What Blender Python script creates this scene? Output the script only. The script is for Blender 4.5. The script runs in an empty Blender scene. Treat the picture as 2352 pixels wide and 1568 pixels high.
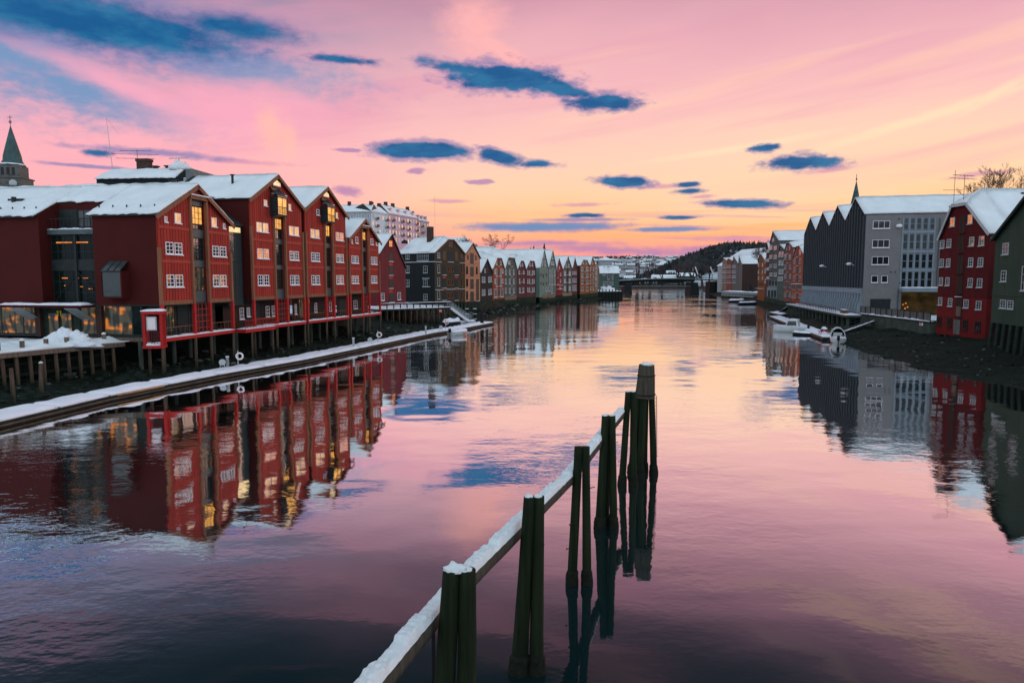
import bpy, bmesh, math, random
from mathutils import Vector, Matrix, noise
R = math.radians
random.seed(7)
sc = bpy.context.scene
COL = sc.collection
# ------------------------------------------------------------------ camera
EYE = 9.0
FPX = 1568.0
PITCH = math.atan(141 / FPX)
cd = bpy.data.cameras.new('camera'); cam = bpy.data.objects.new('camera', cd); COL.objects.link(cam)
cd.sensor_width = 36; cd.lens = 24.0; cd.clip_start = 0.1; cd.clip_end = 20000
cam.location = (0, 0, EYE); cam.rotation_euler = (R(90) - PITCH, 0, 0)
sc.camera = cam
sc.view_settings.view_transform = 'Standard'; sc.view_settings.look = 'None'
sc.view_settings.exposure = 0.10; sc.view_settings.gamma = 1.0
sc.cycles.use_denoising = True
sc.cycles.max_bounces = 5; sc.cycles.glossy_bounces = 3; sc.cycles.diffuse_bounces = 3
sc.cycles.sample_clamp_indirect = 4

def lin(c):
    return tuple(((v/255.)/12.92 if v/255. <= .04045 else ((v/255.+.055)/1.055)**2.4) for v in c) + (1,)
def ray(px, py):
    a = (px-1176)/FPX; b = -(py-784)/FPX
    return Vector((a, b*math.sin(PITCH)+math.cos(PITCH), b*math.cos(PITCH)-math.sin(PITCH)))
def Zp(px, py, z=0.0):                 # point of the photograph on the level plane z
    d = ray(px, py); t = (z-EYE)/d.z
    return Vector((d.x*t, d.y*t, z))
def XY(px, Y):                         # ground point seen at column px at distance Y (near eye level)
    return Vector(((px-1176)/FPX*Y, Y))
# frames in which positions were measured on the photograph (all to one 2352-wide frame)
def TF(x0, y0, s):
    return lambda X, Y: ((x0+X/s)*.6125, (y0+Y/s)*.6125)
T1 = TF(0, 400, 2.351); T2 = TF(0, 900, 2.24); T3 = TF(700, 600, 2.24); T4 = TF(1300, 700, 2.8)
T5 = TF(1800, 880, 4.704); T6 = TF(2300, 850, 3.92); T7 = TF(2650, 600, 2.614); T8 = TF(3200, 600, 1.96)
T9 = TF(2800, 1080, 4.3556); TA = TF(1600, 1100, 5.88); TG = TF(0, 1080, 5.6); TH = TF(1280, 740, 6.5333)
TI = lambda X, Y: (X, Y)

# ------------------------------------------------------------------ world: dusk sky
BACK_GAIN = 2.0  # unseen sky behind and overhead brightened as added fill light
W = bpy.data.worlds.new("World"); sc.world = W; W.use_nodes = True
nt = W.node_tree; nt.nodes.clear()
def N(t, **k):
    n = nt.nodes.new(t)
    for a, b in k.items(): setattr(n, a, b)
    return n
def put(sock, v):
    if isinstance(v, bpy.types.NodeSocket): nt.links.new(v, sock)
    else: sock.default_value = v
def mth(op, a, b=None, c=None, clamp=False):
    n = N('ShaderNodeMath', operation=op); n.use_clamp = clamp
    put(n.inputs[0], a)
    if b is not None: put(n.inputs[1], b)
    if c is not None: put(n.inputs[2], c)
    return n.outputs[0]
def smooth(v, a, b, lo=0., hi=1.):
    n = N('ShaderNodeMapRange', interpolation_type='SMOOTHSTEP')
    put(n.inputs[0], v); n.inputs[1].default_value = a; n.inputs[2].default_value = b
    n.inputs[3].default_value = lo; n.inputs[4].default_value = hi
    return n.outputs[0]
def mixc(f, a, b):
    n = N('ShaderNodeMix', data_type='RGBA'); n.clamp_factor = True
    put(n.inputs[0], f); put(n.inputs[6], a); put(n.inputs[7], b)
    return n.outputs[2]
def ramp(v, stops, lo, hi):
    m = N('ShaderNodeMapRange'); put(m.inputs[0], v); m.inputs[1].default_value = lo; m.inputs[2].default_value = hi
    n = N('ShaderNodeValToRGB'); nt.links.new(m.outputs[0], n.inputs[0])
    el = n.color_ramp.elements
    while len(el) < len(stops): el.new(.5)
    for e, (p, c) in zip(el, sorted(stops)):
        e.position = (p-lo)/(hi-lo)
    for e, (p, c) in zip(el, sorted(stops)): e.color = lin(c)
    n.color_ramp.interpolation = 'B_SPLINE'
    return n.outputs[0]
tc = N('ShaderNodeTexCoord'); sp = N('ShaderNodeSeparateXYZ'); nt.links.new(tc.outputs['Generated'], sp.inputs[0])
AZ = mth('MULTIPLY', mth('ARCTAN2', sp.outputs[0], sp.outputs[1]), 57.29578)
EL = mth('MULTIPLY', mth('ARCSINE', sp.outputs[2]), 57.29578)
def nz(su, sv, off=0., detail=4., rough=.55, lac=2.):
    cb = N('ShaderNodeCombineXYZ'); nt.links.new(mth('MULTIPLY', AZ, su), cb.inputs[0]); nt.links.new(mth('MULTIPLY', EL, sv), cb.inputs[1]); cb.inputs[2].default_value = off
    n = N('ShaderNodeTexNoise'); nt.links.new(cb.outputs[0], n.inputs['Vector']); n.inputs['Scale'].default_value = 1
    n.inputs['Detail'].default_value = detail; n.inputs['Roughness'].default_value = rough
    return n.outputs[0]
wob = mth('MULTIPLY', mth('SUBTRACT', nz(.045, .14, 3.), .5), 5.)
ELw = mth('ADD', EL, wob)
RT = [(0,(224,142,172)),(1.2,(242,142,158)),(2.6,(252,158,138)),(4,(253,184,132)),(5.5,(253,200,148)),(7.5,(253,207,172)),(10,(251,204,182)),(13,(247,192,186)),(17,(236,176,184)),(21,(212,156,172)),(25,(176,128,152)),(29,(112,92,112)),(34,(50,64,78)),(45,(34,60,74)),(60,(60,90,116)),(90,(70,100,126))]
LF = [(0,(236,154,180)),(3,(250,172,174)),(8,(252,178,182)),(12,(244,170,188)),(15,(208,154,178)),(18,(160,146,174)),(21,(118,126,156)),(24,(78,84,106)),(29,(48,54,68)),(36,(36,48,60)),(50,(58,80,108)),(90,(70,100,126))]
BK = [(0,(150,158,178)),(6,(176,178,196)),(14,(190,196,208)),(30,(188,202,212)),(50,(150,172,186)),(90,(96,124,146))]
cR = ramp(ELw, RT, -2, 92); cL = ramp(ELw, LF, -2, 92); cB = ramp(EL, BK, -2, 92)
azw = mth('ADD', AZ, mth('MULTIPLY', mth('SUBTRACT', nz(.06, .10, 9.), .5), 26.))
sky = mixc(smooth(azw, -27, 4), cL, cR)
# warm cream glow low on the right
gl = mth('MULTIPLY', smooth(AZ, 2, 24), mth('MULTIPLY', smooth(ELw, 3.2, 6.5), smooth(ELw, 15, 8)))
sky = mixc(mth('MULTIPLY', gl, .2), sky, lin((255, 226, 178)))
# long soft streaks: mauve, peach
def rotuv(deg, u0=0., v0=0.):
    c, s = math.cos(R(deg)), math.sin(R(deg))
    du = mth('SUBTRACT', AZ, u0); dv = mth('SUBTRACT', EL, v0)
    return mth('ADD', mth('MULTIPLY', du, c), mth('MULTIPLY', dv, s)), mth('SUBTRACT', mth('MULTIPLY', dv, c), mth('MULTIPLY', du, s))
def streak(deg, su, sv, off, lo, hi):
    u, v = rotuv(deg)
    cb = N('ShaderNodeCombineXYZ'); nt.links.new(mth('MULTIPLY', u, su), cb.inputs[0]); nt.links.new(mth('MULTIPLY', v, sv), cb.inputs[1]); cb.inputs[2].default_value = off
    n = N('ShaderNodeTexNoise'); nt.links.new(cb.outputs[0], n.inputs['Vector']); n.inputs['Scale'].default_value = 1
    n.inputs['Detail'].default_value = 5; n.inputs['Roughness'].default_value = .5; n.inputs['Distortion'].default_value = .6
    return smooth(n.outputs[0], lo, hi)
ffront = smooth(mth('ABSOLUTE', AZ), 75, 50)
s1 = mth('MULTIPLY', streak(9, .035, .42, 1., .50, .72), mth('MULTIPLY', smooth(EL, 3, 6), ffront))
sky = mixc(mth('MULTIPLY', s1, mth('MULTIPLY', smooth(AZ, -12, 15), .45)), sky, lin((255, 208, 174)))
s2 = mth('MULTIPLY', streak(8, .03, .30, 4.4, .50, .75), mth('MULTIPLY', smooth(EL, 5, 9), ffront))
sky = mixc(mth('MULTIPLY', s2, .55), sky, lin((226, 152, 178)))
s3 = mth('MULTIPLY', streak(-3, .03, .95, 7.7, .52, .66), mth('MULTIPLY', smooth(EL, 6.2, 4), ffront))
sky = mixc(mth('MULTIPLY', s3, .75), sky, lin((196, 132, 172)))
s4 = mth('MULTIPLY', streak(1, .05, 1.2, 2.2, .54, .68), mth('MULTIPLY', mth('MULTIPLY', smooth(EL, 6.5, 5), smooth(EL, 1.6, 3)), smooth(AZ, -3, 10)))
sky = mixc(mth('MULTIPLY', s4, .6), sky, lin((255, 178, 112)))
def azel(px, py):
    d = ray(px, py).normalized()
    return math.degrees(math.atan2(d.x, d.y)), math.degrees(math.asin(d.z))
wx = mth('SUBTRACT', nz(.22, .5, 11., 6., .62), .5)
wy = mth('SUBTRACT', nz(.20, .6, 17., 6., .62), .5)
edge = mth('SUBTRACT', nz(.75, 1.5, 23., 5., .6), .5)
shade = smooth(nz(.30, .9, 41., 4., .55), .35, .7)
def blob(px, py, rx, ry, rot=0, soft=.45, dist=1.0):
    u0, v0 = azel(px, py); u1, v1 = azel(px+1, py); u2, v2 = azel(px, py-1)
    sx = math.hypot(u1-u0, v1-v0); sy = math.hypot(u2-u0, v2-v0)
    u, v = rotuv(rot, u0, v0)
    a = rx*sx; b = ry*sy
    uu = mth('DIVIDE', mth('ADD', u, mth('MULTIPLY', wx, min(7., a*1.6)*dist)), a)
    vv = mth('DIVIDE', mth('ADD', v, mth('MULTIPLY', wy, min(3.2, b*1.9)*dist)), b)
    d = mth('ADD', mth('SQRT', mth('ADD', mth('MULTIPLY', uu, uu), mth('MULTIPLY', vv, vv))), mth('MULTIPLY', edge, 1.5*(.4+.6*dist)))
    return smooth(d, 1.0+soft*.5, 1.0-soft)
def layer(sky, items, col, amt):
    m = None
    for it in items:
        b = blob(*it)
        m = b if m is None else mth('MAXIMUM', m, b)
    return mixc(mth('MULTIPLY', m, amt), sky, lin(col))
# wide blue openings at left, pale fans and wisps
sky = layer(sky, [(150, 210, 330, 62, -10, .9), (420, 120, 420, 60, -6, .9), (40, 120, 260, 150, 0, .95)], (84, 146, 190), .85)
sky = layer(sky, [(330, 215, 300, 28, -17, .9), (560, 260, 200, 80, 0, .9)], (246, 168, 190), .75)
sky = layer(sky, [(1090, 60, 75, 90, -40, .9, .5), (1140, 110, 130, 26, -30, .9, .5)], (255, 180, 176), .8)
sky = layer(sky, [(625, 300, 38, 62, 18, .8, .6), (660, 320, 26, 50, 0, .8, .6), (1180, 470, 30, 8, -30, .8, .5)], (255, 196, 160), .5)
sky = layer(sky, [(1500, 428, 60, 6, 0, .7), (1620, 452, 34, 5, 0, .7), (1900, 392, 60, 6, 4, .8), (2230, 402, 60, 8, 6, .8), (2300, 395, 40, 6, 0, .8), (1020, 462, 60, 5, 0, .8), (1340, 470, 70, 5, 0, .8), (560, 372, 120, 6, 0, .9), (1790, 555, 60, 9, 0, .8), (1680, 548, 90, 8, 0, .8)], (206, 140, 172), .7)
sky = layer(sky, [(2120, 272, 330, 13, 13, .9, .35), (2290, 215, 110, 14, 26, .9, .5), (1700, 340, 220, 10, 6, .9, .4)], (255, 222, 184), .75)
sky = layer(sky, [(1250, 521, 215, 13, 0, .5, .4), (1535, 527, 110, 7, 0, .5, .4), (360, 352, 200, 9, -1, .7), (200, 382, 110, 5, 0, .7), (1330, 505, 130, 5, 0, .7, .4)], (146, 132, 178), .9)
sky = layer(sky, [(1250, 521, 170, 8, 0, .6, .3), (1530, 527, 80, 4, 0, .6, .3)], (100, 140, 182), .9)
sky = layer(sky, [(1440, 575, 300, 12, -2, .8), (1640, 572, 120, 10, 0, .8), (795, 438, 40, 12, 0, .6), (960, 392, 26, 8), (1100, 416, 34, 7), (795, 345, 34, 5), (1260, 560, 160, 8, 0, .8)], (176, 130, 174), .85)
# the dark blue clouds
CL = [(230, 52, 370, 62, -2, .5, .22), (540, 64, 150, 28, 0, .7, .35), (60, 25, 200, 55, 0, .6, .2),
      (1160, 180, 135, 30, -3, .3, .7), (1290, 205, 80, 17, -12, .35, .7), (1385, 235, 82, 20, -2, .35, .8), (1060, 160, 90, 14, -8, .6), (790, 138, 75, 9, -2, .6),
      (965, 346, 112, 19, 0, .22, .3), (1145, 360, 62, 14, -14, .3, .6), (1235, 376, 42, 8, 0, .5),
      (1430, 417, 62, 12, -3, .25, .6), (1582, 423, 26, 6, 0, .4), (1588, 438, 34, 6, 0, .5), (1705, 469, 88, 9, -3, .3, .6),
      (1845, 372, 82, 16, 0, .35, .9), (1752, 340, 34, 8, 0, .4), (1345, 494, 40, 5, 0, .4), (1555, 500, 42, 4, 0, .4), (225, 350, 32, 8, 0, .6)]
sky = layer(sky, [(a[0], a[1], a[2]*1.25, a[3]*1.5) + tuple(a[4:]) for a in CL], (132, 122, 172), .7)
mm_ = None
for it in CL:
    b_ = blob(*it); mm_ = b_ if mm_ is None else mth('MAXIMUM', mm_, b_)
sky = mixc(mth('MULTIPLY', mm_, .96), sky, mixc(shade, lin((0, 86, 140)), lin((34, 112, 156))))
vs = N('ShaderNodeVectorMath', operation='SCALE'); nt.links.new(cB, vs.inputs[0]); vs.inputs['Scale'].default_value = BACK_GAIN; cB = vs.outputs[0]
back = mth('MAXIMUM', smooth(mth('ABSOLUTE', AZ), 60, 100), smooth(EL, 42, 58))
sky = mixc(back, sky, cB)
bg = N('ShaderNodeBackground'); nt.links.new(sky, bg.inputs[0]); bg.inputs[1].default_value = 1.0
SUN_AZ, SUN_EL = 58, 7
ts = N('ShaderNodeTexSky', sky_type='NISHITA'); ts.sun_disc = False; ts.sun_elevation = R(1.5); ts.sun_rotation = R(SUN_AZ)
bg2 = N('ShaderNodeBackground'); nt.links.new(ts.outputs[0], bg2.inputs[0]); bg2.inputs[1].default_value = 0.005
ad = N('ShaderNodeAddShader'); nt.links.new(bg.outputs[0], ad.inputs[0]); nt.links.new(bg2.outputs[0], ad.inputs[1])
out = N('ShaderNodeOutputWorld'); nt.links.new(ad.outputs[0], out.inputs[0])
W.cycles.sampling_method = 'MANUAL'; W.cycles.sample_map_resolution = 512
# one weak, very soft sun: the afterglow
sd = bpy.data.lights.new('sun', 'SUN'); sd.energy = .9; sd.angle = R(30); sd.color = (1, .62, .5)
so = bpy.data.objects.new('sun', sd); COL.objects.link(so)
dv = Vector((math.sin(R(SUN_AZ))*math.cos(R(SUN_EL)), math.cos(R(SUN_AZ))*math.cos(R(SUN_EL)), math.sin(R(SUN_EL))))
so.rotation_euler = dv.to_track_quat('Z', 'Y').to_euler(); so.location = (0, 0, 60)

# ------------------------------------------------------------------ materials
class MT:
    """small node-material helper"""
    def __init__(s, name):
        s.m = bpy.data.materials.new(name); s.m.use_nodes = True; s.t = s.m.node_tree
        s.b = s.t.nodes['Principled BSDF']; s.o = s.t.nodes['Material Output']; s.b.inputs['Specular IOR Level'].default_value = .14
    def n(s, t, **k):
        n = s.t.nodes.new(t)
        for a, b in k.items(): setattr(n, a, b)
        return n
    def l(s, a, b): s.t.links.new(a, b)
    def noise(s, scale, vec=None, detail=4, sc3=None, rough=.6):
        n = s.n('ShaderNodeTexNoise'); n.inputs['Scale'].default_value = scale; n.inputs['Detail'].default_value = detail; n.inputs['Roughness'].default_value = rough
        c = vec
        if c is None:
            c = s.n('ShaderNodeTexCoord').outputs['Object']
        if sc3:
            mp = s.n('ShaderNodeMapping'); mp.inputs['Scale'].default_value = sc3; s.l(c, mp.inputs[0]); c = mp.outputs[0]
        s.l(c, n.inputs['Vector']); return n.outputs[0]
    def mr(s, v, a, b, lo, hi, sm=False):
        n = s.n('ShaderNodeMapRange')
        if sm: n.interpolation_type = 'SMOOTHSTEP'
        s.l(v, n.inputs[0]); n.inputs[1].default_value = a; n.inputs[2].default_value = b; n.inputs[3].default_value = lo; n.inputs[4].default_value = hi
        return n.outputs[0]
    def mix(s, f, a, b, mode='MIX'):
        n = s.n('ShaderNodeMix', data_type='RGBA', blend_type=mode)
        for i, v in ((0, f), (6, a), (7, b)):
            if isinstance(v, bpy.types.NodeSocket): s.l(v, n.inputs[i])
            else: n.inputs[i].default_value = v
        return n.outputs[2]
    def ma(s, op, a, b=0.):
        n = s.n('ShaderNodeMath', operation=op)
        for i, v in ((0, a), (1, b)):
            if isinstance(v, bpy.types.NodeSocket): s.l(v, n.inputs[i])
            else: n.inputs[i].default_value = v
        return n.outputs[0]
    def bump(s, h, dist, strength=1.):
        n = s.n('ShaderNodeBump'); n.inputs['Distance'].default_value = dist; n.inputs['Strength'].default_value = strength
        s.l(h, n.inputs['Height']); s.l(n.outputs[0], s.b.inputs['Normal'])
def c4(c): return (c[0], c[1], c[2], 1)
def dk(c, f): return (c[0]*f, c[1]*f, c[2]*f, 1)
def plain(name, c, rough=.7, var=.25, scale=2., bump=0., metal=0.):
    m = MT(name); f = m.mr(m.noise(scale), .3, .7, 0, 1)
    m.l(m.mix(f, dk(c, 1-var), dk(c, 1+var)), m.b.inputs['Base Color'])
    m.b.inputs['Roughness'].default_value = rough; m.b.inputs['Metallic'].default_value = metal
    if bump: m.bump(m.noise(scale*6), bump)
    return m.m
def boards(name, c, pitch=.28, horiz=False, rough=.75, groove=.45, stain=.3, tint=None):
    m = MT(name); tcn = m.n('ShaderNodeTexCoord'); s = m.n('ShaderNodeSeparateXYZ'); m.l(tcn.outputs['Object'], s.inputs[0])
    v = s.outputs[2] if horiz else m.ma('ADD', s.outputs[0], s.outputs[1])
    v = m.ma('DIVIDE', v, pitch)
    fr = m.ma('FRACT', v); fl = m.ma('FLOOR', v)
    wn = m.n('ShaderNodeTexWhiteNoise', noise_dimensions='1D'); m.l(fl, wn.inputs['W'])
    tri = m.ma('ABSOLUTE', m.ma('SUBTRACT', fr, .5))            # .5 at the groove
    g = m.mr(tri, .36, .46, 0, 1, True)
    st = m.mr(m.noise(1., sc3=(.35, .35, 1.6) if horiz else (1.3, 1.3, .16), detail=5), .3, .75, 0, 1)
    base = m.mix(m.mr(wn.outputs[0], 0, 1, 0, 1), dk(c, .82), dk(c, 1.14))
    base = m.mix(m.ma('MULTIPLY', st, stain*1.6), base, c4(tint) if tint else dk(c, .45))
    base = m.mix(m.mr(m.noise(.45, detail=5, rough=.65), .42, .62, 0, .42), base, dk(c, .62)); base = m.mix(m.mr(m.noise(.9, detail=6, rough=.7), .58, .74, 0, .22), base, (c[0]*1.15+.02, c[1]*1.5+.02, c[2]*1.5+.02, 1))
    m.l(m.mix(m.ma('MULTIPLY', g, groove), base, dk(c, .22)), m.b.inputs['Base Color'])
    m.b.inputs['Roughness'].default_value = rough
    m.bump(m.ma('SUBTRACT', 1., g), .03)
    return m.m
def bricks(name, c, c2, mortar, bw=.25, bh=.075):
    m = MT(name); tcn = m.n('ShaderNodeTexCoord'); s = m.n('ShaderNodeSeparateXYZ'); m.l(tcn.outputs['Object'], s.inputs[0])
    cb = m.n('ShaderNodeCombineXYZ'); m.l(m.ma('ADD', s.outputs[0], s.outputs[1]), cb.inputs[0]); m.l(s.outputs[2], cb.inputs[1])
    b = m.n('ShaderNodeTexBrick'); m.l(cb.outputs[0], b.inputs[0]); b.inputs['Scale'].default_value = 1
    b.inputs['Color1'].default_value = c4(c); b.inputs['Color2'].default_value = c4(c2); b.inputs['Mortar'].default_value = c4(mortar)
    b.inputs['Brick Width'].default_value = bw; b.inputs['Row Height'].default_value = bh; b.inputs['Mortar Size'].default_value = .009
    f = m.mr(m.noise(.6, detail=6), .3, .75, .0, .4)
    m.l(m.mix(f, b.outputs[0], dk(c, .55)), m.b.inputs['Base Color']); m.b.inputs['Roughness'].default_value = .85
    m.bump(b.outputs['Fac'], -.008)
    return m.m
def glass(name, c=(.012, .016, .017), rough=.06, spec=.6, warm=None):
    m = MT(name); m.b.inputs['Base Color'].default_value = c4(c); m.b.inputs['Roughness'].default_value = rough
    m.b.inputs['IOR'].default_value = 1.5; m.b.inputs['Specular IOR Level'].default_value = spec
    m.bump(m.noise(.8), .02)
    if warm:
        n1 = m.noise(1., sc3=(.7, .7, 1.5), detail=1); n2 = m.noise(1., sc3=(2.6, 2.6, .7), detail=0)
        f = m.mr(n1, .47, .68, 0, 1, True); e = m.mix(f, c4((.085, .072, .042)), c4(warm)); e = m.mix(m.mr(n2, .46, .60, 0, .9, True), e, c4((.012, .016, .013)))
        m.l(e, m.b.inputs['Emission Color']); m.b.inputs['Emission Strength'].default_value = .62
    return m.m
def lit(name, c, k=1.0, var=.5, scale=1.4):
    m = MT(name); f = m.mr(m.noise(scale, detail=3), .35, .68, 0, 1)
    m.l(m.mix(f, dk(c, 1-var), dk(c, 1.15)), m.b.inputs['Emission Color']); m.b.inputs['Emission Strength'].default_value = k
    m.b.inputs['Base Color'].default_value = (.03, .02, .01, 1); m.b.inputs['Roughness'].default_value = .1
    return m.m
def snowm(name, c=(.80, .82, .84), dirty=.0):
    m = MT(name); f = m.mr(m.noise(.35, detail=6), .3, .7, 0, 1)
    col = m.mix(f, dk(c, .85), c4(c))
    if dirty: col = m.mix(m.mr(m.noise(1.7, detail=7, rough=.7), .50, .72, 0, dirty), col, c4((.30, .29, .27)))
    m.l(col, m.b.inputs['Base Color']); m.b.inputs['Roughness'].default_value = .85
    m.b.inputs['Subsurface Weight'].default_value = 0
    m.bump(m.noise(1.8, detail=8, rough=.65), .16)
    return m.m
def wood(name, c, c2, scale=1.):
    m = MT(name); f = m.mr(m.noise(scale, sc3=(5, 5, .35), detail=6, rough=.7), .32, .7, 0, 1)
    m.l(m.mix(f, c4(c), c4(c2)), m.b.inputs['Base Color']); m.b.inputs['Roughness'].default_value = .9
    m.bump(m.noise(scale*2, sc3=(9, 9, .5), detail=5), .02)
    return m.m
def slimy(name, top, low, lowz=1.2):
    """timber pile: bare wood above, wet algae towards the water (a real tide mark)"""
    m = MT(name); g = m.n('ShaderNodeNewGeometry'); s = m.n('ShaderNodeSeparateXYZ'); m.l(g.outputs['Position'], s.inputs[0])
    z = m.ma('ADD', s.outputs[2], m.ma('MULTIPLY', m.noise(2., detail=4), 1.4))
    f = m.mr(z, lowz, lowz+2.2, 0, 1, True)
    st = m.mr(m.noise(1., sc3=(7, 7, .3), detail=6, rough=.7), .3, .7, 0, 1)
    a = m.mix(st, dk(low, .35), dk(low, 2.2)); b = m.mix(st, dk(top, .4), dk(top, 2.3))
    m.l(m.mix(f, a, b), m.b.inputs['Base Color']); m.b.inputs['Roughness'].default_value = .75
    m.bump(m.noise(1.4, sc3=(9, 9, .6), detail=6, rough=.75), .09)
    return m.m
M = {}
M['mossy'] = slimy('mossy_piling', (.030, .040, .028), (.008, .016, .009), .5)
M['weed'] = plain('bladder_weed', (.006, .008, .004), .7, .6, 6, .03)
M['snow'] = snowm('snow', (.75, .775, .785)); M['snow_dirty'] = snowm('trodden_snow', (.74, .76, .80), .5); M['snow_pink'] = snowm('deck_snow', (.84, .80, .86))
RED = (.37, .038, .026)
M['red'] = boards('red_boards', RED, .42, stain=.22, groove=.85)
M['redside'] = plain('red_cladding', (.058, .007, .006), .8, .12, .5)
M['redbeam'] = plain('red_painted_steel', (.38, .018, .016), .5, .15, 3)
M['redband'] = plain('red_band_board', (.36, .05, .035), .7, .15, 2)
M['brownpost'] = wood('brown_timber', (.17, .065, .035), (.30, .13, .075))
M['zinc'] = plain('grey_zinc_panel', (.075, .095, .10), .45, .2, 1.2, 0, .3)
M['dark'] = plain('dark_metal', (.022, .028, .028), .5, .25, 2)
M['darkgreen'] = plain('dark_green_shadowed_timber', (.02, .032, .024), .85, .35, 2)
M['glass'] = glass('window_glass'); M['glassw'] = glass('warm_room_glass', spec=.3, warm=(1., .29, .035))
M['glassd'] = glass('dark_hall_glass', (.006, .012, .010), .08, .12)
M['palecon'] = plain('pale_concrete', (.13, .145, .14), .9, .3, .8, .02)
M['glassp'] = glass('pale_glass', (.035, .045, .045), .12, .5)
M['lit'] = lit('glowing_window', (1., .46, .10), 1.15); M['lity'] = lit('glowing_window_yellow', (1., .72, .36), 1.0, .25); M['lito'] = lit('glowing_window_orange', (1., .30, .06), .9)  # emission stands for room light and for sunset sky mirrored in panes
M['frame'] = plain('white_window_paint', (.78, .74, .76), .5, .06, 3)
M['frameg'] = plain('grey_window_paint', (.40, .43, .43), .5, .1, 3)
M['beigef'] = plain('dull_window_paint', (.42, .33, .30), .6, .1, 3)
M['blackwall'] = boards('black_boards', (.016, .022, .024), .25, stain=.2)
M['brownwall'] = boards('olive_brown_boards', (.085, .055, .032), .22, stain=.45, tint=(.035, .042, .03))
M['maroon'] = boards('maroon_boards', (.16, .022, .026), .22, stain=.35, tint=(.10, .028, .035))
M['palewood'] = boards('pale_orange_siding', (.56, .25, .14), .34, horiz=True, groove=.6, stain=.12)
M['orange'] = boards('orange_boards', (.30, .065, .018), .3, stain=.25)
M['ochre'] = boards('ochre_boards', (.30, .095, .022), .3, stain=.25)
M['orangedeep'] = boards('vermilion_boards', (.52, .08, .024), .3, stain=.2)
M['pinkred'] = boards('dusty_red_boards', (.28, .085, .065), .3, stain=.3)
M['sage'] = boards('sage_green_boards', (.085, .125, .105), .3, horiz=True, stain=.3)
M['mint'] = boards('pale_green_boards', (.17, .25, .21), .3, stain=.25)
M['mint2'] = boards('sea_green_boards', (.12, .19, .165), .3, stain=.25)
M['plum'] = boards('plum_boards', (.11, .028, .034), .3, stain=.3)
M['crimson'] = boards('crimson_boards', (.28, .014, .016), .3, stain=.3)
M['greywall'] = boards('grey_green_boards', (.115, .13, .115), .3, stain=.35)
M['beige'] = boards('beige_boards', (.30, .20, .13), .3, stain=.3)
M['greyweath'] = boards('weathered_grey_boards', (.17, .165, .155), .35, stain=.5)
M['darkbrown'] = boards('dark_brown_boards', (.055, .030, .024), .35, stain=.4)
M['deepred'] = boards('deep_red_boards', (.11, .011, .012), .2, stain=.3)
M['deepred2'] = bricks('painted_red_brick', (.19, .018, .018), (.15, .014, .015), (.13, .012, .012))
M['greenwall'] = boards('dark_green_boards', (.035, .062, .040), .24, stain=.35, tint=(.055, .085, .06))
M['slats'] = plain('shaded_gap_cladding', (.006, .010, .012), .8, .15, 1)  # darker than the slats: shade in the gaps is put into this colour
M['slat'] = plain('charcoal_slat', (.026, .043, .050), .7, .15, 2)
M['newplank'] = plain('new_plank', (.36, .20, .11), .8, .2, 2)
M['rock'] = plain('wet_shore_rock', (.006, .011, .007), .55, .6, 2, .02)
M['icy'] = plain('icy_rock', (.075, .09, .085), .5, .4, 2, .02)
M['greyfin'] = plain('blue_grey_concrete', (.20, .245, .28), .8, .12, .7)
M['greybrick'] = bricks('grey_brick', (.215, .20, .20), (.17, .16, .165), (.24, .235, .23))
M['whiterender'] = plain('pale_blue_render', (.46, .52, .56), .85, .08, .4); M['pinkrender'] = plain('pink_render', (.48, .32, .38), .85, .08, .4)
M['greyrender'] = plain('grey_render', (.30, .31, .32), .85, .1, .4); M['mauverender'] = plain('mauve_render', (.36, .27, .30), .85, .1, .4)
M['stone'] = plain('church_stone', (.11, .105, .095), .9, .25, 1.5, .02); M['copper'] = plain('green_copper', (.045, .085, .085), .6, .3, .8)
M['chimney'] = plain('chimney_brick', (.06, .035, .03), .9, .3, 3)
M['concrete'] = plain('stained_concrete', (.055, .07, .058), .9, .35, .8, .02)
M['pile'] = slimy('tidal_pile', (.07, .048, .034), (.007, .014, .007), .6)
M['pilefg'] = slimy('foreground_pile', (.0075, .0125, .0045), (.002, .006, .002), .0)
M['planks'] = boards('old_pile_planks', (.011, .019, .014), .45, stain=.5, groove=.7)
M['skirt'] = boards('pale_skirt_planks', (.26, .17, .13), .3, horiz=True, stain=.4)
M['timber'] = wood('weathered_timber', (.075, .052, .04), (.19, .14, .11)); M['log'] = wood('wet_fender_log', (.030, .028, .020), (.085, .070, .055), 2.)
M['steel'] = plain('galvanised_steel', (.30, .33, .33), .4, .15, 2, 0, .6)
M['pontside'] = plain('pontoon_side', (.018, .022, .018), .8, .4, 1.5); M['pontrail'] = plain('pontoon_timber_rail', (.13, .075, .05), .8, .35, 1.5)
M['hull'] = plain('white_gelcoat', (.60, .62, .62), .25, .06, 1.); M['canvas'] = plain('dark_boat_canvas', (.025, .028, .035), .8, .2, 3)
M['black'] = plain('black_rubber', (.012, .012, .013), .6, .2, 3); M['orangep'] = plain('orange_buoy_paint', (.75, .14, .04), .5, .1, 3)
M['redp'] = plain('red_cloth', (.55, .02, .04), .8, .1, 3); M['white'] = plain('white_board', (.78, .68, .68), .6, .05, 2)
M['barkfar'] = plain('bare_bark', (.045, .032, .03), .95, .3, 2); M['twig'] = plain('bare_twigs', (.075, .045, .045), .95, .3, 2)
M['fir'] = plain('fir_needles', (.016, .025, .025), .95, .4, .5); M['wood_far'] = plain('winter_wood', (.058, .062, .064), .95, .5, .03)
M['rope'] = plain('mooring_rope', (.13, .12, .10), .9, .2, 3); M['tile'] = plain('bare_roof_tiles', (.05, .05, .055), .8, .3, 2)
M['yellow'] = plain('yellow_number_paint', (.55, .38, .03), .6, .1, 3)
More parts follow.
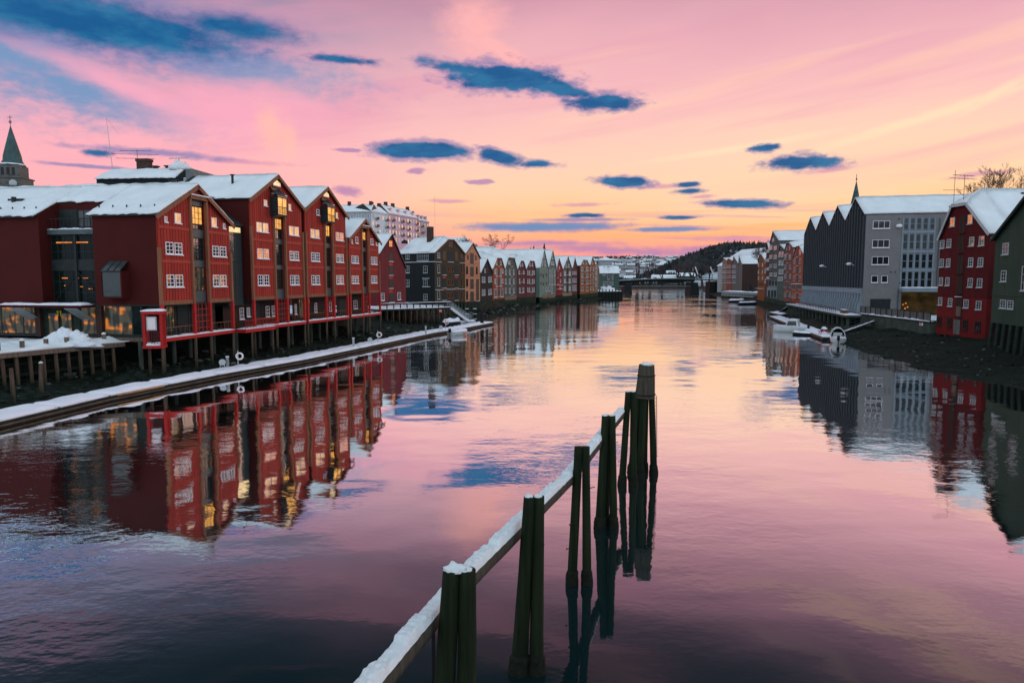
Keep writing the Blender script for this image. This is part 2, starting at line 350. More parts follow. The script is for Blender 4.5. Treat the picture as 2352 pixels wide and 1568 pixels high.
M['bridge'] = plain('black_bridge_iron', (.014, .018, .018), .6, .3, .5)
def mudm():
    m = MT('tidal_mud'); f = m.mr(m.noise(.9, detail=8, rough=.7), .35, .7, 0, 1)
    a = m.mix(f, c4((.003, .007, .004)), c4((.012, .020, .013)))
    sp_ = m.mr(m.noise(3.2, detail=3), .66, .73, 0, .5)
    m.l(m.mix(sp_, a, c4((.07, .085, .075))), m.b.inputs['Base Color']); m.b.inputs['Roughness'].default_value = .75
    m.bump(m.noise(1.6, detail=8, rough=.75), .35)
    return m.m
M['mud'] = mudm()
def hillm():
    m = MT('snowy_hillside'); f = m.mr(m.noise(.012, detail=10, rough=.75), .40, .56, 0, 1)
    g = m.n('ShaderNodeNewGeometry'); sx = m.n('ShaderNodeSeparateXYZ'); m.l(g.outputs['Position'], sx.inputs[0])
    c = m.mix(f, c4((.042, .045, .048)), c4((.42, .45, .48)))
    m.l(m.mix(m.mr(sx.outputs[2], 2.2, 2.9, 1, 0), c, c4((.012, .016, .013))), m.b.inputs['Base Color']); m.b.inputs['Roughness'].default_value = .95
    return m.m
M['hill'] = hillm()
def waterm():
    m = MT('river_water'); g = m.n('ShaderNodeNewGeometry').outputs['Position']
    h1 = m.noise(.55, g, 3, (1., 1.5, 1)); h2 = m.noise(2.6, g, 3, (.8, 1.5, 1)); h3 = m.noise(.10, g, 2, (1, 1.6, 1))
    patch = m.mr(m.noise(.040, g, 4, (1., .6, 1.), .6), .42, .66, .07, 1., True)
    sy = m.n('ShaderNodeSeparateXYZ'); m.l(g, sy.inputs[0]); far = m.mr(sy.outputs[1], 120, 230, .034, .11)   # faster, ruffled water upstream
    h = m.ma('ADD', m.ma('MULTIPLY', m.ma('MULTIPLY', h1, patch), far), m.ma('ADD', m.ma('MULTIPLY', m.ma('MULTIPLY', h2, patch), .0062), m.ma('MULTIPLY', h3, .05)))
    bp = m.n('ShaderNodeBump'); bp.inputs['Distance'].default_value = 1.; bp.inputs['Strength'].default_value = 1.; m.l(h, bp.inputs['Height'])
    m.t.nodes.remove(m.b)
    lw = m.n('ShaderNodeLayerWeight'); lw.inputs['Blend'].default_value = .5; m.l(bp.outputs[0], lw.inputs['Normal'])
    fac = m.ma('ADD', m.ma('MULTIPLY', m.mr(lw.outputs['Facing'], .45, .83, 0, 1, True), .90), .055)
    df = m.n('ShaderNodeBsdfDiffuse'); df.inputs[0].default_value = (.004, .014, .016, 1)
    gs = m.n('ShaderNodeBsdfGlossy'); gs.inputs['Color'].default_value = (.98, .98, .98, 1); gs.inputs['Roughness'].default_value = .03; m.l(bp.outputs[0], gs.inputs['Normal'])
    mx = m.n('ShaderNodeMixShader'); m.l(fac, mx.inputs[0]); m.l(df.outputs[0], mx.inputs[1]); m.l(gs.outputs[0], mx.inputs[2]); m.l(mx.outputs[0], m.o.inputs[0])
    return m.m
M['water'] = waterm()
# ------------------------------------------------------------------ mesh helpers
class MB:
    def __init__(s): s.v = []; s.f = []
    def add(s, vs, fs):
        o = len(s.v); s.v += [tuple(p) for p in vs]; s.f += [tuple(i+o for i in f) for f in fs]; return s
    def box(s, x0, x1, y0, y1, z0, z1, fn=None):
        vs = [(x, y, z) for z in (z0, z1) for y in (y0, y1) for x in (x0, x1)]
        if fn: vs = [fn(*p) for p in vs]
        return s.add(vs, [(0, 2, 3, 1), (4, 5, 7, 6), (0, 1, 5, 4), (2, 6, 7, 3), (0, 4, 6, 2), (1, 3, 7, 5)])
    def prism(s, poly, y0, y1, fn=None):          # poly in (x,z), extruded along y
        n = len(poly); vs = [(x, y0, z) for x, z in poly]+[(x, y1, z) for x, z in poly]
        if fn: vs = [fn(*p) for p in vs]
        return s.add(vs, [tuple(range(n)), tuple(range(2*n-1, n-1, -1))]+[(i, i+n, (i+1) % n+n, (i+1) % n) for i in range(n)])
    def slab(s, poly, t0, t1):                    # 3-D polygon, thickened vertically
        n = len(poly); vs = [(p[0], p[1], p[2]+t0) for p in poly]+[(p[0], p[1], p[2]+t1) for p in poly]
        return s.add(vs, [tuple(range(n)), tuple(range(2*n-1, n-1, -1))]+[(i, i+n, (i+1) % n+n, (i+1) % n) for i in range(n)])
    def tube(s, pts, rs, n=8, cap=True):
        pts = [Vector(p) for p in pts]
        if not hasattr(rs, '__len__'): rs = [rs]*len(pts)
        o = len(s.v); k = len(pts); ref = None
        for i, p in enumerate(pts):
            d = (pts[min(i+1, k-1)]-pts[max(i-1, 0)])
            if d.length < 1e-9: d = Vector((0, 0, 1))
            d.normalize()
            if ref is None: ref = Vector((1, 0, 0)) if abs(d.x) < .8 else Vector((0, 1, 0))
            a = d.cross(ref).normalized(); b = d.cross(a)
            for j in range(n):
                th = 2*math.pi*j/n; s.v.append(tuple(p+(a*math.cos(th)+b*math.sin(th))*rs[i]))
        for i in range(k-1):
            for j in range(n):
                s.f.append((o+i*n+j, o+i*n+(j+1) % n, o+(i+1)*n+(j+1) % n, o+(i+1)*n+j))
        if cap:
            s.f.append(tuple(o+j for j in range(n))); s.f.append(tuple(o+(k-1)*n+j for j in range(n-1, -1, -1)))
        return s
    def ring(s, c, r, rr, axis='y', n=16, m=6):
        pts = []
        for i in range(n+1):
            t = 2*math.pi*i/n
            o = {'y': Vector((math.cos(t), 0, math.sin(t))), 'z': Vector((math.cos(t), math.sin(t), 0)), 'x': Vector((0, math.cos(t), math.sin(t)))}[axis]
            pts.append(Vector(c)+o*r)
        o0 = len(s.v)
        for i in range(n):
            t = 2*math.pi*i/n; rad = (pts[i]-Vector(c)).normalized(); ax = {'y': Vector((0, 1, 0)), 'z': Vector((0, 0, 1)), 'x': Vector((1, 0, 0))}[axis]
            for j in range(m):
                q = 2*math.pi*j/m; s.v.append(tuple(pts[i]+(rad*math.cos(q)+ax*math.sin(q))*rr))
        for i in range(n):
            for j in range(m):
                s.f.append((o0+i*m+j, o0+i*m+(j+1) % m, o0+((i+1) % n)*m+(j+1) % m, o0+((i+1) % n)*m+j))
        return s
    def blobby(s, c, r, amp=.2, n=10, m=6, seed=0, flat=True):
        o = len(s.v)
        for i in range(m+1):
            ph = (math.pi/2)*i/m if flat else math.pi*i/m-math.pi/2
            for j in range(n):
                th = 2*math.pi*j/n
                d = Vector((math.cos(ph)*math.cos(th), math.cos(ph)*math.sin(th), math.sin(ph)))
                k = 1+amp*noise.noise(d*2.2+Vector((seed, seed*2, 0)))*2
                s.v.append((c[0]+d.x*r[0]*k, c[1]+d.y*r[1]*k, c[2]+d.z*r[2]*(k if i else 1)))
        for i in range(m):
            for j in range(n): s.f.append((o+i*n+j, o+i*n+(j+1) % n, o+(i+1)*n+(j+1) % n, o+(i+1)*n+j))
        s.f.append(tuple(o+j for j in range(n-1, -1, -1)))
        return s
    def snowq(s, P00, P10, P11, P01, t=.25, nu=12, nv=6, edges=(1, 1, 1, 1), amp=.35, seed=0., fr=.9, ragged=0.):
        """a blanket of snow on a quad: rounded at the flagged edges (u0,u1,v0,v1), uneven on top"""
        P00, P10, P11, P01 = map(Vector, (P00, P10, P11, P01)); o = len(s.v)
        up = []; dn = []
        for j in range(nv+1):
            for i in range(nu+1):
                u = i/nu; v = j/nv
                p = (P00*(1-u)+P10*u)*(1-v)+(P01*(1-u)+P11*u)*v
                e = 1.
                if (i == 0 and edges[0]) or (i == nu and edges[1]) or (j == 0 and edges[2]) or (j == nv and edges[3]): e = .45
                h = t*e*(1+amp*noise.noise(Vector((p.x*fr+seed, p.y*fr, p.z*fr)))*1.6)
                if ragged and j == 0: p = p+(P00-P01).normalized()*ragged*(.2+noise.noise(Vector((p.x*1.9+seed, p.y*1.9, seed))))
                up.append((p.x, p.y, p.z+max(h, t*.12))); dn.append((p.x, p.y, p.z+.004))
        s.v += up+dn; k = len(up); w = nu+1
        for j in range(nv):
            for i in range(nu):
                a = o+j*w+i; s.f.append((a, a+1, a+1+w, a+w)); s.f.append((a+k, a+w+k, a+1+w+k, a+1+k))
        rim = [j*w for j in range(nv+1)], [j*w+nu for j in range(nv+1)], list(range(w)), [nv*w+i for i in range(w)]
        for r in rim:
            for a, b in zip(r, r[1:]): s.f.append((o+a, o+b, o+b+k, o+a+k))
        return s
    def build(s, name, mat, parent=None, smooth=False, loc=None):
        me = bpy.data.meshes.new(name); me.from_pydata(s.v, [], s.f)
        bm = bmesh.new(); bm.from_mesh(me); bmesh.ops.recalc_face_normals(bm, faces=bm.faces); bm.to_mesh(me); bm.free()
        me.materials.append(M[mat] if isinstance(mat, str) else mat)
        if smooth: me.polygons.foreach_set('use_smooth', [True]*len(me.polygons))
        o = bpy.data.objects.new(name, me); COL.objects.link(o)
        if parent is not None: o.parent = parent
        if loc is not None: o.location = loc
        return o
def tag(o, label, cat, group=None, kind=None):
    if kind: o['kind'] = kind
    if label: o['label'] = label
    if cat: o['category'] = cat
    if group: o['group'] = group
    return o
def thing(name, label, cat, loc=(0, 0, 0), rz=0., group=None):
    o = bpy.data.objects.new(name, None); COL.objects.link(o); o.location = loc; o.rotation_euler = (0, 0, rz)
    o.empty_display_size = .3
    return tag(o, label, cat, group)
def struct(o): o['kind'] = 'structure'; return o
def copy_tree(o, parent=None):
    c = o.copy(); COL.objects.link(c); c.parent = parent
    for ch in o.children: copy_tree(ch, c)
    return c

# ------------------------------------------------------------------ a building on its own footing
class Bld:
    """local frame: x along the facade (left to right as seen from the river), y inwards, z up"""
    def __init__(s, name, label, A, B, zb, cat='warehouse', group=None):
        s.A = Vector((A[0], A[1])); s.B = Vector((B[0], B[1])); d = s.B-s.A; s.w = d.length; s.zb = zb
        s.ang = math.atan2(d.y, d.x); s.root = thing(name, label, cat, (A[0], A[1], zb), s.ang, group)
        c, n = math.cos(s.ang), math.sin(s.ang); s.c = c; s.n = n
    def loc(s, p):                        # world -> local
        x, y = p[0]-s.A.x, p[1]-s.A.y
        return Vector((x*s.c+y*s.n, -x*s.n+y*s.c, p[2]-s.zb))
    def wld(s, p): return Vector((s.A.x+p[0]*s.c-p[1]*s.n, s.A.y+p[0]*s.n+p[1]*s.c, p[2]+s.zb))
    def px(s, x, y, plane='y', c=0.):
        o = s.loc((0, 0, EYE)); r = ray(x, y); d = Vector((r.x*s.c+r.y*s.n, -r.x*s.n+r.y*s.c, r.z))
        t = (c-o.y)/d.y if plane == 'y' else (c-o.x)/d.x
        return o+d*t
    def uz(s, x, y, c=0.): p = s.px(x, y, 'y', c); return (p.x, p.z)
    def fn(s, plane, c):
        if plane == 'y': return lambda a, n, z: (a, c-n, z)
        if plane == 'x0': return lambda a, n, z: (c-n, -a, z)
        return lambda a, n, z: (c+n, a, z)      # 'x1'
    def ab(s, T, box, plane, c):
        p = s.px(*T(box[0], box[1]), 'y' if plane == 'y' else 'x', c); q = s.px(*T(box[2], box[3]), 'y' if plane == 'y' else 'x', c)
        g = (lambda v: v.x) if plane == 'y' else ((lambda v: -v.y) if plane == 'x0' else (lambda v: v.y))
        a0, a1 = sorted((g(p), g(q))); z0, z1 = sorted((p.z, q.z)); return a0, a1, z0, z1
    def win(s, T, box, cols=2, rows=3, pane='glass', frame='frame', plane='y', c=0., fw=.07, mw=.04, pair=False, sill=True, name='window', proud=.06, rect=None):
        a0, a1, z0, z1 = rect or s.ab(T, box, plane, c)
        fn = s.fn(plane, c); m = MB(); g = MB()
        spans = [(a0, a1)] if not pair else [(a0, a0+(a1-a0)*.46), (a1-(a1-a0)*.46, a1)]
        for (b0, b1) in spans:
            k = min(fw, (b1-b0)*.22)
            m.box(b0, b0+k, 0, proud, z0, z1, fn).box(b1-k, b1, 0, proud, z0, z1, fn)
            m.box(b0+k, b1-k, 0, proud, z0, z0+k, fn).box(b0+k, b1-k, 0, proud, z1-k, z1, fn)
            for i in range(1, cols):
                x = b0+(b1-b0)*i/cols; m.box(x-mw/2, x+mw/2, .015, proud*.8, z0+k, z1-k, fn)
            for i in range(1, rows):
                z = z0+(z1-z0)*i/rows; m.box(b0+k, b1-k, .015, proud*.7, z-mw/2, z+mw/2, fn)
            g.box(b0+k*.6, b1-k*.6, .004, .02, z0+k*.6, z1-k*.6, fn)
        if sill: m.box(a0-.06, a1+.06, 0, proud+.1, z0-.10, z0-.004, fn)
        f = m.build(name, frame, s.root); g.build('pane', pane, f)
        return f
    def panel(s, T, box, mat, name, plane='y', c=0., proud=.03, lo=0., rect=None):
        a0, a1, z0, z1 = rect or s.ab(T, box, plane, c)
        return MB().box(a0, a1, lo, proud, z0, z1, s.fn(plane, c)).build(name, mat, s.root)
    def ledge(s, T, x0, x1, y, plane='y', c=0., mat='snow', name='snow_ledge', h=.12, d=.22):
        p = s.ab(T, (x0, y, x1, y), plane, c)
        return MB().box(p[0], p[1], 0, d, p[2], p[2]+h, s.fn(plane, c)).build(name, mat, s.root)
def heights(prof, x):
    for (a, za), (b, zb) in zip(prof, prof[1:]):
        if a <= x <= b and b > a: return za+(zb-za)*(x-a)/(b-a)
    return prof[0][1] if x < prof[0][0] else prof[-1][1]
def clip(prof, x0, x1, z0):
    return [(x0, z0), (x1, z0)]+[(x1, heights(prof, x1))]+[(x, z) for x, z in reversed(prof) if x0 < x < x1]+[(x0, heights(prof, x0))]

def gable_roof(b, prof, y0, y1, ov=.3, front=.3, t=.2, ridge=None, hip=0., nu=14, snow='snow', under='dark', ragged=0., seed=0., chim=None, crisp=False):
    """prof: eave left .. apex(es) .. eave right in (x,z). with hip>0 the two inner points are a clipped gable top."""
    P = list(prof); (xa, za), (xb, zb) = P[0], P[-1]
    def ext(p, q, d):
        L = math.hypot(q[0]-p[0], q[1]-p[1]) or 1; return (p[0]-(q[0]-p[0])/L*d, p[1]-(q[1]-p[1])/L*d)
    P[0] = ext(P[0], P[1], ov); P[-1] = ext(P[-1], P[-2], ov)
    yf = y0-front; polys = []; quads = []
    if hip and len(P) == 4:
        e0, k0, k1, e1 = P; s0 = (k0[1]-e0[1])/(k0[0]-e0[0]); s1 = (e1[1]-k1[1])/(e1[0]-k1[0])
        xr = (k1[1]-k0[1]+s0*k0[0]-s1*k1[0])/(s0-s1); zr = k0[1]+s0*(xr-k0[0])
        rf = (xr, y0+hip, zr); rb = (xr, y1, zr)
        L = [(e0[0], yf, e0[1]), (k0[0], yf, k0[1]), rf, rb, (e0[0], y1, e0[1])]
        Rr = [(e1[0], yf, e1[1]), (k1[0], yf, k1[1]), rf, rb, (e1[0], y1, e1[1])]
        Hh = [(k0[0], yf, k0[1]), (k1[0], yf, k1[1]), rf]
        polys = [L, Rr, Hh]
        quads = [((e0[0], yf, e0[1]), (e0[0], y1, e0[1]), rb, None), ]
        m = MB()
        for p in polys: m.slab(p, -.14, 0)
        rfn = m.build('roof', under, b.root)
        sn = MB()
        def edge(a, c, f): return tuple(a[i]+(c[i]-a[i])*f for i in range(3))
        for e, k in ((e0, k0), (e1, k1)):
            E0 = (e[0], yf, e[1]); E1 = (e[0], y1, e[1]); K = (k[0], yf, k[1]); hy = y0+hip
            Em = (e[0], hy, e[1])
            sn.snowq(Em, E1, rb, rf, t, nu, 6, (0, 1, 1, 0), seed=seed, ragged=ragged)
            sn.snowq(E0, Em, rf, K, t, 4, 6, (1, 0, 1, 0), seed=seed)
        sn.snowq((k0[0], yf, k0[1]), (k1[0], yf, k1[1]), rf, rf, t, 4, 4, (0, 0, 1, 0), seed=seed)
        sn.build('roof_snow', snow, rfn, True)
        return rfn
    m = MB(); sn = MB()
    for (p, q) in zip(P, P[1:]):
        poly = [(p[0], yf, p[1]), (p[0], y1, p[1]), (q[0], y1, q[1]), (q[0], yf, q[1])]
        m.slab(poly, -.14, 0)
        up = q[1] >= p[1]
        lo, hi = (p, q) if up else (q, p)
        sn.snowq((lo[0], yf, lo[1]), (lo[0], y1, lo[1]), (hi[0], y1, hi[1]), (hi[0], yf, hi[1]), t, nu, 7, (1, 1, 1, 0), seed=seed+lo[0], ragged=ragged)
    rfn = m.build('roof', under, b.root); sn.build('roof_snow', snow, rfn, True)
    return rfn
def bargeboards(b, prof, y0, mat='brownpost', h=.38, t=.09):
    for (p, q) in zip(prof, prof[1:]):
        L = math.hypot(q[0]-p[0], q[1]-p[1]); ux, uz_ = (q[0]-p[0])/L, (q[1]-p[1])/L
        nx, nz_ = (uz_, -ux)
        if nz_ > 0: nx, nz_ = -nx, -nz_
        if q[1] >= p[1]: p = (p[0]-ux*.35, p[1]-uz_*.35)
        else: q = (q[0]+ux*.35, q[1]+uz_*.35)
        b_ = [(p[0], p[1]-.02), (q[0], q[1]-.02), (q[0]+nx*h, q[1]+nz_*h), (p[0]+nx*h, p[1]+nz_*h)]
        MB().prism(b_, y0-t, y0).build('bargeboard', mat, b.root)

# ------------------------------------------------------------------ ground and water
def bankloft(name, line, offs, mat, jitter=.25, sub=6, seed=0.):
    """line: facade foot points; offs: list of (offset towards the river, z) per point"""
    pts = []; of = []
    for i in range(len(line)-1):
        for k in range(sub):
            f = k/sub; pts.append(Vector(line[i]).lerp(Vector(line[i+1]), f)); of.append([(a[0]*(1-f)+b[0]*f, a[1]*(1-f)+b[1]*f) for a, b in zip(offs[i], offs[i+1])])
    pts.append(Vector(line[-1])); of.append(offs[-1])
    m = MB(); n = len(offs[0])
    for i, p in enumerate(pts):
        d = (pts[min(i+1, len(pts)-1)]-pts[max(i-1, 0)]).normalized(); nn = Vector((d.y, -d.x))*name[1]
        for (o, z) in of[i]:
            q = p+nn*o; j = jitter*noise.noise(Vector((q.x*.35+seed, q.y*.35, 0)))+jitter*.5*noise.noise(Vector((q.x*1.3, q.y*1.3, seed)))
            m.v.append((q.x, q.y, z+(j if z < 2.9 else 0)))
    for i in range(len(pts)-1):
        for j in range(n-1): m.f.append((i*n+j, i*n+j+1, (i+1)*n+j+1, (i+1)*n+j))
    return struct(m.build(name[0], mat, None, True))
def subd(a, k):
    o = []
    for (x0, z0), (x1, z1) in zip(a, a[1:]):
        for i in range(k): o.append((x0+(x1-x0)*i/k, z0+(z1-z0)*i/k))
    return o+[a[-1]]
Lline = [(-42, -60), (-40, 20), (-38, 50), (-33, 62), (-30.1, 73.4), (-24.5, 100), (-21.6, 111), (-17, 140), (-16, 158), (-11.7, 171), (-8.4, 181), (-4, 196), (-1, 218), (3, 236), (9, 262), (15, 272), (22, 282), (32, 318), (38, 340), (52, 385), (70, 440), (66, 520), (-20, 640)]
near = subd([(-6.5, 3.15), (-6.2, 1.6), (-3, .7), (1, .35), (5, .0), (8, -.5), (16, -3)], 3)
mid = subd([(-1.2, 3.15), (-.8, 2.3), (0, 1.0), (2.5, .5), (6, .0), (8, -.5), (16, -3)], 3)
Loff = [near]*8+[mid]*(len(Lline)-8)
bankloft(('river_bank', 1), Lline, Loff, 'mud', .5, 8, 3.)
Rline = [(52, -60), (52, 40), (53, 60), (54, 76), (57, 92), (58.5, 108), (60.5, 118), (72, 169), (79, 183), (88, 227), (98, 265), (112, 335), (122, 400), (140, 470), (160, 560), (190, 660)]
rn = subd([(-7, 3.1), (-6, 2.4), (-2, 1.9), (1, 1.5), (6, .8), (11, .0), (13, -.5), (22, -3)], 3)
rw = subd([(-1.5, 3.1), (-.8, 1.6), (0, 1.4), (1.5, 1.2), (6, .7), (10.5, .0), (13, -.5), (22, -3)], 3)
rf_ = subd([(-4, 3.1), (-3, 2.3), (-1, 1.0), (0, .7), (2, .4), (5, .0), (8, -.5), (22, -3)], 3)
rs = subd([(-30, 3.1), (-10, 3.0), (-4, 1.6), (-1, .9), (2, .4), (5, .0), (8, -.5), (22, -3)], 3)
Roff = [rn, rn, rn, rn, rn, rw, rw, rf_, rf_, rf_, rf_, rf_, rs, rs, rs, rs]
bankloft(('river_bank', -1), Rline, Roff, 'mud', .45, 8, 8.)
def plateau(line, sgn, off, ext):
    m = MB(); k = len(line)
    for i, p in enumerate(line):
        p = Vector(p); d = (Vector(line[min(i+1, k-1)])-Vector(line[max(i-1, 0)])).normalized(); nn = Vector((d.y, -d.x))*sgn
        q = p-nn*(off[i] if hasattr(off, '__len__') else off); m.v.append((q.x, q.y, 3.1)); m.v.append((q.x-sgn*ext, q.y, 3.1 if i else 3.1))
    for i in range(k-1): m.f.append((2*i, 2*i+1, 2*i+3, 2*i+2))
    return m
struct(plateau(Lline[:-1], 1, [6.5]*8+[1.2]*(len(Lline)-9), 1500).build('ground', 'snow_dirty'))
struct(plateau(Rline, -1, [7]*5+[1.5]*2+[4]*5+[30]*4, 1800).build('ground', 'snow_dirty'))
wm = MB(); wm.add([(-1500, -200, 0), (2200, -200, 0), (2200, 1400, 0), (-1500, 1400, 0)], [(0, 1, 2, 3)])
struct(wm.build('river_water', 'water'))

# ------------------------------------------------------------------ far shore, hills
def sst(x, a, b):
    t = max(0, min(1, (x-a)/(b-a))); return t*t*(3-2*t)
def hz(x, y):
    base = 3.2*sst(y, 690, 760)-1.5*(1-sst(y, 660, 720))
    base += 30*sst(y, 1000, 1500)
    far = 85*sst(y, 1250, 3000)*(.80+.20*noise.noise(Vector((x*.0016, y*.0011, 2))))
    sky_x = x/max(y, 1)*FPX+1176
    rid = 48*math.exp(-((y-910)/140.)**2)*sst(x+.1*(y-910), 150, 290)*(1-.25*sst(x, 500, 900)+.10*noise.noise(Vector((x*.012, y*.01, 5))))
    return base+far+rid+2.2*noise.noise(Vector((x*.01, y*.01, 0)))*sst(y, 760, 900)
hm = MB(); xs = [-1600+ i*28 for i in range(130)]; ys = [660+i*14 for i in range(40)]+[1220+i*60 for i in range(50)]
for y in ys:
    for x in xs:
        X = x*max(1, y/1100); hm.v.append((X, y, hz(X, y)))
w_ = len(xs)
for j in range(len(ys)-1):
    for i in range(w_-1):
        a = j*w_+i; hm.f.append((a, a+1, a+1+w_, a+w_))
struct(hm.build('hills', 'hill', None, True))
def conif(m, x, y, z, h, r, n=6, lay=3):
    for k in range(lay):
        z0 = z+h*(.08+.27*k); z1 = z+h*(.5+.5*(k+1)/lay) if k < lay-1 else z+h
        rr = r*(1-.27*k); o = len(m.v)
        for j in range(n):
            t = 6.283*j/n+k; q = rr*(.75+.5*random.random()); m.v.append((x+q*math.cos(t), y+q*math.sin(t), z0-random.random()*.08*h))
        m.v.append((x, y, z1)); m.f += [(o+j, o+(j+1) % n, o+n) for j in range(n)]
def puff(m, x, y, z, h, r):            # bare deciduous crown far off: a loose spray of fine upright blades
    for k in range(9):
        a = random.random()*6.283; rr = r*random.random(); q = random.random()*1.2; o = len(m.v)
        cx, cy = x+rr*.5*math.cos(a), y+rr*.5*math.sin(a); tx, ty = x+rr*math.cos(a), y+rr*math.sin(a)
        zt = z+h*(.65+.35*random.random()); w = .10*r+.1
        m.v += [(cx-w*math.sin(a), cy+w*math.cos(a), z+h*.15), (cx+w*math.sin(a), cy-w*math.cos(a), z+h*.2), (tx+w*2*math.sin(q), ty-w*2*math.cos(q), zt), (tx-w*2.5, ty+w, zt-.22*h)]
        m.f.append((o, o+1, o+2, o+3))
fm = MB(); fd = MB()
for i in range(9000):
    y = random.uniform(770, 1150); x = random.uniform(-.15, .55)*y
    pxx = 1176+x/y*FPX
    dens = sst(pxx, 1490, 1570)*(.55+.5*noise.noise(Vector((x*.02, y*.02, 0))))*1.3
    if random.random() > dens or y < 800: continue
    z = hz(x, y)
    if random.random() < .15+.4*(noise.noise(Vector((x*.015, y*.015, 9))) > .15): conif(fm, x, y, z-.5, random.uniform(6, 12), random.uniform(1.6, 2.8))
    else: puff(fd, x, y, z-.5, random.uniform(6, 10.5), random.uniform(3, 5))
for i in range(5200):
    y = random.choice((random.uniform(800, 1400), random.uniform(850, 3300))); x = random.uniform(-.02, .34)*y
    n_ = noise.noise(Vector((x*.004, y*.0026, 3)))
    if n_ < (.06 if y > 1350 else (-.25 if 1176+x/y*FPX < 1510 else -.45)): continue
    z = hz(x, y); s_ = random.uniform(7, 11)
    if random.random() < .5: conif(fm, x, y, z-1, s_, s_*.25)
    else: puff(fd, x, y, z-1, s_*.8, s_*.42)
tag(fm.build('fir_forest', 'fir', None), 'dark fir trees covering the hill beyond the bridge', 'forest', kind='stuff')
tag(fd.build('bare_forest', 'wood_far', None), 'leafless winter trees mixed through the far hillsides', 'forest', kind='stuff')
# small houses on the far hillside
M['farwall'] = plain('far_house_wall', (.20, .20, .20), .8, .3, .02)
def smallhouse(name, x, y, z, w, d, h, rz, label, group, wall='farwall', parts=False):
    root = thing(name, label, 'house', (x, y, z), rz, group)
    MB().prism([(-w/2, -2), (w/2, -2), (w/2, h), (0, h+w*.3), (-w/2, h)], -d/2, d/2).build('wall', wall, root)
    m = MB()
    for sx in (-1, 1): m.slab([(sx*(w/2+.4), -d/2-.4, h-.2), (sx*(w/2+.4), d/2+.4, h-.2), (0, d/2+.4, h+w*.3+.05), (0, -d/2-.4, h+w*.3+.05)], .02, .45)
    m.build('roof', 'snow', root)
    return root
protos = [smallhouse('hillside_house', 0, 0, 0, 9, 13, 5, 0, 'small snow-roofed house on the distant hillside', 'houses on the far hillside'), None]
protos[1] = smallhouse('hillside_house', 0, 0, 0, 8, 18, 4, 0, 'long low snow-roofed house on the distant hillside', 'long houses on the far hillside')
first = [True, True]
hc = 0
while hc < 110:
    y = random.uniform(1250, 3200); x = random.uniform(.085, .30)*y
    if noise.noise(Vector((x*.004, y*.0026, 3))) > .12: continue
    k = hc % 2; o = protos[k] if first[k] else copy_tree(protos[k]); first[k] = False
    o.location = (x, y, hz(x, y)+1); o.rotation_euler = (0, 0, random.uniform(.9, 2.2)); hc += 1
